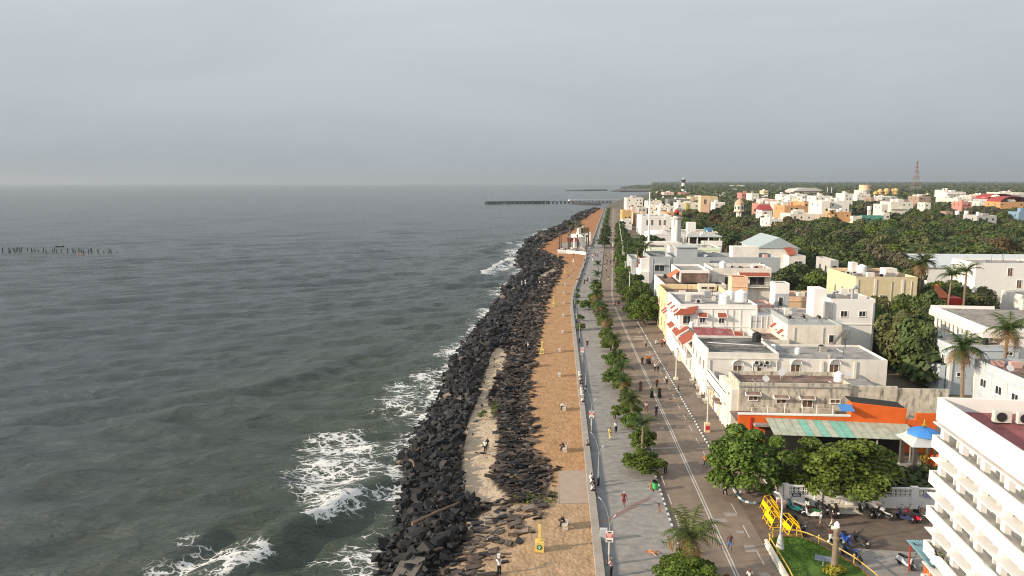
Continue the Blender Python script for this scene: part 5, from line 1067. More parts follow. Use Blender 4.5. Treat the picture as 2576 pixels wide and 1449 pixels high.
    # tanks above the trees
    for x, lb in ((2408,'left one of twin white tanks rising above the wood'),(2431,'right one of twin white tanks rising above the wood')):
        p = onY(x, 539.5, 540); b2 = onY(x, 531, 540); e = empty('raised_tank', (p.x, 540, 0), lb, 'water tank', 'twin tanks above the wood'); b = MB(); b.lathe([(1.5,p.z),(1.5,b2.z),(1.2,b2.z+.2)], 14); b.build('tank', PLAST, e)
        b = MB()
        for sx in (-1,1):
            for sy in (-1,1): b.tube((sx,sy,0),(sx,sy,p.z),.15,n=5)
        b.build('stand', CONC, e)
    p = onY(2187, 528, 540); e = empty('raised_tank', (p.x, 540, 0), 'white tank on a slim white concrete tower', 'water tank'); b = MB(); b.lathe([(1.5,p.z),(1.5,p.z+2.6)], 12); b.build('tank', PLAST, e); b = MB(); b.box(-.9,-.9,0,.9,.9,p.z-.02); b.build('stand', W, e)
special()
rf = random.Random(11); cnt = 0
for _ in range(900):
    if cnt >= 120: break
    px = rf.uniform(1655, 2570); py = 466.5 + 32*rf.random()**1.6
    if px < 1700 and py < 484: continue
    s = (34 - rf.uniform(8, 13)) / math.tan(math.atan((py-HZ)/FP)*1.0) if py > HZ+3 else 4000
    if s > 5200 or s < 760: continue
    w = rf.uniform(4, 10) * (1 + s/2500) / s * FP
    a, b = onY(px, py, s), onY(px+w, py, s)
    if any(a.x < f[1]+4 and b.x > f[0]-4 and abs(s-f[2]) < 45 for f in FOOT): continue
    hide = [l for l in ((1763,1786),(1848,1873),(1705,1731),(2157,2197),(2290,2326)) if l[0]-8 < px+w/2 < l[1]+8]
    if hide: continue
    farhouse(px, px+w, py, s, rf.uniform(9, 18)*(1+s/4000), rf.choices(['white','cream','pink','yellow','grey','peach','blue grey','coral'], [9,4,1.2,1,1.4,.7,.8,.4])[0], rf.choices('ggdnr', [4,3,3,1,1])[0], nw=2); cnt += 1

# ------------------------------------------------------------------ vegetation
def leafcloud(seed, lobes, n, leaf, up=.35, jit=.9):
    """leaf faces on the shells of several lobes: lobes = [(x,y,z,r,squash)]"""
    r = np.random.default_rng(seed); V = []; wts = np.array([l[3]**2 for l in lobes]); cnts = (n*wts/wts.sum()).astype(int)
    P = []; Nn = []
    for (x, y, z, rad, sq), c in zip(lobes, cnts):
        d = r.normal(size=(c, 3)); d /= np.linalg.norm(d, axis=1)[:, None]; d[:, 2] = np.where(d[:, 2] < -.35, -d[:, 2], d[:, 2])
        rr = rad * (r.uniform(.45, 1.08, c)[:, None] ** .45); P.append(np.array([x, y, z]) + d*rr*np.array([1, 1, sq])); Nn.append(d)
    P = np.concatenate(P); Nn = np.concatenate(Nn) + r.normal(size=P.shape)*jit*.6; Nn[:, 2] += up; Nn /= np.linalg.norm(Nn, axis=1)[:, None]
    t = np.cross(Nn, r.normal(size=P.shape)); t /= np.linalg.norm(t, axis=1)[:, None]; bt = np.cross(Nn, t)
    sz = leaf * r.uniform(.6, 1.25, len(P))[:, None]
    v = np.stack([P - t*sz, P + bt*sz*.62 , P + t*sz, P - bt*sz*.62], 1).reshape(-1, 3)
    return v, np.arange(len(v)).reshape(-1, 4)
def lobes(seed, R0, H, k, flat=.75):
    r = random.Random(seed); L = [(0, 0, H*.55, R0*.62, .8)]
    for i in range(k):
        a = 6.283*i/k + r.uniform(-.4, .4); d = R0*r.uniform(.38, .68); L.append((d*math.cos(a), d*math.sin(a), H*r.uniform(.30, .80), R0*r.uniform(.18, .46), flat*r.uniform(.8, 1.1)))
    for i in range(k//2): a = r.uniform(0, 6.283); d = R0*r.uniform(0, .4); L.append((d*math.cos(a), d*math.sin(a), H*r.uniform(.75, .95), R0*r.uniform(.22, .36), .8))
    return L
def limbs(seed, h, r0, spread, n=5, lean=0.0):
    r = random.Random(seed); b = MB(); top = (lean, 0, h*.5); b.path([(0,0,-.2),(lean*.3,.05,h*.25),top], r0, 8, r0*.7)
    for i in range(n):
        a = 6.283*i/n + r.uniform(-.4,.4); m = (top[0]+spread*.4*math.cos(a), spread*.4*math.sin(a), h*.68); e = (top[0]+spread*.85*math.cos(a), spread*.85*math.sin(a), h*r.uniform(.75,.95)); b.path([top, m, e], r0*.5, 6, r0*.14)
    return b
LG = leafmat('almond_leaf', (.098, .145, .022), .015, .6); LG2 = leafmat('dark_street_leaf', (.066, .098, .024), .015, .5); LDK = leafmat('wood_dark_green', (.064, .090, .028), .012, .3); LMD = leafmat('wood_mid_green', (.088, .120, .034), .012, .3); LOL = leafmat('wood_olive', (.112, .120, .040), .010, .28); LBR = leafmat('wood_brown', (.102, .094, .046), .010, .28, .9); LLM = leafmat('wood_lime', (.100, .138, .022), .010, .35); LOR = leafmat('wood_rust', (.105, .078, .028), .010, .28)
ALM = []
def lobes2(seed, R0, H, k):
    r = random.Random(seed); L = [(0, 0, H*.48, R0*.66, .85)]
    for i in range(k):
        a = 6.283*i/k + r.uniform(-.4, .4); d = R0*r.uniform(.5, .78); L.append((d*math.cos(a), d*math.sin(a), H*r.uniform(.16, .66), R0*r.uniform(.15, .36), .8))
    for i in range(k): a = r.uniform(0, 6.283); d = R0*r.uniform(.1, .62); L.append((d*math.cos(a), d*math.sin(a), H*r.uniform(.55, .97), R0*r.uniform(.12, .26), .8))
    return L
for k, (n, lf) in enumerate(((11000,.25),(11000,.25),(3800,.30))):
    v, f = leafcloud(40+k, lobes2(40+k, 4.4, 6.6, 19 if k < 2 else 11), n, lf, .3, 1.2); ALM.append((npmesh('crown', v, f, LG), limbs(40+k, 6.5, .30, 3.2, 6).mesh('trunk', BARK)))
def tree(name, kind, x, y, h, rz, label, group, crownmat=None, r=None, z=0, up=None):
    cm, tm = kind; e = empty(name, (x, y, z), label, 'tree', group, rz); k = h/7.6; kr = (r/4.4) if r else k
    c = link('crown', cm, e, (0, 0, up or (.75 if kind in ALM else 1.5)*k), 0, (kr, kr, k)); t = link('trunk', tm, e, None, 0, (kr*.9, kr*.9, k))
    if crownmat: setmat(c, crownmat)
    return e
tree('almond_tree', ALM[0], -2.6, 78.4, 7.1, .3, 'big round leafed tree on the pavement corner, left of two', 'two big trees before the orange temple', r=5.1, up=.9)
tree('almond_tree', ALM[1], 7.2, 77.4, 6.3, 1.9, 'big round leafed tree in front of the lattice wall, right of two', 'two big trees before the orange temple', r=5.7, up=1.3)
# palms
def palmmesh(seed, n, L, droop, up, w=.5, mdead=False):
    r = random.Random(seed); b = MB()
    for i in range(n):
        a = 6.283*i/n*2.4 + r.uniform(-.3,.3); el = r.uniform(*up); ln = L*r.uniform(.8, 1.1); pts = []; p = Vector((0,0,0)); seg = 8
        for k in range(seg+1):
            pts.append(p.copy()); e2 = el - droop*(k/seg)**1.3; p = p + Vector((math.cos(a)*math.cos(e2), math.sin(a)*math.cos(e2), math.sin(e2)))*ln/seg
        sd = Vector((-math.sin(a), math.cos(a), 0))
        for k in range(1, seg+1):
            q0, q1 = pts[k-1], pts[k]; wd = w*math.sin(math.pi*min(.98, .15+.8*k/seg))*r.uniform(.9,1.1); m = (q0+q1)/2
            for sgn in (-1, 1):
                for j in (0, .5):
                    o = q0.lerp(q1, j); o2 = q0.lerp(q1, j+.38); tip = o + sd*sgn*wd*2 + (q1-q0)*1.0 + Vector((0,0,-wd*r.uniform(.5,1.1)))
                    b.add([o, o2, tip], [(0,1,2)])
        b.path([pts[0], pts[3], pts[6]], .035, 4)
    return b
PG = leafmat('palm_frond', (.065, .095, .022), .02, .5); PD = leafmat('dead_frond', (.26, .16, .075), .01, .3); PT = mat('palm_trunk', (.22, .16, .11), .95, .25, 4, bump=.4)
PALMS = [(palmmesh(k, 19, 2.7, 1.7, (.1, 1.3), .36).mesh('fronds', PG), palmmesh(90+k, 9, 2.5, 1.3, (-.9, .1)).mesh('dead_fronds', PD)) for k in range(3)]
def palm(x, y, h, label, group, k=0, sc=1.0, dead=True, rz=0, lean=.25):
    e = empty('palm_tree', (x, y, 0), label, 'palm', group, rz); b = MB(); b.path([(0,0,-.1),(lean*.3,0,h*.4),(lean*.8,0,h*.8),(lean,0,h)], .2*sc, 8, .12*sc); b.build('trunk', PT, e)
    link('fronds', PALMS[k % 3][0], e, (lean, 0, h), k*1.1, sc)
    if dead: link('dead_fronds', PALMS[k % 3][1], e, (lean, 0, h-.1), k*.7, sc*.9)
    return e
# the planted strip between promenade and road (pixel of the crown, height)
strip_p = [(1729,1346,4.0,1.15,'nearest palm with brown dead fronds, at the bottom of the planted strip'),(1625,1068,4.2,.95,'palm with tall bare trunk over the road, second palm up the strip'),(1604,1008,3.6,1.0,'palm beside the long shaded trunk, third palm up the strip'),(1598,957,3.2,.9,'low palm with one straw coloured frond in the strip'),(1572,922,4.2,.95,'palm growing through round leafed trees, in the strip'),(1556,852,4.0,1.0,'palm with dark upright fronds above the lane kink'),(1538,800,4.2,1.15,'palm heavy with brown dead fronds in the strip'),(1516,768,4.4,1.0,'palm with pale drooping fronds, inland side of the strip'),(1508,738,4.4,1.1,'straw brown palm in the far half of the strip'),(1508,712,4.4,1.05,'dark green palm in the dense far half of the strip'),(1506,690,4.4,1.05,'palm behind another dark green palm, far half of strip'),(1503,664,4.6,1.05,'last palm at the far end of the near planted strip')]
for i, (x, y, h, sc, lb) in enumerate(strip_p):
    p = at(x, y, h); palm(-12.9 + bend(p.y) if p.y > 60 else p.x, p.y, h, lb, 'palms of the planted strip', i, sc*(.95 if i else 1.12), i in (0, 3, 6, 7, 8), i*1.3)
strip_a = [(1732,1440,2.6,2.9,'round leafed tree cut by the bottom edge, nearest in the strip'),(1614,1160,2.6,2.5,'spreading round leafed tree beside the green bin'),(1620,1108,2.6,1.8,'small round leafed tree hugging a bare palm trunk'),(1580,1030,2.6,2.2,'leaning round leafed tree over red soil'),(1590,998,2.4,1.5,'bright small tree squeezed between two palms'),(1543,948,2.8,2.2,'rounded tree reaching over the promenade paving'),(1540,902,3.0,2.5,'leafy tree wrapped round a palm, above bright paving'),(1556,862,3.0,2.2,'low leafy tree beside the lane kink'),(1512,772,2.9,2.4,'leafy tree below the straw brown palm'),(1472,766,2.5,1.9,'round tree leaning out from the strip towards the sea wall'),(1505,745,3.0,2.3,'dense leafy tree in the far half of the strip'),(1500,718,3.0,2.3,'dark leafy tree in the far half, beside the walkers'),(1535,812,2.6,1.9,'small leafy tree under the palm with dead fronds')]
for i, (x, y, h, r, lb) in enumerate(strip_a):
    p = at(x, y, h*.62); tree('almond_tree', ALM[2] if r < 2.8 else ALM[i % 2], p.x if i in (0, 1, 3, 5, 9) else -12.8+bend(p.y), p.y, h*1.2, i*1.7, lb, 'round leafed trees of the planted strip', r=r*1.15, z=-.15)
for i, s in enumerate((84, 92, 99, 109, 117, 126, 134, 148, 156, 164, 172, 180, 188, 196, 204, 212, 220)):
    tree('almond_tree', ALM[2], -12.9+bend(s)+random.uniform(-.4,.5), s, random.uniform(2.8,3.8), i*2.1, 'low bushy round leafed tree filling the planted strip', 'low bushy trees of the planted strip', LG if i % 3 else LG2, r=random.uniform(1.5,2.1), z=-.2)
for i, (x, y, r, lb) in enumerate([(1461,825,1.6,'nearest shrub against the sea wall'),(1459,803,1.2,'small shrub second nearest against the sea wall'),(1452,760,1.2,'shrub against the sea wall level with the leaning tree'),(1452,745,1.2,'dark flat shrub against the sea wall'),(1451,731,1.0,'farthest shrub against the sea wall')]):
    p = at(x, y, .6); tree('wall_shrub', ALM[2], p.x, p.y, 1.9 if i < 2 else 1.3, i*2.0, lb, 'shrubs along the sea wall', r=r)
# right-hand row
row = [176.5,185,193,201,210,219,229,240,251,262,274,286,299,313,328,344,361,380,400,425,452,480,510]
for i, s in enumerate(row):
    tree('street_tree', ALM[i % 2], -2.6+bend(s)+random.uniform(-.5,.8), s, random.uniform(7.2, 8.6), i*1.37, 'nearest and largest tree of the dense row along the house fronts' if i == 0 else 'dark leafy tree in the dense row between road and houses', 'row of trees along the house fronts', LG2 if i % 3 else LG, r=4.3 if i < 1 else random.uniform(3.7, 4.6))
rv = random.Random(4)
for i in range(30):
    s = rv.uniform(272, 346); x = rv.uniform(1.5, 17)+bend(s)*.6; tree('street_tree', ALM[i % 2], x, s, rv.uniform(8.5, 10.5), i, 'tree of the grove beside the flagpole', 'grove beside the flagpole', LG2 if i % 2 else LDK, r=rv.uniform(4.5, 6))
for i, (x, y, h, k, lb) in enumerate([(1600,622,8,0,'stout palm, left of two by the low grey house'),(1622,622,8.5,1,'stout palm, right of two by the low grey house'),(1434,565,7,2,'tall lone palm by the sea near the memorial'),(1456,570,5,0,'short palm behind the memorial building'),(2318,665,13,1,'tall coconut palm beside the mustard yellow hall, left of two'),(2330,657,14,2,'tall coconut palm beside the mustard yellow hall, right of two'),(2388,692,9,0,'coconut palm before the white halls, left of two'),(2431,682,10,1,'coconut palm before the white halls, right of two'),(2434,878,9.5,2,'coconut palm in front of the pale blue annex'),(2527,828,11,0,'big coconut palm in front of the columned mansion'),(2095,536,13,2,'dark palm before the big white block')]):
    s = (226, 228, 372, 385, 178, 180, 168, 174, 101, 108, 470)[i]; p = onY(x, y, s); z = max(p.z, 3); palm(p.x, s, z, lb, None, k, 1.5 if i > 3 else 1.35, i in (4, 5, 8, 9), k, .6)
for i in range(14):
    s = 470 + i*24; palm(-12.5+bend(s), s, 6.5, 'small dark palm in the far planted strip towards the pier', 'palms of the far planted strip', i, 1.5, False, i)
for i, (s, h) in enumerate(((395,7),(455,6.5),(500,6.5))): tree('almond_tree', ALM[i % 2], -12.3+bend(s), s, h, i, ('tree with clear trunk standing alone on the far promenade','leafy tree in the far strip behind the lone tree','most distant leafy tree in the far strip')[i], 'trees of the far strip', LG2, r=3.6)

# the wood and town trees
WK = []
for k in range(5):
    v, f = leafcloud(70+k, lobes(70+k, 5.5, 6.5, 14, .8), 2700, .46, .45, .75); WK.append((npmesh('crown', v, f, LMD), limbs(70+k, 8, .3, 3.5, 4).mesh('trunk', BARK)))
WOOD = [(1690,590),(1735,552),(1850,545),(1925,548),(1960,556),(2060,556),(2150,552),(2250,546),(2330,530),(2400,520),(2480,525),(2576,528),(2640,560),(2640,655),(2345,655),(2310,668),(2290,690),(2080,655),(2020,640),(2000,612),(1970,600),(1900,604),(1815,596),(1810,580),(1760,575)]
COURT = [(2205,735),(2260,690),(2320,740),(2345,760),(2345,830),(2330,850),(2335,960),(2360,985),(2290,985),(2235,930),(2215,890),(2205,860)]
COL = bpy.context.scene.collection
TONES = [(LDK,'dark green',3.2),(LMD,'mid green',3),(LOL,'olive',2.6),(LBR,'brown tinged',1.6),(LLM,'bright lime green',.9),(LOR,'rust tinged',.8)]
trees = []
def clear(x, y, r):
    for f in FOOT[1:]:
        if f[0]-r*.5 < x < f[1]+r*.5 and f[2]-r*.8 < y < f[3]+r*.3: return False
    return True
NB = [(0,35.5,0,172),(2.5,39.6,212,232),(7,31.5,244,271),(19,36,271,288),(19,30,348,376),(29,56,370,396),(30,51,488,521),(40,53.5,233,263),(43,57.5,168,189),(83,136,221,251),(83,113,182,209),(45,80,118,145),(24,30,322,329)]
def ok(x, y, r): return clear(x, y, r*.6) and not any(b[0]-r*.45 < x < b[1]+r*.45 and b[2]-r*.6 < y < b[3]+r*.5 for b in NB)
rw = random.Random(21)
def scatter(poly, zc, n, rmin, rmax, grp, hmin=9, hmax=12.5):
    xs = [p[0] for p in poly]; ys = [p[1] for p in poly]; c = 0
    for _ in range(n*30):
        if c >= n: break
        px, py = rw.uniform(min(xs), max(xs)), min(ys) + (max(ys)-min(ys))*rw.random()**1.15
        if not inpoly(px, py, poly): continue
        p = at(px, py, zc); r = rw.uniform(rmin, rmax)
        if any((p.x-t[0])**2 + (p.y-t[1])**2 < (.78*(r+t[2]))**2 for t in trees) or not ok(p.x, p.y, r): continue
        trees.append((p.x, p.y, r, rw.uniform(hmin, hmax), grp)); c += 1
scatter(COURT, 6.0, 26, 2.6, 4.2, 'court', 7.5, 10)
scatter([(1965,650),(2010,655),(2085,690),(2090,725),(2030,720),(1965,700)], 8, 10, 3.8, 5, 'court', 8, 10)
scatter([(2130,745),(2200,720),(2230,735),(2225,760),(2180,752)], 6, 5, 2.5, 3.2, 'court', 6.5, 8)
scatter([(2350,735),(2500,720),(2520,752),(2360,765)], 6, 6, 3.0, 4.5, 'court', 6.5, 8.5)
scatter(WOOD, 9.5, 185, 5.2, 8.2, 'wood')
scatter([(1690,520),(1760,500),(1900,492),(2050,508),(2200,500),(2330,500),(2576,505),(2576,530),(2300,525),(2050,520),(1900,535),(1720,548)], 10, 80, 4.5, 8.5, 'town')
for i, (x, y, r, h, g) in enumerate(trees):
    tn = rw.choices(TONES, [t[2] for t in TONES])[0]
    if g == 'court': tn = TONES[rw.choice((0, 1, 1, 4, 2))]
    wd = {'court': 'courtyard tree', 'wood': 'tree in the wood', 'town': 'tree among the houses'}[g]
    tree('broadleaf_tree', WK[i % 5], x, y, h, rw.uniform(0, 6.28), f'{tn[1]} {wd} {place(x, y, h)}', {'court': 'courtyard trees', 'wood': 'trees of the wood', 'town': 'trees among the far houses'}[g], tn[0], r=r*.95)
# far canopy: one mass
def dup_():
    pass
def mass(name, gen, label, quads=26, mats=None):
    V = []; MI = []; r = np.random.default_rng(9)
    P = np.array(gen); n = len(P)
    d = r.normal(size=(n, quads, 3)); d /= np.linalg.norm(d, axis=2)[..., None]; d[..., 2] = np.abs(d[..., 2])
    C = P[:, None, :3] + d*P[:, None, 3:4]*np.array([1, 1, .75])*r.uniform(.6, 1.05, (n, quads, 1))
    nn = d + r.normal(size=d.shape)*.45; nn[..., 2] += .4; nn /= np.linalg.norm(nn, axis=2)[..., None]
    t = np.cross(nn, r.normal(size=d.shape)); t /= np.linalg.norm(t, axis=2)[..., None]; bt = np.cross(nn, t); sz = P[:, None, 3:4]*r.uniform(.24, .42, (n, quads, 1))
    v = np.stack([C-t*sz, C+bt*sz*.8, C+t*sz, C-bt*sz*.8], 2).reshape(-1, 3); f = np.arange(len(v)).reshape(-1, 4)
    me = npmesh(name, v, f, mats); me.polygons.foreach_set('material_index', np.repeat(r.choice(len(mats), n, p=[.42,.28,.2,.1]), quads).astype(np.int32)); me.update()
    tag(link(name, me), label, 'trees', kind='stuff')
gen = []; rm = random.Random(8)
for _ in range(15000):
    px, py = rm.uniform(1560, 2600), 462.5 + 62*rm.random()**1.9
    zc = 8.0; p = at(px, py, zc)
    if p.y < 640 or p.y > 9000: continue
    if px < 1645 and p.y > 960: continue
    if p.x < 12 + bend(p.y) and p.y < 1500: continue
    r = 5.5 + p.y*.0032*rm.uniform(.7, 1.3)
    if not clear(p.x, p.y, r*.8): continue
    if any(f[0]-3 < p.x < f[1]+3 and f[2]-60 < p.y < f[2] for f in FOOT[1:]) and rm.random() < .85: continue
    gen.append((p.x, p.y, rm.uniform(4, 7.5) + min(6, p.y*.001), r))
mass('distant_trees', gen, 'dark green tree canopy stretching to the horizon behind the town', 16, [LDK, LMD, LOL, LBR])
V0 = []
for _ in range(420):      # wooded point across the bay
    px = rm.uniform(1563, 1730); p = at(px, rm.uniform(471.5, 475.2), 0); k = min(1, (px-1560)/40)
    V0.append((p.x, p.y, rm.uniform(0, 11)*k, 7 + 5*k))
mass('wooded_point', V0, 'dark wooded headland across the bay at the horizon', 14, [LDK, LDK, LMD, LOL])
gen = []      # undergrowth below the wood so no bare ground shows
for _ in range(3200):
    px, py = rm.uniform(1690, 2640), rm.uniform(545, 690)
    if not inpoly(px, py, WOOD): continue
    p = at(px, py, 5)
    if not ok(p.x, p.y, 4): continue
    gen.append((p.x, p.y, rm.uniform(2.5, 6.0), rm.uniform(3.0, 5.5)))
mass('undergrowth', gen, 'lower dark greenery filling the gaps under the trees of the wood', 14, [LDK, LDK, LMD, LOL])
gen = []      # garden greenery low down in the courtyards
for _ in range(900):
    px, py = rm.uniform(2195, 2360), rm.uniform(740, 985)
    if not inpoly(px, py, COURT): continue
    p = at(px, py, 2.5)
    if ok(p.x, p.y, 2.4): gen.append((p.x, p.y, rm.uniform(.5, 4.6), rm.uniform(1.4, 2.6)))
for _ in range(170): gen.append((rm.uniform(1.5, 24), rm.uniform(77, 86), rm.uniform(-.2, 1.2), rm.uniform(.7, 1.4)))
mass('garden_shrubs', gen, 'dark garden greenery in the courtyards between the houses', 40, [LDK, LMD, LMD, LOL])
gen = [(at(x, y, 0).x, at(x, y, 0).y, .0-.35, rm.uniform(.25,.5)) for x, y in [(rm.uniform(*a), rm.uniform(*b)) for a, b, n in (((1236,1262),(1003,1038),26),((1204,1224),(1030,1044),14),((1300,1400),(1236,1258),46),((1372,1402),(1228,1262),22),((1344,1356),(828,842),10)) for _ in range(n)]]
mass('beach_grass', gen, 'patches of bright green creeper on the sand between the rocks', 22, [LLM, LMD, LLM, LOL])
# ------------------------------------------------------------------ sea things
DW = mat('dark_wet_timber', (.035, .032, .03), .8, .3, 2)
POSTS = [(35,325,50),(113,328,50),(128,328,36),(166,303,28),(188,332,50),(206,310,32),(223,303,40),(252,326,48),(270,314,48),(349,303,28),(397,326,48),(411,317,14),(438,313,32),(484,314,20),(533,326,12),(545,316,48),(580,334,38),(658,322,32),(684,317,46),(711,326,36),(769,325,36),(849,327,50),(917,325,46),(944,338,42),(988,318,44),(1018,322,38),(1048,336,36),(1112,331,42),(1142,313,38),(1153,329,44),(1230,331,44),(1220,302,14),(1303,321,12),(1362,334,18),(1377,313,32),(1396,335,38),(1468,323,12)]
for zx, zy, hh in POSTS:
    p = at(zx/4.987, 570.2+zy/4.987, -3.0); h = hh/4.987*math.hypot(p.x-CAMX, p.y)/FP; b = MB(); b.tube((0,0,-1.5),(random.uniform(-.15,.15),0,h),.28,.22,n=7)
    o = b.build('pier_post', DW, loc=(p.x, p.y, -3.0)); tag(o, 'broken dark timber post standing in the open sea' if hh > 20 else 'short dark stump of a post barely above the sea', 'post', 'old pier posts in the sea')
def boat(px, py, L, rz, hullm, label):
    p = at(px, py, -2.9); e = empty('fishing_boat', (p.x, p.y, -2.95), label, 'boat', None, rz); b = MB(); secs = []
    for k in range(9):
        u = k/8*2-1; w = .62*(1-abs(u)**2.4)+.03; sh = .45+.55*abs(u)**2.2; secs.append([(u*L/2,-w,sh),(u*L/2*.96,-w*.55,-.15),(u*L/2*.96,w*.55,-.15),(u*L/2,w,sh)])
    vs = [q for s in secs for q in s]; fs = []
    for k in range(8):
        for j in range(3): fs.append((4*k+j, 4*k+4+j, 4*k+5+j, 4*k+1+j))
    b.add(vs, fs); b.build('hull', hullm, e); c = MB()
    for u in (-.5, 0, .5): c.box(u*L/2-.12,-.5,.35,u*L/2+.12,.5,.4)
    c.build('thwart', DW, e); return e, p
boat(150, 621.5, 4.6, R(20), DW, 'dark open canoe with one rower beyond the row of posts')
boat(203, 640, 5, R(-6), mat('red_white_hull', (.42,.17,.13), .6, .2, .4, stain=(.6,.56,.5), stain_amt=.8, stain_scale=(.4,2,3)), 'low red and white boat in front of the row of posts')
def pier():
    a, c = at(1222, 514, -3), at(1562, 510.5, -3); P = Bld('old_pier', 'long ruined pier of dark piles with white deck near shore', 'pier', 0, 0); d = c - a; L = d.length; th = math.atan2(d.y, d.x); P.root.location = (a.x, a.y, 0); P.root.rotation_euler = (0,0,th); mb = MB(); x = 0
    while x < L*.94:
        for y in (-3, 3):
            if random.random() < .9: mb.tube((x, y, -6), (x+random.uniform(-.6,.6), y, 1.6+random.uniform(-.6,.6)), .9, n=5)
        x += 4.2 if x < L*.45 else 7.5
    o = P.part('piles', mb, DW); o['kind'] = 'stuff'
    b = MB(); b.cbox((L*.22, 0, 1.2), (L*.44, 7, 1.5)); b.cbox((L*.06, 0, -.4), (L*.12, 8, 3.2)); P.part('ruined_deck', b, mat('ruined_deck', (.10,.10,.095), .9, .4, .15))
    b = MB(); b.cbox((L*.53, 0, 1.0), (L*.2, 6, .8), 0, 0, .012); P.part('sagging_deck', b, CONC); b = MB(); b.cbox((L*.80, 0, 2.4), (L*.40, 8, 2.6)); P.part('white_deck', b, mat('pale_deck', (.66,.64,.62), .8, .08, .1))
pier()
for pl, h, lb in (([(1424,480.6),(1470,478.6),(1526,478.2),(1528,479.6),(1470,480.8)], 2.5, 'far dark rock breakwater reaching left into the bay'), ([(1536,482.4),(1560,481.2),(1635,481.2),(1640,482.2),(1560,483)], 2.5, 'second dark breakwater right of the far one'), ([(1440,513.5),(1475,511.5),(1498,512.5),(1512,516.5),(1470,516)], 1.6, 'rock mound at the foot of the old pier')):
    b = MB(); a = [at(x, y, -3) for x, y in pl]; b.prism([(p.x, p.y) for p in a], -4, -3+h*1.6); tag(b.build('breakwater', mat('far_dark_rock', (.045,.045,.045), .9, .3, .05)), lb, 'breakwater')
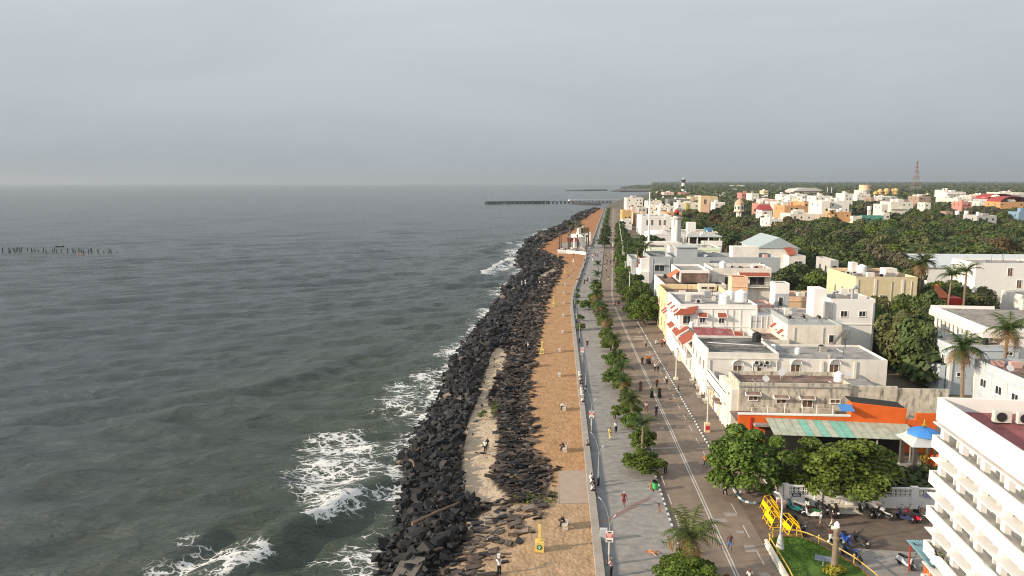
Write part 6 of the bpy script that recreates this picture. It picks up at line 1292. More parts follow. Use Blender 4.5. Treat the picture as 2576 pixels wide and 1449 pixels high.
# spit of land, sandy point across the bay is part of the ground; wooded point behind it
# ------------------------------------------------------------------ memorial
def memorial():
    GR = mat('brown_granite', (.12,.085,.07), .7, .2, 2)
    p = at(1454, 625, .3); M = Bld('memorial_canopy', 'white open canopy with pointed roof on a stepped platform', 'canopy', p.x, p.y+1.5)
    for sx in (-1.9, 1.9):
        for sy in (-1.6, 1.6): b = MB(); b.lathe([(.42,0),(.36,.6),(.32,5.2),(.5,5.4)], 10, (sx, sy, .9)); M.part('column', b, WH)
    b = MB(); b.lathe([(4.0,6.25),(3.6,6.6),(1.5,7.7),(1.1,8.7),(.1,9.6)], 4, (0,0,0), math.pi/4, math.pi/4+2*math.pi); M.part('roof', b, WH); b = MB(); b.box(-2.6,-2.3,0,2.6,2.3,.95); M.part('platform', b, W); b = MB(); b.slab((-2.5,-2.3,.95),(-4.6,-5.0,.1),(-3.6,-5.2,.1),(-1.4,-2.3,.95),.2); b.slab((1.4,-2.3,.95),(2.6,-5.2,.1),(3.6,-5.0,.1),(2.5,-2.3,.95),.2); M.part('stair_cheek', b, CREAM)
    e = empty('bronze_statue', (p.x, p.y+1.5, .95), 'dark bronze statue of a walking man under the white canopy', 'statue'); b = MB(); b.lathe([(.55,.0),(.5,.9),(.36,1.0),(.34,1.9),(.5,2.5),(.52,3.1),(.2,3.4),(.26,3.65),(.22,3.95),(.05,4.1)], 12); b.path([(.45,0,2.9),(.75,-.35,2.2),(.7,-.7,1.9)], .12); b.build('figure', IRON, e); b = MB(); b.tube((.7,-.75,0),(.7,-.75,2.6),.05); b.build('staff', IRON, e)
    for i, (x, y, lb) in enumerate([(1406.5,628,'leftmost granite column at the seaward corner'),(1411,624,'granite column second from the left'),(1429.5,628,'granite column left of the canopy, nearer one'),(1434,622,'granite column left of the canopy, farther one'),(1452,632,'granite column directly in front of the canopy'),(1475,634,'granite column right of the canopy, nearer one'),(1480,621,'granite column right of the canopy, farther one')]):
        q = at(x, y, .8); c = empty('granite_column', (q.x, q.y, -.05), lb, 'column', 'granite columns round the memorial'); b = MB(); b.lathe([(.48,1.2),(.34,2.0),(.30,4),(.42,4.3),(.28,4.6),(.26,8.2),(.42,8.5),(.42,8.8)], 12); b.build('shaft', GR, c); b = MB(); b.box(-.95,-.95,0,.95,.95,1.2); b.build('pedestal', CREAM, c); b = MB(); b.box(-1.05,-1.05,1.2,1.05,1.05,1.32); b.build('cap_slab', DARK, c)
    b = MB(); A = [at(x, y, 0) for x, y in [(1403,634),(1424,635),(1452,635),(1474,638),(1474,641),(1452,638),(1424,637),(1403,637)]]
    b.prism([(q.x, q.y) for q in A], -.3, 1.0); tag(b.build('plaza_wall', WH), 'low white curved wall bounding the memorial plaza', 'wall')
    b = MB(); A = [at(x, y, 0) for x, y in [(1404,634),(1474,637),(1493,620),(1490,606),(1412,612)]]
    b.prism([(q.x, q.y) for q in A], -.3, .1); tag(b.build('plaza_floor', PAVE), kind='structure')
    r = onY(1457, 588, 434); B = Bld('seaside_hall', 'white seaside building with brown roof hoarding and twin tanks', 'building', r.x, 434); x1 = onY(1487, 588, 434).x; B.shell(r.x, 434, x1, 444, 0, 5.0, W, ROOFG, .5); B.box('hoarding', r.x+1.0, 433.5, 5.2, r.x+5.8, 433.7, 8.2, mat('brown_hoarding', (.11,.08,.04), .7)); B.box('lift_tower', r.x-1.3, 433, 0, r.x+.7, 436, 7.6, WH)
    for z, xx in ((3.2, 2.0), (3.2, 4.6)): B.win('N', r.x+xx, z, 434, 1.4, 1.2, 'white_glass')
    b = MB(); b.slab((-6.5,0,2.2),(-6.5,6,4.0),(-.9,6,4.2),(-.9,0,2.4),.2); B.part('sloped_roof', b, W); B.box('red_wall', r.x-7, 435, 0, r.x-1.4, 440, 2.1, mat('brick_red_wall', (.22,.06,.05), .8))
    tank(r.x+.6, 437, 7.6, .75, 1.6, 'left of twin white tanks on the seaside hall'); tank(r.x+2.4, 437, 7.6, .75, 1.6, 'right of twin white tanks on the seaside hall'); B.box('tank_deck', r.x-.3, 436.1, 4.5, r.x+3.4, 438, 7.55, W)
    b = MB()
    q0 = at(1463, 629, 0); q1 = at(1492, 622, 0)
    for i in range(14): q = q0.lerp(q1, i/13); b.tube((q.x,q.y,0),(q.x,q.y,1.4),.06,n=4)
    for z in (.7, 1.4): b.tube(q0+Vector((0,0,z)), q1+Vector((0,0,z)), .06, n=4)
    tag(b.build('iron_fence', IRON), 'dark iron fence right of the memorial canopy', 'fence')
memorial()

# ------------------------------------------------------------------ street furniture
LPM = mat('grey_lamp_paint', (.30,.29,.27), .55, .1, 3)
def lamp(x, y, label, arm=True, board=None, group='double armed lamps along the sea wall'):
    e = empty('street_lamp', (x, y, .15), label, 'street lamp', group); b = MB(); b.tube((0,0,0),(0,0,1.0),.14,n=8); b.build('base', IRON, e); b = MB(); b.path([(0,0,1.0),(0,0,2.4),(.02,0,3.5)], .10, 8, .05); b.build('pole', LPM, e)
    b = MB(); b.path([(.02,0,3.5),(-.05,.02,4.3),(-.3,.1,5.2),(-.75,.25,6.0)], .04, 6, .025); b.build('arm', LPM, e); b = MB(); b.path([(.02,0,3.5),(.1,0,4.0),(.35,-.05,4.5)], .035, 6, .025); b.build('arm', LPM, e)
    for p, q in (((-.72,.24,5.97),(-1.0,.34,6.2)), ((.34,-.05,4.48),(.55,-.08,4.75))): b = MB(); b.tube(p, q, .04, .06, 6); b.build('lamp_head', LIGHTG, e)
    return e
def signboard(x, y, z, label):
    e = empty('sign_board', (x, y, .15), label, 'sign', 'red and white notice boards'); b = MB(); b.box(-.33,-.04,z-.5,.33,0,z+.55); b.build('board', WH, e); b = MB(); b.box(-.31,-.06,z-.05,.31,-.042,z+.32); b.build('red_panel', mat('signal_red', (.60,.04,.05), .5), e)
    b = MB()
    for i in range(6): b.box(-.24+.075*i,-.056,z-.42,-.19+.075*i,-.042,z-.28)
    for i in range(5): b.box(-.18+.07*i,-.056,z+.38,-.13+.07*i,-.042,z+.48)
    b.build('lettering', IRON, e); b = MB()
    for k in (0,1,2): b.box(-.26+.04*k,-.072,z+.2-.1*k,.26-.04*k,-.062,z+.245-.1*k)
    b.build('lettering', WH, e); b = MB(); b.tube((0,.05,0),(0,.05,z+.5),.045,n=6); b.build('post', STEELW, e); return e
LB = [(1518,1420,'nearest double armed lamp, with a red and white notice board'),(1496.5,1222,'double armed lamp beside the men in white on the wall'),(1481,1088,'lamp sharing its post with the middle notice board'),(1462.6,984,'lamp beside the seated row of people in white'),(1452,862,'lamp near the small wall shrubs')]
ls = []
for x, y, lb in LB: p = at(x, y, .15); lamp(-18.85, p.y, lb); ls.append(p.y)
for s in range(178, 330, 22): lamp(-18.85+bend(s), s, 'slim double armed lamp in the far row along the sea wall')
for x, y, z, lb in ((1518,1420,2.75,'nearest red and white notice board on the sea wall lamp'),(1481,1088,2.6,'middle red and white notice board, level with men in white'),(1452,914,2.6,'farthest red and white notice board by the sea wall')): p = at(x, y, .15); signboard(-18.85, p.y-.22, z, lb)
b = MB(); b.box(-.35,-.2,.15,.35,.2,1.35); p = at(1510, 1372, .15); tag(b.build('control_cabinet', LIGHTG, loc=(-19.05, p.y+1.0, 0)), 'grey electrical cabinet behind the nearest lamp post', 'cabinet')
for x, y, h, lb, bx in ((1700,955,7.0,'tall cream lamp mast on the pavement by the white house',1),(1778.5,1086,6.3,'cream lamp mast with red poster box by the mural',2)):
    p = at(x, y, .12); e = empty('lamp_mast', (p.x, p.y, .12), lb, 'street lamp'); b = MB(); b.tube((0,0,.3),(0,0,h),.11,.07,n=8); b.build('pole', STEELW, e); b = MB(); b.box(-.35,-.35,0,.35,.35,.4 if bx == 1 else 1.25); b.build('base_box', CREAM if bx == 1 else PEACH, e); b = MB(); b.box(-.3,-.5,h-.15,.3,.5,h); b.build('lamp_head', LIGHTG, e)
    if bx == 2: b = MB(); b.box(-.28,-.37,.35,.28,-.355,.95); b.build('red_poster', mat('signal_red', (.6,.04,.05)), e)
for i, s in enumerate((205, 232, 262, 290, 318, 352, 395, 440, 490)): e = empty('lamp_mast', (-3.0+bend(s)-.8, s, .12), 'pale lamp mast among the dense row of street trees', 'street lamp', 'lamp masts in the tree row'); b = MB(); b.tube((0,0,0),(0,0,9.5),.16,.1,n=6); b.build('pole', STEELW, e); b = MB(); b.box(-.3,-1.0,9.35,.3,.2,9.5); b.build('lamp_head', LIGHTG, e)
b = MB(); b.lathe([(.16,0),(.16,.12),(.09,.18),(.09,.9),(.12,.95),(.05,1.05)], 10); p = at(1707, 983, .12); tag(b.build('bollard', IRON, loc=p), 'black iron bollard on the pavement kerb', 'bollard')
def bin_():
    p = at(1648, 1230, .15); e = empty('litter_bin', p, 'bright green litter bin with black top beside the kerb', 'litter bin'); b = MB(); b.lathe([(.26,.05),(.3,.1),(.33,.7),(.3,.74)], 14); b.build('bin_body', mat('bin_green', (.05,.42,.13), .45), e); b = MB(); b.lathe([(.31,.74),(.33,.95),(.30,.95),(.28,.78)], 14); b.build('rim', BLACKP, e); b = MB(); b.path([(-.33,0,.7),(-.55,0,.7),(-.6,0,0)], .025, 5); b.build('bracket', STEELW, e)
bin_()
def barricade(p, rz, label):
    e = empty('barricade', (p.x, p.y, 0), label, 'barricade', 'yellow steel barricades', rz); L = 2.3; Hh = 1.4
    for s in (-1, 1):
        b = MB(); y0, y1 = s*.75, s*.28
        for x in (-L/2, 0, L/2): b.tube((x,y0,.05),(x,y1,Hh),.04,n=6)
        for z in (.25, .55, 1.0, Hh): k = y0+(y1-y0)*(z-.05)/(Hh-.05); b.tube((-L/2,k,z),(L/2,k,z),.035,n=6)
        b.build('side_frame', YPAINT, e); b = MB(); k0 = y0+(y1-y0)*.36; k1 = y0+(y1-y0)*.66; b.slab((-L/2,k1+s*.02,1.0),(-L/2,k0+s*.02,.56),(L/2,k0+s*.02,.56),(L/2,k1+s*.02,1.0),.03); b.build('panel', mat('bright_yellow_panel', (.85,.55,.005), .5), e)
    b = MB()
    for x in (-L/2, 0, L/2):
        for z in (.25, Hh): k = .75+(.28-.75)*(z-.05)/(Hh-.05); b.tube((x,-k,z),(x,k,z),.03,n=6)
    b.build('cross_bars', YPAINT, e)
p0, p1 = at(1926, 1275), at(1958, 1318); rzb = math.atan2(p1.y-p0.y, p1.x-p0.x)
barricade(at(1938, 1291), rzb, 'yellow barricade nearest to the compound wall'); barricade(at(1946, 1320), rzb, 'yellow barricade in the middle, nearest to the road'); barricade(at(1987, 1338), rzb+.08, 'separate yellow barricade beside the lawn railing')
def marker(x, y, label):
    p = at(x, y, -.05); e = empty('marker_post', (p.x, p.y, -.1), label, 'marker post', 'yellow marker posts on the sand'); YM = mat('pale_yellow_paint', (.70,.52,.15), .7, .08); b = MB(); b.box(-.42,-.42,0,.42,.42,.95); b.build('block', YM, e); b = MB(); b.box(-.13,-.13,.951,.13,.13,2.5); b.build('post', YM, e); b = MB(); b.lathe([(.26,0),(.26,.02)], 16); b.v = [(q[0], -.425-q[2], q[1]+.5) for q in b.v]; b.build('green_roundel', mat('deep_green_paint', (.03,.16,.08), .6), e)
    b = MB(); b.box(-.05,-.46,.34,.05,-.447,.66); b.box(-.13,-.46,.5,.13,-.449,.58); b.build('emblem', WH, e)
for x, y, lb in ((1357,1383,'nearest yellow marker post with green roundel, by the flat slabs'),(1363,889,'second yellow marker post from the camera'),(1392,770,'third yellow marker post from the camera'),(1421,690,'fourth yellow marker post from the camera'),(1403.5,649,'farthest yellow marker post, before the memorial plaza')): marker(x, y, lb)
BM_ = MB(); BM_.box(-.28,-.75,.40,.22,.75,.47); BNS = BM_.mesh('seat', mat('pale_bench_cement', (.50,.45,.40), .8, .1)); BM_ = MB(); BM_.cbox((.27,0,.72),(.07,1.5,.5),0,0,.15); BNB = BM_.mesh('backrest', MATS['pale_bench_cement']); BM_ = MB(); BM_.box(-.25,-.06,0,.3,.06,.40); BNL = BM_.mesh('leg', MATS['pale_bench_cement'])
def bench(p, label, rz=0, group='cement benches on the sand'):
    e = empty('bench', p, label, 'bench', group, rz); link('seat', BNS, e); link('backrest', BNB, e); link('leg', BNL, e, (0,-.55,0)); link('leg', BNL, e, (0,.55,0)); return e
BENCH = [(1422,1326,'nearest bench on the sand, with one person in dark clothes'),(1421,1134,'bench with a crouched reader in dark clothes'),(1420,1031,'bench with a person in white shirt leaning forward'),(1407,946,'empty bench level with the leftmost men on the wall'),(1408,884,'empty bench beside the second yellow marker post'),(1415,837,'empty bench level with the green shrub on the rocks'),(1417,795,'empty bench level with the wall shrubs'),(1418,764,'empty bench level with the leaning tree'),(1418,739,'empty bench level with the dark flat shrub'),(1422,719,'bench with a person in white, seventh up the sand'),(1432,700,'bench with a dark clothed person near the crowd in red'),(1437,680,'small far bench beyond the fourth marker post'),(1445,667,'farthest bench before the memorial plaza')]
for x, y, lb in BENCH: bench(at(x, y, -.1), lb, R(-4))
for x, y, lb in ((1693,891,'brown street bench below the tall white house front'),(1754,976,'brown wooden chair bench by the white wall'),(1757,998,'grey stone bench right under the mural'),(1773,1012,'stone bench at the near end of the mural'),(1740,962,'low bench at the far end by the white wall')): bench(at(x, y, .12), lb, R(0), 'benches on the pavement')
e = empty('menu_stand', at(1711, 911, .12), 'black framed menu stand with navy top on the pavement', 'stand'); b = MB(); b.box(-.5,-.05,.9,.5,.05,2.5); b.build('panel', WH, e); b = MB(); b.box(-.6,-.3,2.5,.6,.3,2.9); b.build('navy_top', MATS['navy_sign'], e); b = MB()
for x in (-.52, .48): b.box(x,-.08,0,x+.05,.08,2.5)
b.build('frame', IRON, e)
def shed():
    a = [at(x, y, 2.8) for x, y in [(2280,1359),(2352,1360),(2352,1432),(2338,1424)]]; e = empty('corrugated_shed', (a[0].x, a[0].y, 0), 'blue corrugated lean-to roof tucked against the white tower', 'shed'); o = a[0]; b = MB(); n = 26
    for i in range(n):
        k0, k1 = i/n, (i+1)/n; z0, z1 = (0, .07) if i % 2 == 0 else (.07, 0); p = [a[0].lerp(a[1], k0), a[0].lerp(a[1], k1), a[3].lerp(a[2], k1), a[3].lerp(a[2], k0)]
        b.add([Vector((q.x-o.x, q.y-o.y, 2.8+z)) for q, z in zip(p, (z0, z1, z1, z0))], [(3,2,1,0)])
    b.build('corrugated_roof', mat('faded_blue_sheet', (.18,.33,.37), .6, .1, 1, stain=(.34,.45,.46), stain_amt=.5), e)
    b = MB(); b.tube((.3,-.2,0),(.3,-.2,2.75),.06); b.tube((1.8,-3.6,0),(1.8,-3.6,2.75),.06); b.build('post', RED, e); q0, q1 = at(2323, 1420, 1.8), at(2354, 1470, 1.8); e2 = MB(); e2.add([(q0.x,q0.y,0),(q1.x,q1.y,0),(q1.x,q1.y,2.1),(q0.x,q0.y,2.1),(q0.x+.1,q0.y,0),(q1.x+.1,q1.y,0),(q1.x+.1,q1.y,2.1),(q0.x+.1,q0.y,2.1)], [(3,2,1,0),(4,5,6,7),(3,7,6,2),(0,4,7,3),(1,2,6,5)]); tag(e2.build('painted_board', mat('rust_red_board', (.42,.09,.03), .7, .1, 2, stain=(.6,.25,.03), stain_amt=.8, stain_scale=(3,3,5))), 'rust red board with orange lettering at the foot of the tower', 'sign board')
shed()
def island():
    pl = [(1936,1367),(1934,1358),(1944,1352),(1964,1348.5),(2004,1348.5),(2030,1356),(2059,1368),(2103,1391),(2148,1417),(2200,1458),(2260,1540),(2040,1560),(2010,1500),(1984,1447),(1955,1399)]
    a = [at(x, y, .35) for x, y in pl]; n = len(a); cx = sum(p.x for p in a)/n; cy = sum(p.y for p in a)/n
    ins = [(p.x+(cx-p.x)*.035, p.y+(cy-p.y)*.035) for p in a]
    b = MB(); b.prism(ins, 0, .28); L = newmat('lawn'); nt = L[1]; tc = N(nt, 'ShaderNodeTexCoord'); n1 = N(nt, 'ShaderNodeTexNoise'); n1.inputs['Scale'].default_value = .5; n1.inputs['Detail'].default_value = 6; nt.links.new(tc.outputs['Object'], n1.inputs['Vector']); cr = N(nt, 'ShaderNodeValToRGB'); cr.color_ramp.elements[0].position = .35; cr.color_ramp.elements[0].color = (.055,.115,.014,1); cr.color_ramp.elements[1].position = .68; cr.color_ramp.elements[1].color = (.11,.20,.022,1); nt.links.new(n1.outputs['Fac'], cr.inputs['Fac']); nt.links.new(cr.outputs[0], L[2].inputs['Base Color']); L[2].inputs['Roughness'].default_value = .9
    n2 = N(nt, 'ShaderNodeTexNoise'); n2.inputs['Scale'].default_value = 9; nt.links.new(tc.outputs['Object'], n2.inputs['Vector']); bp = N(nt, 'ShaderNodeBump'); bp.inputs['Strength'].default_value = .8; bp.inputs['Distance'].default_value = .15; nt.links.new(n2.outputs['Fac'], bp.inputs['Height']); nt.links.new(bp.outputs[0], L[2].inputs['Normal'])
    struct(b.build('lawn', L[0]))
    V = []; rr = random.Random(2); q = MB()
    for _ in range(5200):
        i = rr.randrange(n); k = rr.random(); u = rr.random()**.5; p = a[i].lerp(a[(i+1) % n], k); x, y = p.x+(cx-p.x)*(.04+.95*(1-u)), p.y+(cy-p.y)*(.04+.95*(1-u)); h = rr.uniform(.05,.13) if u < .96 else rr.uniform(.12,.3); an = rr.uniform(0, 6.28); w = .05
        q.add([(x-w*math.cos(an), y-w*math.sin(an), .27), (x+w*math.cos(an), y+w*math.sin(an), .27), (x+rr.uniform(-.1,.1), y+rr.uniform(-.1,.1), .27+h)], [(0,1,2)])
    tag(q.build('lawn_grass', leafmat('grass_blade', (.10,.19,.022), .01, .4)), 'blades of green grass on the traffic island lawn', 'grass', kind='stuff')
    e = empty('lawn_railing', (a[0].x, a[0].y, 0), 'yellow handrail and low wall round the traffic island lawn', 'railing'); b = MB(); c = MB(); d = MB()
    for i in range(n):
        p, r = a[i]-Vector((a[0].x, a[0].y, .35)), a[(i+1) % n]-Vector((a[0].x, a[0].y, .35)); b.tube(p+Vector((0,0,.95)), r+Vector((0,0,.95)), .06, n=6); c.cbox((p+r)/2+Vector((0,0,.18)), ((r-p).length, .16, .36), math.atan2(r.y-p.y, r.x-p.x))
        if i % 2 == 0: d.tube(p+Vector((0,0,.3)), p+Vector((0,0,1.1)), .05, n=6); d.ball(p+Vector((0,0,1.15)), .1)
    b.build('handrail', mat('buff_yellow_paint', (.58,.38,.08), .5), e); c.build('low_wall', mat('brown_plinth', (.20,.11,.05), .8), e); d.build('rail_posts', MATS['buff_yellow_paint'], e)
    # white balusters on the road side
    p0, p1 = at(1937, 1368, .2), at(1990, 1460, .2); b = MB()
    for i in range(22): p = p0.lerp(p1, i/21); b.lathe([(.16,0),(.2,.15),(.1,.3),(.18,.5),(.18,.6)], 8, (p.x-.35, p.y, 0))
    tag(b.build('balustrade', CREAM), 'row of stubby cream balusters on the road side of the lawn', 'balustrade')
    p = at(1962, 1379, .28); e = empty('garden_lamp', p, 'grey lamp post with flared cone foot on the lawn', 'street lamp'); b = MB(); b.lathe([(.42,0),(.36,.3),(.2,1.1),(.16,1.25),(.16,1.3)], 14); b.build('cone_foot', LIGHTG, e); b = MB(); b.path([(0,0,1.3),(0,0,4.3),(-.06,0,4.9),(-.3,.1,5.3)], .11, 8, .06); b.build('pole', LIGHTG, e); b = MB(); b.tube((-.3,.1,5.28),(-.7,.2,5.42),.07,.1,6); b.build('lamp_head', PLAST, e)
    p = at(2098, 1440, .28); e = empty('stone_lamp_column', p, 'brown stone lamp column with two side brackets on the lawn', 'lamp column'); ST = mat('brown_sandstone', (.20,.155,.11), .85, .15, 2); b = MB(); b.lathe([(.55,0),(.55,.5),(.42,.6),(.42,.75)], 8); b.build('pedestal', ST, e); b = MB(); b.lathe([(.32,.75),(.27,1.2),(.24,3.0),(.3,3.05),(.3,3.25),(.22,3.4),(.27,3.9),(.12,4.05)], 12); b.build('shaft', ST, e)
    for s in (-1, 1): b = MB(); b.path([(0,0,3.1),(s*.5,0,3.2),(s*.62,0,2.95)], .05, 6); b.ball((s*.62,0,2.85), .13); b.build('bracket', LIGHTG, e)
    b = MB(); b.lathe([(.1,4.0),(.26,4.2),(.22,4.5),(.05,4.7)], 10); b.build('lantern', PLAST, e)
    e = empty('solar_panel', at(2070, 1425, .28), 'small tilted solar panel on the lawn beside the stone column', 'solar panel'); b = MB(); b.cbox((0,0,.75),(1.4,.6,.05),R(-20),R(25)); b.build('panel', mat('solar_cell', (.13,.15,.19), .25), e); b = MB(); b.tube((0,0,0),(0,0,.74),.04); b.build('post', STEELW, e)
    v, f = leafcloud(3, [(0,0,.35,.7,.7),(.6,.2,.3,.5,.7),(-.6,-.2,.3,.5,.7)], 420, .16); o = link('croton_bush', npmesh('croton_bush', v, f, leafmat('croton_leaf', (.30,.27,.03), .01, .4)), None, at(2098, 1443, .28)); tag(o, 'yellow green croton bush round the foot of the stone column', 'bush')
island()

# ------------------------------------------------------------------ scooters, motorcycles, bicycles
TY = mat('tyre_rubber', (.018,.018,.018), .85, .2, 6); CHR = mat('bright_metal', (.55,.55,.55), .25, .05, 2, metal=.9); PL = mat('number_plate', (.75,.74,.68), .5)
def wheel(r, w=.06):
    t = MB(); t.lathe([(r*.78,-w),(r,-w*.6),(r,w*.6),(r*.78,w)], 18); t.v = [(q[0], q[2], q[1]) for q in t.v]; m = MB(); m.lathe([(r*.78,-w*.6),(r*.78,w*.6)], 18); 
    for k in range(5): a = 6.283*k/5; m.tube((0,0,0),(r*.78*math.cos(a), r*.78*math.sin(a),0),.02,n=4)
    m.v = [(q[0], q[2], q[1]) for q in m.v]; return t.mesh('tyre', TY), m.mesh('rim', CHR)
WS, WM, WB = wheel(.23, .055), wheel(.3, .055), wheel(.34, .02)
def paint(n, c): return mat('paint_'+n, c, .35, .05, 2, coat=.4)
SCP = {}
def scooter_parts():
    b = MB(); prof = [(-.75,.42,.62),(-.6,.34,.74),(-.25,.33,.72),(-.1,.28,.42),(.25,.28,.34),(.42,.3,.42),(.5,.55,.98),(.58,.62,1.02)]
    # rear cowl, floor board, leg shield, front mudguard as one painted shell
    secs = [(-.82,.50,.62,.10),(-.62,.36,.74,.19),(-.3,.32,.74,.20),(-.12,.27,.50,.17),(.15,.24,.32,.17),(.33,.26,.40,.20),(.42,.36,.80,.22),(.50,.55,1.0,.17),(.56,.78,1.04,.08)]
    vs = []
    for x, z0, z1, w in secs: vs += [(x,-w,z0),(x,w,z0),(x,w*.85,z1),(x,-w*.85,z1)]
    b.add(vs, [(4*i+j, 4*i+4+j, 4*i+4+(j+1)%4, 4*i+(j+1)%4) for i in range(len(secs)-1) for j in range(4)] + [(0,1,2,3), tuple(4*(len(secs)-1)+j for j in (3,2,1,0))])
    g = MB(); g.lathe([(.27,-.08),(.29,-.05),(.29,.05),(.27,.08)], 12, (0,0,0), R(20), R(170)); 
    b2 = MB(); b2.v = [(q[0]+.62, q[2], q[1]+.24) for q in g.v]; b2.f = g.f; b2.m = g.m; o = len(b.v); b.v += b2.v; b.f += [tuple(i+o for i in f) for f in b2.f]; b.m += b2.m
    s = MB(); s.box(-.72,-.15,.75,.0,.15,.85); h = MB(); h.path([(.50,-.34,1.08),(.50,0,1.02),(.50,.34,1.08)], .025, 6); h.tube((.62,0,.3),(.5,0,1.02),.035); m = MB()
    for sy in (-1, 1): m.tube((.5,sy*.28,1.06),(.46,sy*.34,1.26),.012,n=4); m.cbox((.45,sy*.36,1.3),(.03,.13,.08))
    l = MB(); l.lathe([(.09,0),(.07,.04)], 10); l.v = [(q[2]+.56, q[0], q[1]+.95) for q in l.v]; p = MB(); p.cbox((-.84,0,.5),(.02,.22,.13),0,0,.3)
    st = MB(); st.tube((-.5,-.18,.25),(-.85,-.2,.32),.05,n=8)
    return b.mesh('body', paint('white', (.7,.7,.7))), s.mesh('seat', BLACKP), h.mesh('handlebar', IRON), m.mesh('mirror', IRON), l.mesh('headlight', CHR), p.mesh('number_plate', PL), st.mesh('exhaust', IRON)
def moto_parts():
    b = MB(); secs = [(-.75,.62,.72,.10),(-.45,.60,.74,.12),(-.2,.62,.78,.12),(-.05,.66,.90,.15),(.2,.68,.94,.15),(.35,.72,.86,.08)]; vs = []
    for x, z0, z1, w in secs: vs += [(x,-w,z0),(x,w,z0),(x,w*.7,z1),(x,-w*.7,z1)]
    b.add(vs, [(4*i+j, 4*i+4+j, 4*i+4+(j+1)%4, 4*i+(j+1)%4) for i in range(len(secs)-1) for j in range(4)] + [(0,1,2,3), tuple(4*(len(secs)-1)+j for j in (3,2,1,0))])
    e = MB(); e.box(-.15,-.16,.25,.2,.16,.55); e.tube((.2,.1,.3),(-.75,.17,.32),.05); e.tube((-.65,0,.3),(-.1,0,.62),.03); e.tube((.3,0,.8),(.1,0,.3),.03); s = MB(); s.box(-.75,-.13,.73,-.12,.13,.82); h = MB(); h.path([(.32,-.38,1.0),(.38,0,.96),(.32,.38,1.0)], .02, 6); h.tube((.68,.08,.3),(.4,.08,.96),.03); h.tube((.68,-.08,.3),(.4,-.08,.96),.03); m = MB()
    for sy in (-1, 1): m.tube((.33,sy*.3,1.0),(.3,sy*.36,1.2),.012,n=4); m.cbox((.3,sy*.38,1.23),(.03,.12,.08))
    l = MB(); l.lathe([(.1,0),(.08,.1)], 10); l.v = [(.5-q[2]*.5, q[0], q[1]+.86) for q in l.v]; p = MB(); p.cbox((-.86,0,.55),(.02,.2,.14),0,0,.3)
    return b.mesh('body', paint('black', (.03,.03,.03))), e.mesh('engine', CHR), s.mesh('seat', BLACKP), h.mesh('handlebar', IRON), m.mesh('mirror', IRON), l.mesh('headlight', CHR), p.mesh('number_plate', PL)
SPt, MPt = scooter_parts(), moto_parts()
def bike(kind, px, py, dirv, col, label, seatm=None):
    p = at(px, py, 0.0); rz = math.atan2(dirv[1], dirv[0]); e = empty('scooter' if kind == 's' else 'motorcycle', (p.x, p.y, 0), label, 'scooter' if kind == 's' else 'motorcycle', 'two wheelers parked in the yard' if px > 1900 else None, rz)
    for me in (SPt if kind == 's' else MPt):
        o = link(me.name.split('.')[0], me, e)
        if me in (SPt[0], MPt[0]): setmat(o, col)
        if seatm and me is SPt[1]: setmat(o, seatm)
    for x in ((.62, -.58) if kind == 's' else (.68, -.62)):
        wt = WS if kind == 's' else WM; r = .23 if kind == 's' else .3; w = link('wheel', wt[0], e, (x, 0, r)); link('rim', wt[1], w)
    e.rotation_euler = (R(-7), 0, rz); e.scale = (1.12,)*3; return e
BL_, WHp, NV, RDp, TL, SV, MINT, BLU = paint('black', (.03,.03,.03)), paint('white', (.7,.7,.7)), paint('navy', (.03,.04,.10)), paint('red', (.50,.015,.04)), paint('teal', (.02,.16,.16)), paint('silver', (.5,.5,.5)), paint('mint', (.42,.52,.42)), paint('blue', (.02,.07,.38))
UL = (-.5, .85)
for a in [('s',2174,1298,UL,BL_,'black scooter by the tree planter, left one of a pair with white plates'),('s',2192,1298,UL,BL_,'black scooter right one of the pair with white plates'),('m',2223,1302,UL,SV,'grey motorcycle between black scooters and the red scooter'),('s',2275,1310,UL,NV,'navy scooter parked against the red scooter'),('s',2295,1310,UL,RDp,'shiny red scooter near the white tower'),('m',2324,1302,(-.7,.7),paint('brown', (.09,.05,.035)),'brown motorcycle half hidden by the white tower'),
          ('s',2125,1368,(.1,-1),BLU,'bright blue scooter facing the lawn'),('m',2167,1371,(-.25,1),BL_,'black motorcycle parked alone in the yard'),('s',2095,1356,(.5,.85),MINT,'mint green scooter with red brown seat behind stone column',paint('oxblood', (.16,.04,.03))),('s',2278,1427,(.45,-.9),SV,'silver white scooter on the paved yard'),('s',2137,1403,UL,NV,'dark navy scooter behind the lawn railing'),('m',2147,1409,(.3,-.9),BLU,'blue and white motorcycle behind the lawn railing'),
          ('s',1998,1286,(-.6,.8),TL,'teal scooter near the compound wall'),('s',2029,1272,(.1,1),WHp,'white scooter with tall mirrors against the compound wall'),('s',2042,1302,(-.95,.3),WHp,'white scooter with green seat cover',paint('green', (.03,.14,.05))),('s',2012,1343,(.3,-.9),NV,'dark scooter beside the separate yellow barricade'),('m',2068,1287,(-.3,1),BL_,'black motorcycle behind the man in stripes'),('m',2090,1297,(.1,1),BL_,'black motorcycle behind the man in beige trousers'),('m',2106,1296,(.2,1),BL_,'black motorcycle with chrome beside the tree planter'),
          ('s',1651,866,(-.3,-.9),paint('pale_mint', (.55,.62,.58)),'pale scooter on the street pavement by the shops')]: bike(*a)
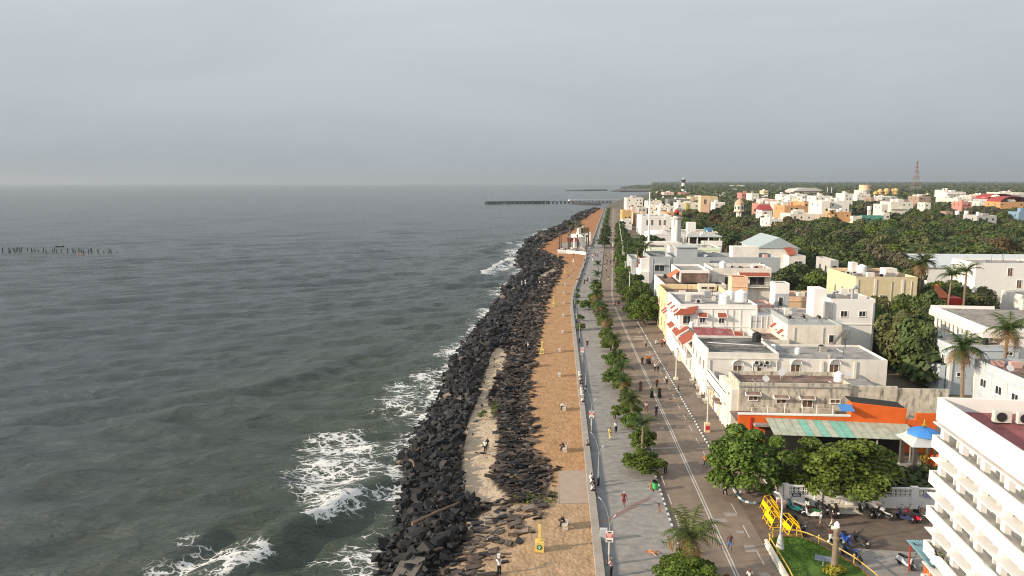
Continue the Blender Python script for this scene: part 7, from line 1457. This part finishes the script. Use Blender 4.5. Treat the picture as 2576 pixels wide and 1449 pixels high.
def bicycle(p, dirv, label):
    rz = math.atan2(dirv[1], dirv[0]); e = empty('bicycle', p, label, 'bicycle', None, rz); b = MB()
    for q in (((-.5,0,.34),(-.1,0,.75)),((-.5,0,.34),(0,0,.34)),((0,0,.34),(-.12,0,.85)),((0,0,.34),(.42,0,.8)),((-.1,0,.75),(.42,0,.8)),((.42,0,.95),(.52,0,.34))): b.tube(*q, .02, n=5)
    b.build('frame', IRON, e); b = MB(); b.path([(.3,-.25,1.0),(.42,0,.98),(.3,.25,1.0)], .015, 5); b.build('handlebar', IRON, e); b = MB(); b.box(-.25,-.08,.86,.02,.08,.92); b.build('saddle', BLACKP, e)
    for x in (-.5,.52): w = link('wheel', WB[0], e, (x,0,.34)); link('rim', WB[1], w)
bicycle(at(1984, 1309, 0), (1,-.3), 'black bicycle between the yellow barricades'); bicycle(at(1975, 1266, 0), (1,.4), 'bicycle leaning by the blue sign on the compound wall')

# ------------------------------------------------------------------ people
SK = mat('brown_skin', (.16,.075,.045), .6, .1, 8); HR = mat('black_hair', (.012,.011,.011), .6, .2, 10)
CLc = {'white': (.74,.73,.71), 'black': (.018,.018,.02), 'navy': (.03,.045,.10), 'grey': (.28,.28,.29), 'maroon': (.17,.02,.03), 'red': (.50,.03,.035), 'orange': (.68,.18,.03), 'yellow': (.72,.58,.22), 'pink': (.66,.42,.42), 'green': (.20,.36,.12), 'blue': (.07,.15,.36), 'brown': (.16,.09,.05), 'beige': (.55,.46,.34), 'dark': (.035,.033,.035), 'purple': (.09,.05,.09), 'cream': (.68,.60,.46), 'striped': (.55,.55,.6), 'khaki': (.36,.28,.17), 'dark green': (.03,.06,.05)}
CLM = {k: mat('cloth_'+k.replace(' ', '_'), c, .9, .12, 6, bump=.2) for k, c in CLc.items()}
def body(pose):
    J = {}; E = []; Rr = {}
    def j(n, p, r, par=None):
        J[n] = p; Rr[n] = r
        if par: E.append((par, n))
    S = pose.get('seat', 0); pz = .95 if not S else .52
    j('pel', (0,0,pz), .125); j('sp', (0,.02+pose.get('lean',0)*.3,pz+.25), .12, 'pel'); L = pose.get('lean', 0); ch = pz+.44-.06*abs(L)
    j('ch', (0,.02+L*.8,ch), .135, 'sp'); j('nk', (0,.03+L,ch+.14), .055, 'ch'); j('hd0', (0,.05+L*1.15,ch+.23), .075, 'nk'); j('hd', (0,.06+L*1.25,ch+.32), .098, 'hd0'); j('hd1', (0,.05+L*1.25,ch+.39), .07, 'hd'); j('nose', (0,.165+L*1.25,ch+.29), .016, 'hd')
    for s, sd in ((-1,'l'), (1,'r')):
        j('sh'+sd, (s*.175,.02+L*.85,ch+.05), .062, 'ch'); A = pose['arm'+sd]; e = Vector(J['sh'+sd]) + Vector((s*A[0][0], A[0][1], A[0][2])); w = e + Vector((s*A[1][0], A[1][1], A[1][2])); j('el'+sd, tuple(e), .042, 'sh'+sd); j('wr'+sd, tuple(w), .028, 'el'+sd)
        d = (w-e).normalized(); pm = w + d*.07; j('pa'+sd, tuple(pm), .034, 'wr'+sd); sdv = d.cross(Vector((s,0,.01))).normalized()
        for k in range(4): t = pm + d*(.075+.012*(1-abs(k-1.3))) + sdv*(.024*(k-1.5)); j(f'f{k}{sd}', tuple(t + Vector((-s*.012,.0,0))), .009, 'pa'+sd)
        j('th'+sd, tuple(w + d*.05 + sdv*.055), .010, 'wr'+sd)
        G = pose['leg'+sd]; h = Vector((s*.092, 0, pz-.04)); kn = h + Vector((s*.01, G[0][0], G[0][1])); an = kn + Vector((0, G[1][0], G[1][1])); j('hp'+sd, tuple(h), .095, 'pel'); j('kn'+sd, tuple(kn), .062, 'hp'+sd); j('an'+sd, tuple(an), .04, 'kn'+sd); j('to'+sd, tuple(an + Vector((s*.03, .17, -.045))), .035, 'an'+sd)
    names = list(J); me = bpy.data.meshes.new('person'); me.from_pydata([J[n] for n in names], [(names.index(a), names.index(b)) for a, b in E], [])
    o = bpy.data.objects.new('person', me); COL.objects.link(o); md = o.modifiers.new('s', 'SKIN'); md.use_smooth_shade = True
    for i, n in enumerate(names): me.skin_vertices[0].data[i].radius = (Rr[n], Rr[n]*(.72 if n in ('pel','sp','ch') else 1)) if n in ('pel','sp','ch') else (Rr[n], Rr[n])
    for i, n in enumerate(names): me.skin_vertices[0].data[i].use_root = (n == 'pel')
    o.modifiers.new('u', 'SUBSURF').levels = 1
    dg = bpy.context.evaluated_depsgraph_get(); m2 = bpy.data.meshes.new_from_object(o.evaluated_get(dg)); bpy.data.objects.remove(o); m2.materials.clear(); m2.materials.append(SK); m2.name = 'person'
    V = np.array([v.co[:] for v in m2.vertices]); Nn = np.array([v.normal[:] for v in m2.vertices]); best = np.full(len(V), 9.); reg = np.zeros(len(V), int); tt = np.zeros(len(V))
    for i, (a, b) in enumerate(E):
        A, B = np.array(J[a]), np.array(J[b]); d = B-A; k = np.clip(((V-A)@d)/(d@d), 0, 1); ds = np.linalg.norm(V-A-k[:,None]*d, axis=1); m = ds < best; best[m] = ds[m]; reg[m] = i; tt[m] = k[m]
    nm = [f'{a}>{b}' for a, b in E]
    def cloth(name, test, off):
        sel = np.array([test(nm[r], t, v) for r, t, v in zip(reg, tt, V)]); fs = [tuple(p.vertices) for p in m2.polygons if all(sel[i] for i in p.vertices)]; u = sorted({i for f in fs for i in f}); mp = {i: k for k, i in enumerate(u)}; q = MB(); q.v = [tuple(V[i]+Nn[i]*off) for i in u]; q.f = [tuple(mp[i] for i in f) for f in fs]; q.m = [0]*len(q.f); r = q.mesh(name, CLM['white']); r.polygons.foreach_set('use_smooth', [True]*len(r.polygons)); return r
    tor = ('pel>sp','sp>ch','ch>nk','ch>shl','ch>shr'); hz = J['hd'][2]
    shirt = cloth('shirt', lambda n, t, v: n in tor and not (n == 'ch>nk' and t > .55) or n in ('shl>ell','shr>elr') and t < .8, .022)
    full = cloth('shirt', lambda n, t, v: n in tor and not (n == 'ch>nk' and t > .55) or n[:5] in ('shl>e','shr>e','ell>w','elr>w') and t < .92, .024)
    trs = cloth('trousers', lambda n, t, v: n in ('pel>hpl','pel>hpr','hpl>knl','hpr>knr','knl>anl','knr>anr') and not (n[:2] == 'kn' and t > .9) or n == 'pel>sp' and t < .25, .02)
    sho = cloth('shorts', lambda n, t, v: n in ('pel>hpl','pel>hpr') or n in ('hpl>knl','hpr>knr') and t < .85 or n == 'pel>sp' and t < .25, .03)
    hd = Vector(J['hd']); hair = cloth('hair', lambda n, t, v: n in ('nk>hd0','hd0>hd','hd>hd1') and (v[2] > hz+.03 or (v[1] < hd.y-.02 and v[2] > hz-.09)), .014)
    sk = MB(); sk.lathe([(.36,.04),(.30,.4),(.2,.8),(.15,1.08)], 16, (0,.02,0)); sk.v = [(x, y*.8, z) for x, y, z in sk.v]
    return dict(body=m2, shirt=shirt, full=full, trousers=trs, shorts=sho, hair=hair, skirt=sk.mesh('skirt', CLM['black']))
SA = ((.05,-.03,-.27),(.0,.07,-.24))
PO = {'stand': dict(arml=SA, armr=SA, legl=((.02,-.42),(-.03,-.41)), legr=((.02,-.42),(-.03,-.41))),
 'walk': dict(arml=((.05,.12,-.25),(.0,.17,-.18)), armr=((.06,-.14,-.24),(.0,-.04,-.25)), legl=((.19,-.39),(.03,-.40)), legr=((-.08,-.41),(-.24,-.33))),
 'walk2': dict(arml=((.06,-.12,-.25),(.02,-.02,-.25)), armr=((.05,.10,-.26),(-.02,.14,-.2)), legl=((-.05,-.42),(-.16,-.38)), legr=((.14,-.40),(.06,-.41))),
 'run': dict(arml=((.1,.16,-.22),(-.02,.2,.06)), armr=((.14,-.16,-.2),(.06,-.05,-.22)), legl=((.26,-.34),(-.12,-.38)), legr=((-.12,-.41),(-.33,-.2))),
 'phone': dict(arml=((.05,.1,-.26),(-.08,.22,.08)), armr=((.05,.1,-.26),(-.08,.22,.08)), legl=((.02,-.42),(-.03,-.41)), legr=((.02,-.42),(-.03,-.41))),
 'raise': dict(arml=((.05,.22,.02),(-.06,.18,.18)), armr=((.05,.22,.02),(-.06,.18,.18)), legl=((.03,-.42),(-.05,-.41)), legr=((-.02,-.42),(-.03,-.41))),
 'sit': dict(seat=1, lean=.06, arml=((.05,.08,-.25),(-.05,.22,-.05)), armr=((.05,.08,-.25),(-.05,.22,-.05)), legl=((.42,.03),(.04,-.41)), legr=((.42,.03),(.04,-.41))),
 'hunch': dict(seat=1, lean=.24, arml=((.03,.17,-.2),(-.08,.2,-.04)), armr=((.03,.17,-.2),(-.08,.2,-.04)), legl=((.42,.03),(.06,-.41)), legr=((.42,.03),(-.02,-.41)))}
BD = {k: body(v) for k, v in PO.items()}
def person(p, rz, pose, top, bot, label, style='', sc=1.0, group=None):
    D = BD[pose]; o = link('person', D['body'], None, p, rz, sc); tag(o, label, 'person', group)
    q = link('shirt', D['full' if 'long' in style or 'dress' in style else 'shirt'], o); setmat(q, CLM[top])
    if 'dress' in style or 'skirt' in style: q = link('skirt', D['skirt'], o); setmat(q, CLM[bot])
    else: q = link('shorts' if 'shorts' in style else 'trousers', D['shorts' if 'shorts' in style else 'trousers'], o); setmat(q, CLM[bot])
    q = link('hair', D['hair'], o)
    if 'scarf' in style: setmat(q, CLM[top])
    return o
AW, TO, LFT, RGT = 0.0, math.pi, math.pi/2, -math.pi/2
PPL = [
 (1774,1178,0,TO+.2,'walk','orange','dark','','man in bright orange shirt and dark trousers walking on the right lane'),
 (1674,1193,0,AW,'phone','dark','black','','person all in black standing with elbows bent on the left lane'),
 (1824,1250,0,AW+.3,'run','white','black','','runner in white shirt near the corner kerb of the pavement'),
 (1569,1277,.15,AW-.2,'run','maroon','maroon','shorts','runner in maroon top and shorts near the red paving band'),
 (1835.5,1387,0,TO,'walk','purple','blue','shorts','jogger in dark top and blue shorts walking towards the camera'),
 (1884,1478,0,TO,'stand','white','dark','','person in white cut off by the bottom edge, on the road'),
 (1826,1487,0,TO,'stand','dark','dark','','dark haired head just showing at the bottom edge beside the tree'),
 (1549,1090,.15,TO,'walk2','white','black','long','man in white shirt and black trousers, lower of two on the promenade'),
 (1546,1055.5,.15,TO,'walk','pink','black','','man in pale pinkish shirt walking up behind the man in white'),
 (1535,1105.7,.15,TO,'walk2','yellow','yellow','long','person in pale yellow tunic and trousers on the promenade'),
 (1625.5,1038,0,TO,'walk','pink','brown','','person in pink half hidden by palm fronds at the road edge'),
 (1651,1048.5,0,AW,'walk2','navy','navy','','man in dark blue shirt walking away beside the centre line'),
 (1639.7,999.5,0,TO,'stand','green','black','skirt scarf','woman in green scarf and long black skirt on the centre line'),
 (1659,999.5,0,TO,'stand','dark green','black','dress scarf','woman in dark long dress right of the green scarf'),
 (1652.6,978.5,0,TO,'walk','maroon','dark','','person in dark maroon clothes behind the two women in long skirts'),
 (1677,968.5,0,AW,'walk2','white','black','','person in white shirt by the white painted kerb'),
 (1611.5,983,0,TO,'stand','brown','brown','dress','woman in brown dress behind a palm frond at the strip'),
 (1648,935.5,0,AW,'walk','cream','black','','left one of a couple walking away, in cream shirt'),
 (1655.6,934.5,0,AW,'walk2','beige','black','','right one of a couple walking away, in beige top'),
 (1627,915.5,0,AW,'stand','orange','dark','','person in orange shirt walking with a companion in orange'),
 (1633.5,915.5,0,AW,'stand','orange','black','skirt','woman in orange top and long black skirt'),
 (1615.5,919.5,0,TO,'walk','black','dark','','person in black left of the two in orange'),
 (1625.5,875.5,0,AW,'walk','grey','dark','','person in grey shirt alone on the road by the patches'),
 (1665,873,.12,AW,'stand','red','dark','','person in red standing by the shop fronts'),
 (1671,871,.12,AW,'walk2','white','black','','person in white shirt beside the one in red by the shops'),
 (1546.5,773.5,0,TO,'walk','red','dark','','person in faded red walking by the lane kink'),
 (1556,765,0,AW,'walk2','grey','black','skirt','person in grey top and black skirt near the largest row tree'),
 (1477,875.5,.15,AW,'walk','black','black','shorts','lone walker in black on the open grey promenade'),
 (1220.6,1139,-1.0,AW-.3,'stand','white','black','','woman in white top standing on the pale sand pocket'),
 (1225.6,1133,-1.0,TO,'phone','black','black','long','man in black facing the woman in white on the pale sand'),
 (1256,1449,-.3,AW+.2,'raise','white','black','','man in white shirt holding up a white tablet, bottom edge'),
 (1537,1451,.15,AW+.9,'phone','pink','dark','','boy in pink shirt beside the wall at the bottom edge'),
 (2063,1329,0,RGT,'walk','striped','khaki','shorts','man in striped shirt and khaki shorts near parked scooters'),
 (2091.5,1327,0,RGT,'walk','black','cream','','man in black top and cream trousers striding past the scooters')]
for px, py, z, rz, pose, top, bot, st, lb in PPL: person(at(px, py, z), rz, pose, top, bot, lb, st)
p = at(1256, 1449, -.3); e = MB(); e.cbox((0,0,0),(.26,.03,.34),0,R(-15)); tag(e.build('tablet', PLAST, loc=(p.x-.1, p.y+.5, 1.35)), 'white tablet held up by the man at the bottom edge', 'tablet')
# seated people: benches face the sea, wall sitters face the promenade
for x, y, pose, top, bot, lb in ((1422,1326,'hunch','black','dark','person in black slumped on the nearest sand bench'),(1421,1134,'hunch','dark','black','dark clothed person reading on the second sand bench'),(1420,1031,'hunch','white','dark','person in white shirt leaning forward on the third sand bench'),(1422,719,'sit','white','dark','person in white on a far sand bench'),(1432,700,'hunch','black','dark','dark figure on a far sand bench near the crowd in red')): person(at(x, y, -.1) + Vector((-.05,.1,-.07)), LFT-R(4), pose, top, bot, lb, 'long')
for y, top, bot, st, lb in ((942,'white','white','long','man in white, farthest of the row seated on the sea wall'),(949,'white','black','','second farthest of the people in white on the sea wall'),(958,'pink','dark','','person in pale pink in the middle of the seated wall row'),(966,'dark','black','','dark clothed person within the seated wall row'),(983,'white','white','long','man in white robe, left of two close together on the wall'),(993,'white','white','long','man in white robe, right of two close together on the wall'),(1011,'white','black','','man in white shirt and black trousers at the near end of the row'),(1120,'grey','dark','','lone man in grey with red cap sitting on the wall'),(1206,'white','black','','farthest of three in white shirts sitting close on the near wall'),(1216,'white','black','','middle one of three in white shirts on the near wall'),(1234,'white','dark','','nearest of three in white shirts on the near wall')):
    p = at(1460 if y < 1100 else 1480, y, .62); person(Vector((-19.75 + bend(p.y), p.y, .17)), RGT, 'sit', top, bot, lb, st)
for x, y, z, top, bot, lb in ((1313,718,.2,'white','white','left one of two in white on the rocks by the water'),(1321.5,716,.2,'white','white','right one of two in white on the rocks by the water'),(1356,707,0,'white','beige','person in white, left of a pair on the inner rocks'),(1362,707,0,'white','dark','person in white, right of a pair on the inner rocks'),(1358,719,0,'white','red','crouched person in white on the inner rocks'),(1369,719,0,'white','red','person in white and red below the pair on the rocks'),(1375,698,0,'grey','dark','person in grey alone above the pair on the rocks'),(1369,669,.3,'white','white','person in white alone on the rocks near the notch'),(1328,882,.4,'white','dark','lone person in white on the rubble above the sand pocket')): person(at(x, y, z-.4), random.uniform(0, 6), random.choice(('stand','phone')), top, bot, lb, '')
CLN = {'b': 'black', 'w': 'white', 'g': 'grey', 'm': 'maroon', 'r': 'red', 'y': 'yellow', 'd': 'dark', 'n': 'navy', 'e': 'green', 'o': 'brown', 'p': 'pink'}
FAR = [(1195,640,'b'),(1270,625,'b'),(1340,615,'g'),(1380,600,'g'),(1100,680,'w'),(1110,800,'b'),(1065,805,'g'),(1040,850,'g'),(1190,745,'b'),(1085,940,'w'),(1095,1200,'r'),(1130,1240,'r'),(1050,1280,'w'),(1050,1370,'w'),(1200,1170,'w'),(1320,1110,'w'),(1325,1225,'g'),(1210,1240,'g'),(1370,870,'b'),(1420,890,'w'),(1455,880,'b'),(1500,990,'m'),(1560,800,'w'),(1620,880,'w'),(1665,910,'d'),(1705,880,'w'),(1745,980,'m'),(1805,880,'m'),(1800,1010,'b'),(1815,1130,'b'),(1740,1085,'d'),(1695,1080,'m'),(1675,1130,'w'),(1735,1360,'e'),(1730,710,'d'),(1750,610,'d'),(1500,640,'w'),(1535,670,'b'),(1480,580,'g'),(1600,480,'b'),(1680,570,'d'),(1660,500,'d'),(1720,500,'d'),(1515,490,'w'),(1550,510,'d'),(1420,480,'g'),(1610,280,'b'),(1690,290,'d'),(1300,430,'r'),(1330,420,'w'),(1170,440,'g'),(1180,290,'w'),(1245,245,'b'),(1295,230,'g'),(1300,360,'g'),(1100,390,'w'),(432,1400,'w'),(445,1220,'o'),(180,1035,'b'),(1490,1430,'d'),(1515,1430,'b'),(1628,1440,'b'),(1705,1440,'b')]
pal = random.Random(3)
def zone(X, Y, s):
    t = X - bend(s)
    if t < -20: return 'on the sand near the memorial'
    if t < -12.1: return 'on the promenade ' + ('before' if s < 350 else 'beside' if s < 430 else 'beyond') + ' the memorial'
    return ('left' if t < -7.8 else 'right') + ' half of road ' + ('before' if s < 350 else 'beside' if s < 430 else 'beyond') + ' the memorial'
def farp(px, py, c, side=None):
    z = .15 if px < 1516 else 0; p = at(px, py, z); top = CLN[c]; bot = pal.choice(('black','dark','navy','brown','beige') if c != 'w' else ('black','dark','white','navy')); dr = pal.random() < .22
    person(p, pal.choice((0, math.pi))+pal.uniform(-.4,.4), pal.choice(('walk','walk2','stand')), top, bot, f"person in {top} top and {bot} {'skirt' if dr else 'trousers'} {zone(p.x, p.y, p.y)}", 'skirt' if dr else '', 1.0, 'strollers far along the promenade')
for zx, zy, c in FAR: farp(1408.7+zx/12.78, 550.1+zy/12.78, c)
for px, py, c in [(1471,694,'g'),(1470,714.5,'d'),(1474.5,715,'b'),(1478.5,709.7,'m'),(1484,708,'w'),(1459,715,'d'),(1451.3,712,'r'),(1458,705,'w'),(1455,709,'p'),(1530,706,'d'),(1520,672.5,'d'),(1525.7,683,'w'),(1525,666,'w'),(1541.7,672.5,'w'),(1547,676,'y'),(1528,545,'d'),(1535,552,'b'),(1541,540,'w'),(1519,540,'g'),(1530,560,'m')]: farp(px, py, c)
for px, py, top in ((1468,650,'white'),(1470,655,'black'),(1466,657,'dark'),(1471,647,'grey')): p = at(px, py, .6); person(Vector((-19.75+bend(p.y), p.y, .17)), RGT, 'sit', top, 'dark', f'person in {top} seated on the far sea wall before the memorial', '', 1, 'people seated on the far wall')
p = at(150, 621.5, -2.6); person(p + Vector((-1.2,0,-.2)), RGT, 'sit', 'dark', 'dark', 'rower in dark clothes sitting in the far canoe', 'long')
bicycle(at(1523.7, 645, 0), (.3,-1), 'bicycle ridden along the far road'); p = at(1523.7, 645, .38); person(p, TO, 'sit', 'grey', 'dark', 'cyclist in grey top riding along the far road', '')
# dog and birds
def dog():
    p = at(1639, 1392, .15); e = empty('dog', p, 'orange and white dog lying curled on the promenade paving', 'dog', None, R(-35)); FU = mat('ginger_fur', (.38,.15,.05), .9, .25, 5, stain=(.7,.66,.6), stain_amt=.9, stain_scale=(2,2,2)); b = MB()
    b.ball((0,0,.16),.18,12); b.v = [(x*2.1,y*1.0,z) for x, y, z in b.v]; b.path([(.3,.02,.2),(.45,.06,.24)], .1, 8, .09); b.ball((.52,.08,.25),.11,10); b.path([(.56,.09,.24),(.7,.11,.2)], .07, 8, .04)
    for s in (-1, 1): b.path([(.25,s*.12,.1),(.48,s*.16,.05),(.6,s*.15,.04)], .05, 6, .035); b.path([(-.3,s*.15,.12),(-.12,s*.24,.05),(.05,s*.24,.04)], .06, 6, .04); b.path([(.5,.08+s*.06,.33),(.48,.08+s*.09,.42)], .03, 5, .008)
    b.path([(-.36,0,.15),(-.55,-.1,.08),(-.6,-.28,.06)], .04, 6, .02); o = b.build('body', FU, e, smooth=True)
dog()
def bird(p, rz, fly, label):
    e = MB(); e.ball((0,0,.0),.07,8); e.v = [(x*.8,y*2.0,z) for x, y, z in e.v]; e.ball((0,.17,.05),.045,8); e.tube((0,.2,.05),(0,.27,.04),.015,.003,5); e.add([(-.04,-.12,.01),(.04,-.12,.01),(.07,-.32,-.02),(-.07,-.32,-.02)], [(0,1,2,3)])
    if fly:
        for s in (-1, 1): e.add([(s*.03,.08,.03),(s*.03,-.08,.03),(s*.32,-.02,.14),(s*.32,.1,.15),(s*.62,-.12,.1)], [(0,1,2,3),(3,2,4)])
    else: e.tube((.03,0,-.05),(.03,.02,-.13),.008,n=4); e.tube((-.03,0,-.05),(-.03,.02,-.13),.008,n=4)
    o = e.build('crow', BLACKP, loc=p); o.rotation_euler = (0,0,rz); tag(o, label, 'bird')
bird(at(1669, 1367, .15)+Vector((0,0,.13)), 1.2, False, 'black crow standing on the paving near the dead frond palm'); bird(at(1687, 1013, 0)+Vector((0,0,.5)), 2.0, True, 'crow flying low over the road'); bird(at(1658, 1271, .15)+Vector((0,0,.13)), 0, False, 'black crow at the edge of the painted kerb'); bird(at(2357, 1396, 9), 1.4, True, 'crow gliding in front of the white tower balconies'); bird(at(2301, 1372, 2.9)+Vector((0,0,.13)), .6, False, 'crow perched on the blue corrugated roof'); bird(at(404, 871, -2), 1.0, True, 'small dark bird flying over the open sea')
# small notice stones under the corner tree
for x, y, w, h, lb in ((1884,1237,.7,.75,'white round topped notice stone under the corner tree'),(1868,1241,.6,.4,'low white stone beside the round topped notice')): b = MB(); b.box(-w/2,-.08,0,w/2,.08,h); tag(b.build('notice_stone', WH, loc=at(x, y, .1)), lb, 'stone')

# ------------------------------------------------------------------ tell look-alikes apart: order along the view where nothing else does
ORD = ['nearest', 'second nearest', 'third nearest', 'fourth nearest', 'fifth nearest', 'sixth nearest', 'seventh nearest', 'eighth nearest', 'ninth nearest', 'tenth nearest']
def unique():
    bpy.context.view_layer.update(); D = {}
    for o in SC.objects:
        if o.parent is None and 'label' in o and o['label'] and o.get('category') not in ('boulder',) and 'kind' not in o: D.setdefault(o['label'], []).append(o)
    for lb, l in D.items():
        if len(l) < 2: continue
        if l[0].get('group') in ('old pier posts in the sea', 'chairs on the roof terrace', 'tables on the roof terrace', 'strip_'): 
            l.sort(key=lambda o: o.matrix_world.translation.x)
            for i, o in enumerate(l): o['label'] = lb + (', ' + (ORD[i].replace(' nearest', '').replace('nearest', 'first') + ' from left' if i < 10 else ''))
            if len(l) > 10:
                for i, o in enumerate(l):
                    k = len(l)-1-i; o['label'] = lb + (f", {ORD[i].replace(' nearest','').replace('nearest','first')} from left" if i < 10 else f", {ORD[k].replace(' nearest','').replace('nearest','first')} from right" if k < 10 else ', in the middle of the row')
            continue
        l.sort(key=lambda o: (o.matrix_world.translation - Vector((CAMX, CAMY, CH))).length)
        for i, o in enumerate(l):
            if i < 10: o['label'] = lb + f', {ORD[i]} of them' if len(lb.split()) <= 12 else lb + f', {ORD[i]}'
unique()
# ------------------------------------------------------------------ light, sky, air, camera
SUN_EL = R(19); SDX, SDY = -.955, -.33           # where the sun stands: over the sea, slightly behind the camera
l = bpy.data.lights.new('sun', 'SUN'); l.energy = 5.0; l.angle = R(1.2); l.color = (1.0, .84, .64)
o = bpy.data.objects.new('sun', l); COL.objects.link(o)
d = Vector((SDX*math.cos(SUN_EL), SDY*math.cos(SUN_EL), math.sin(SUN_EL))); o.rotation_euler = d.to_track_quat('Z', 'Y').to_euler()
w = bpy.data.worlds.new('World'); SC.world = w; w.use_nodes = True; nt = w.node_tree; bg = nt.nodes['Background']; L = nt.links.new
sky = nt.nodes.new('ShaderNodeTexSky'); sky.sky_type = 'NISHITA'; sky.sun_disc = False; sky.sun_elevation = SUN_EL; sky.sun_rotation = math.atan2(SDX, SDY); sky.air_density = 1.6; sky.dust_density = 4.0; sky.ozone_density = 1.5
hs = N(nt, 'ShaderNodeHueSaturation'); hs.inputs['Saturation'].default_value = .45; L(sky.outputs[0], hs.inputs['Color'])
# thin overcast veil with faint streaks
tc = N(nt, 'ShaderNodeTexCoord'); mp = N(nt, 'ShaderNodeMapping'); mp.inputs['Scale'].default_value = (1.2, 1.2, 5.5); L(tc.outputs['Generated'], mp.inputs['Vector'])
n1 = N(nt, 'ShaderNodeTexNoise'); n1.inputs['Scale'].default_value = 1.6; n1.inputs['Detail'].default_value = 6; n1.inputs['Roughness'].default_value = .55; n1.inputs['Distortion'].default_value = .6; L(mp.outputs[0], n1.inputs['Vector'])
sx = N(nt, 'ShaderNodeSeparateXYZ'); L(tc.outputs['Generated'], sx.inputs[0])
cr = N(nt, 'ShaderNodeValToRGB'); e = cr.color_ramp.elements; e[0].position = 0.0; e[0].color = (3.37, 3.78, 4.14, 1); e[1].position = .30; e[1].color = (5.46, 5.87, 6.16, 1)
x = cr.color_ramp.elements.new(.10); x.color = (4.19, 4.60, 4.95, 1); x = cr.color_ramp.elements.new(1.0); x.color = (5.84, 6.22, 6.48, 1)
L(sx.outputs['Z'], cr.inputs['Fac'])
mr = N(nt, 'ShaderNodeMapRange'); mr.inputs['From Min'].default_value = .35; mr.inputs['From Max'].default_value = .65; mr.inputs['To Min'].default_value = 1.02; mr.inputs['To Max'].default_value = 1.12; L(n1.outputs['Fac'], mr.inputs['Value'])
mu = N(nt, 'ShaderNodeVectorMath', operation='SCALE'); L(cr.outputs[0], mu.inputs[0]); L(mr.outputs[0], mu.inputs['Scale'])
# the veil is brighter round the sun's side of the sky
dt = N(nt, 'ShaderNodeVectorMath', operation='DOT_PRODUCT'); L(tc.outputs['Generated'], dt.inputs[0]); dt.inputs[1].default_value = d
gl = N(nt, 'ShaderNodeMapRange'); gl.inputs['From Min'].default_value = .5; gl.inputs['From Max'].default_value = 1.0; gl.inputs['To Min'].default_value = 1.0; gl.inputs['To Max'].default_value = 2.4; gl.clamp = True; L(dt.outputs['Value'], gl.inputs['Value'])
m2 = N(nt, 'ShaderNodeVectorMath', operation='SCALE'); L(mu.outputs[0], m2.inputs[0]); L(gl.outputs[0], m2.inputs['Scale'])
mx = N(nt, 'ShaderNodeMix', data_type='RGBA'); mx.inputs['Factor'].default_value = .93; L(hs.outputs[0], mx.inputs['A']); L(m2.outputs[0], mx.inputs['B'])
L(mx.outputs['Result'], bg.inputs['Color']); bg.inputs['Strength'].default_value = .1
# haze
HAZE = True
if HAZE:
    b = MB(); b.box(-13500, -80, -9.5, 15000, 14500, 125); m = bpy.data.materials.new('haze_air'); m.use_nodes = True; t = m.node_tree; t.nodes.clear(); v = t.nodes.new('ShaderNodeVolumePrincipled'); oo = t.nodes.new('ShaderNodeOutputMaterial'); t.links.new(v.outputs[0], oo.inputs['Volume']); v.inputs['Color'].default_value = (.53, .58, .63, 1); v.inputs['Density'].default_value = 1.0e-4; v.inputs['Anisotropy'].default_value = .2
    h = b.build('haze', m); tag(h, 'thin pale sea haze over water and town', 'haze', kind='stuff'); h.display_type = 'WIRE'
cam = bpy.data.cameras.new('camera'); co = bpy.data.objects.new('camera', cam); COL.objects.link(co); co.location = (CAMX, CAMY, CH); co.rotation_euler = (math.pi/2 - PIT, 0, YAW); cam.sensor_width = 36; cam.lens = FP/2576*36; cam.clip_start = .5; cam.clip_end = 40000; SC.camera = co
vs = SC.view_settings; vs.view_transform = 'Standard'; vs.look = 'None'; vs.exposure = .20; vs.gamma = 1; vs.use_curve_mapping = False
SC.cycles.max_bounces = 5; SC.cycles.diffuse_bounces = 3; SC.cycles.glossy_bounces = 2; SC.cycles.transparent_max_bounces = 6; SC.cycles.transmission_bounces = 2; SC.cycles.volume_bounces = 0; SC.cycles.caustics_reflective = False; SC.cycles.caustics_refractive = False
SC.cycles.use_denoising = True; SC.cycles.denoiser = 'OPENIMAGEDENOISE'; SC.cycles.denoising_input_passes = 'RGB_ALBEDO_NORMAL'; SC.cycles.denoising_prefilter = 'FAST'; SC.cycles.filter_width = 1.1; SC.cycles.use_adaptive_sampling = False; SC.cycles.sample_clamp_direct = 1.6; SC.cycles.sample_clamp_indirect = 2.0; SC.cycles.blur_glossy = 1.0
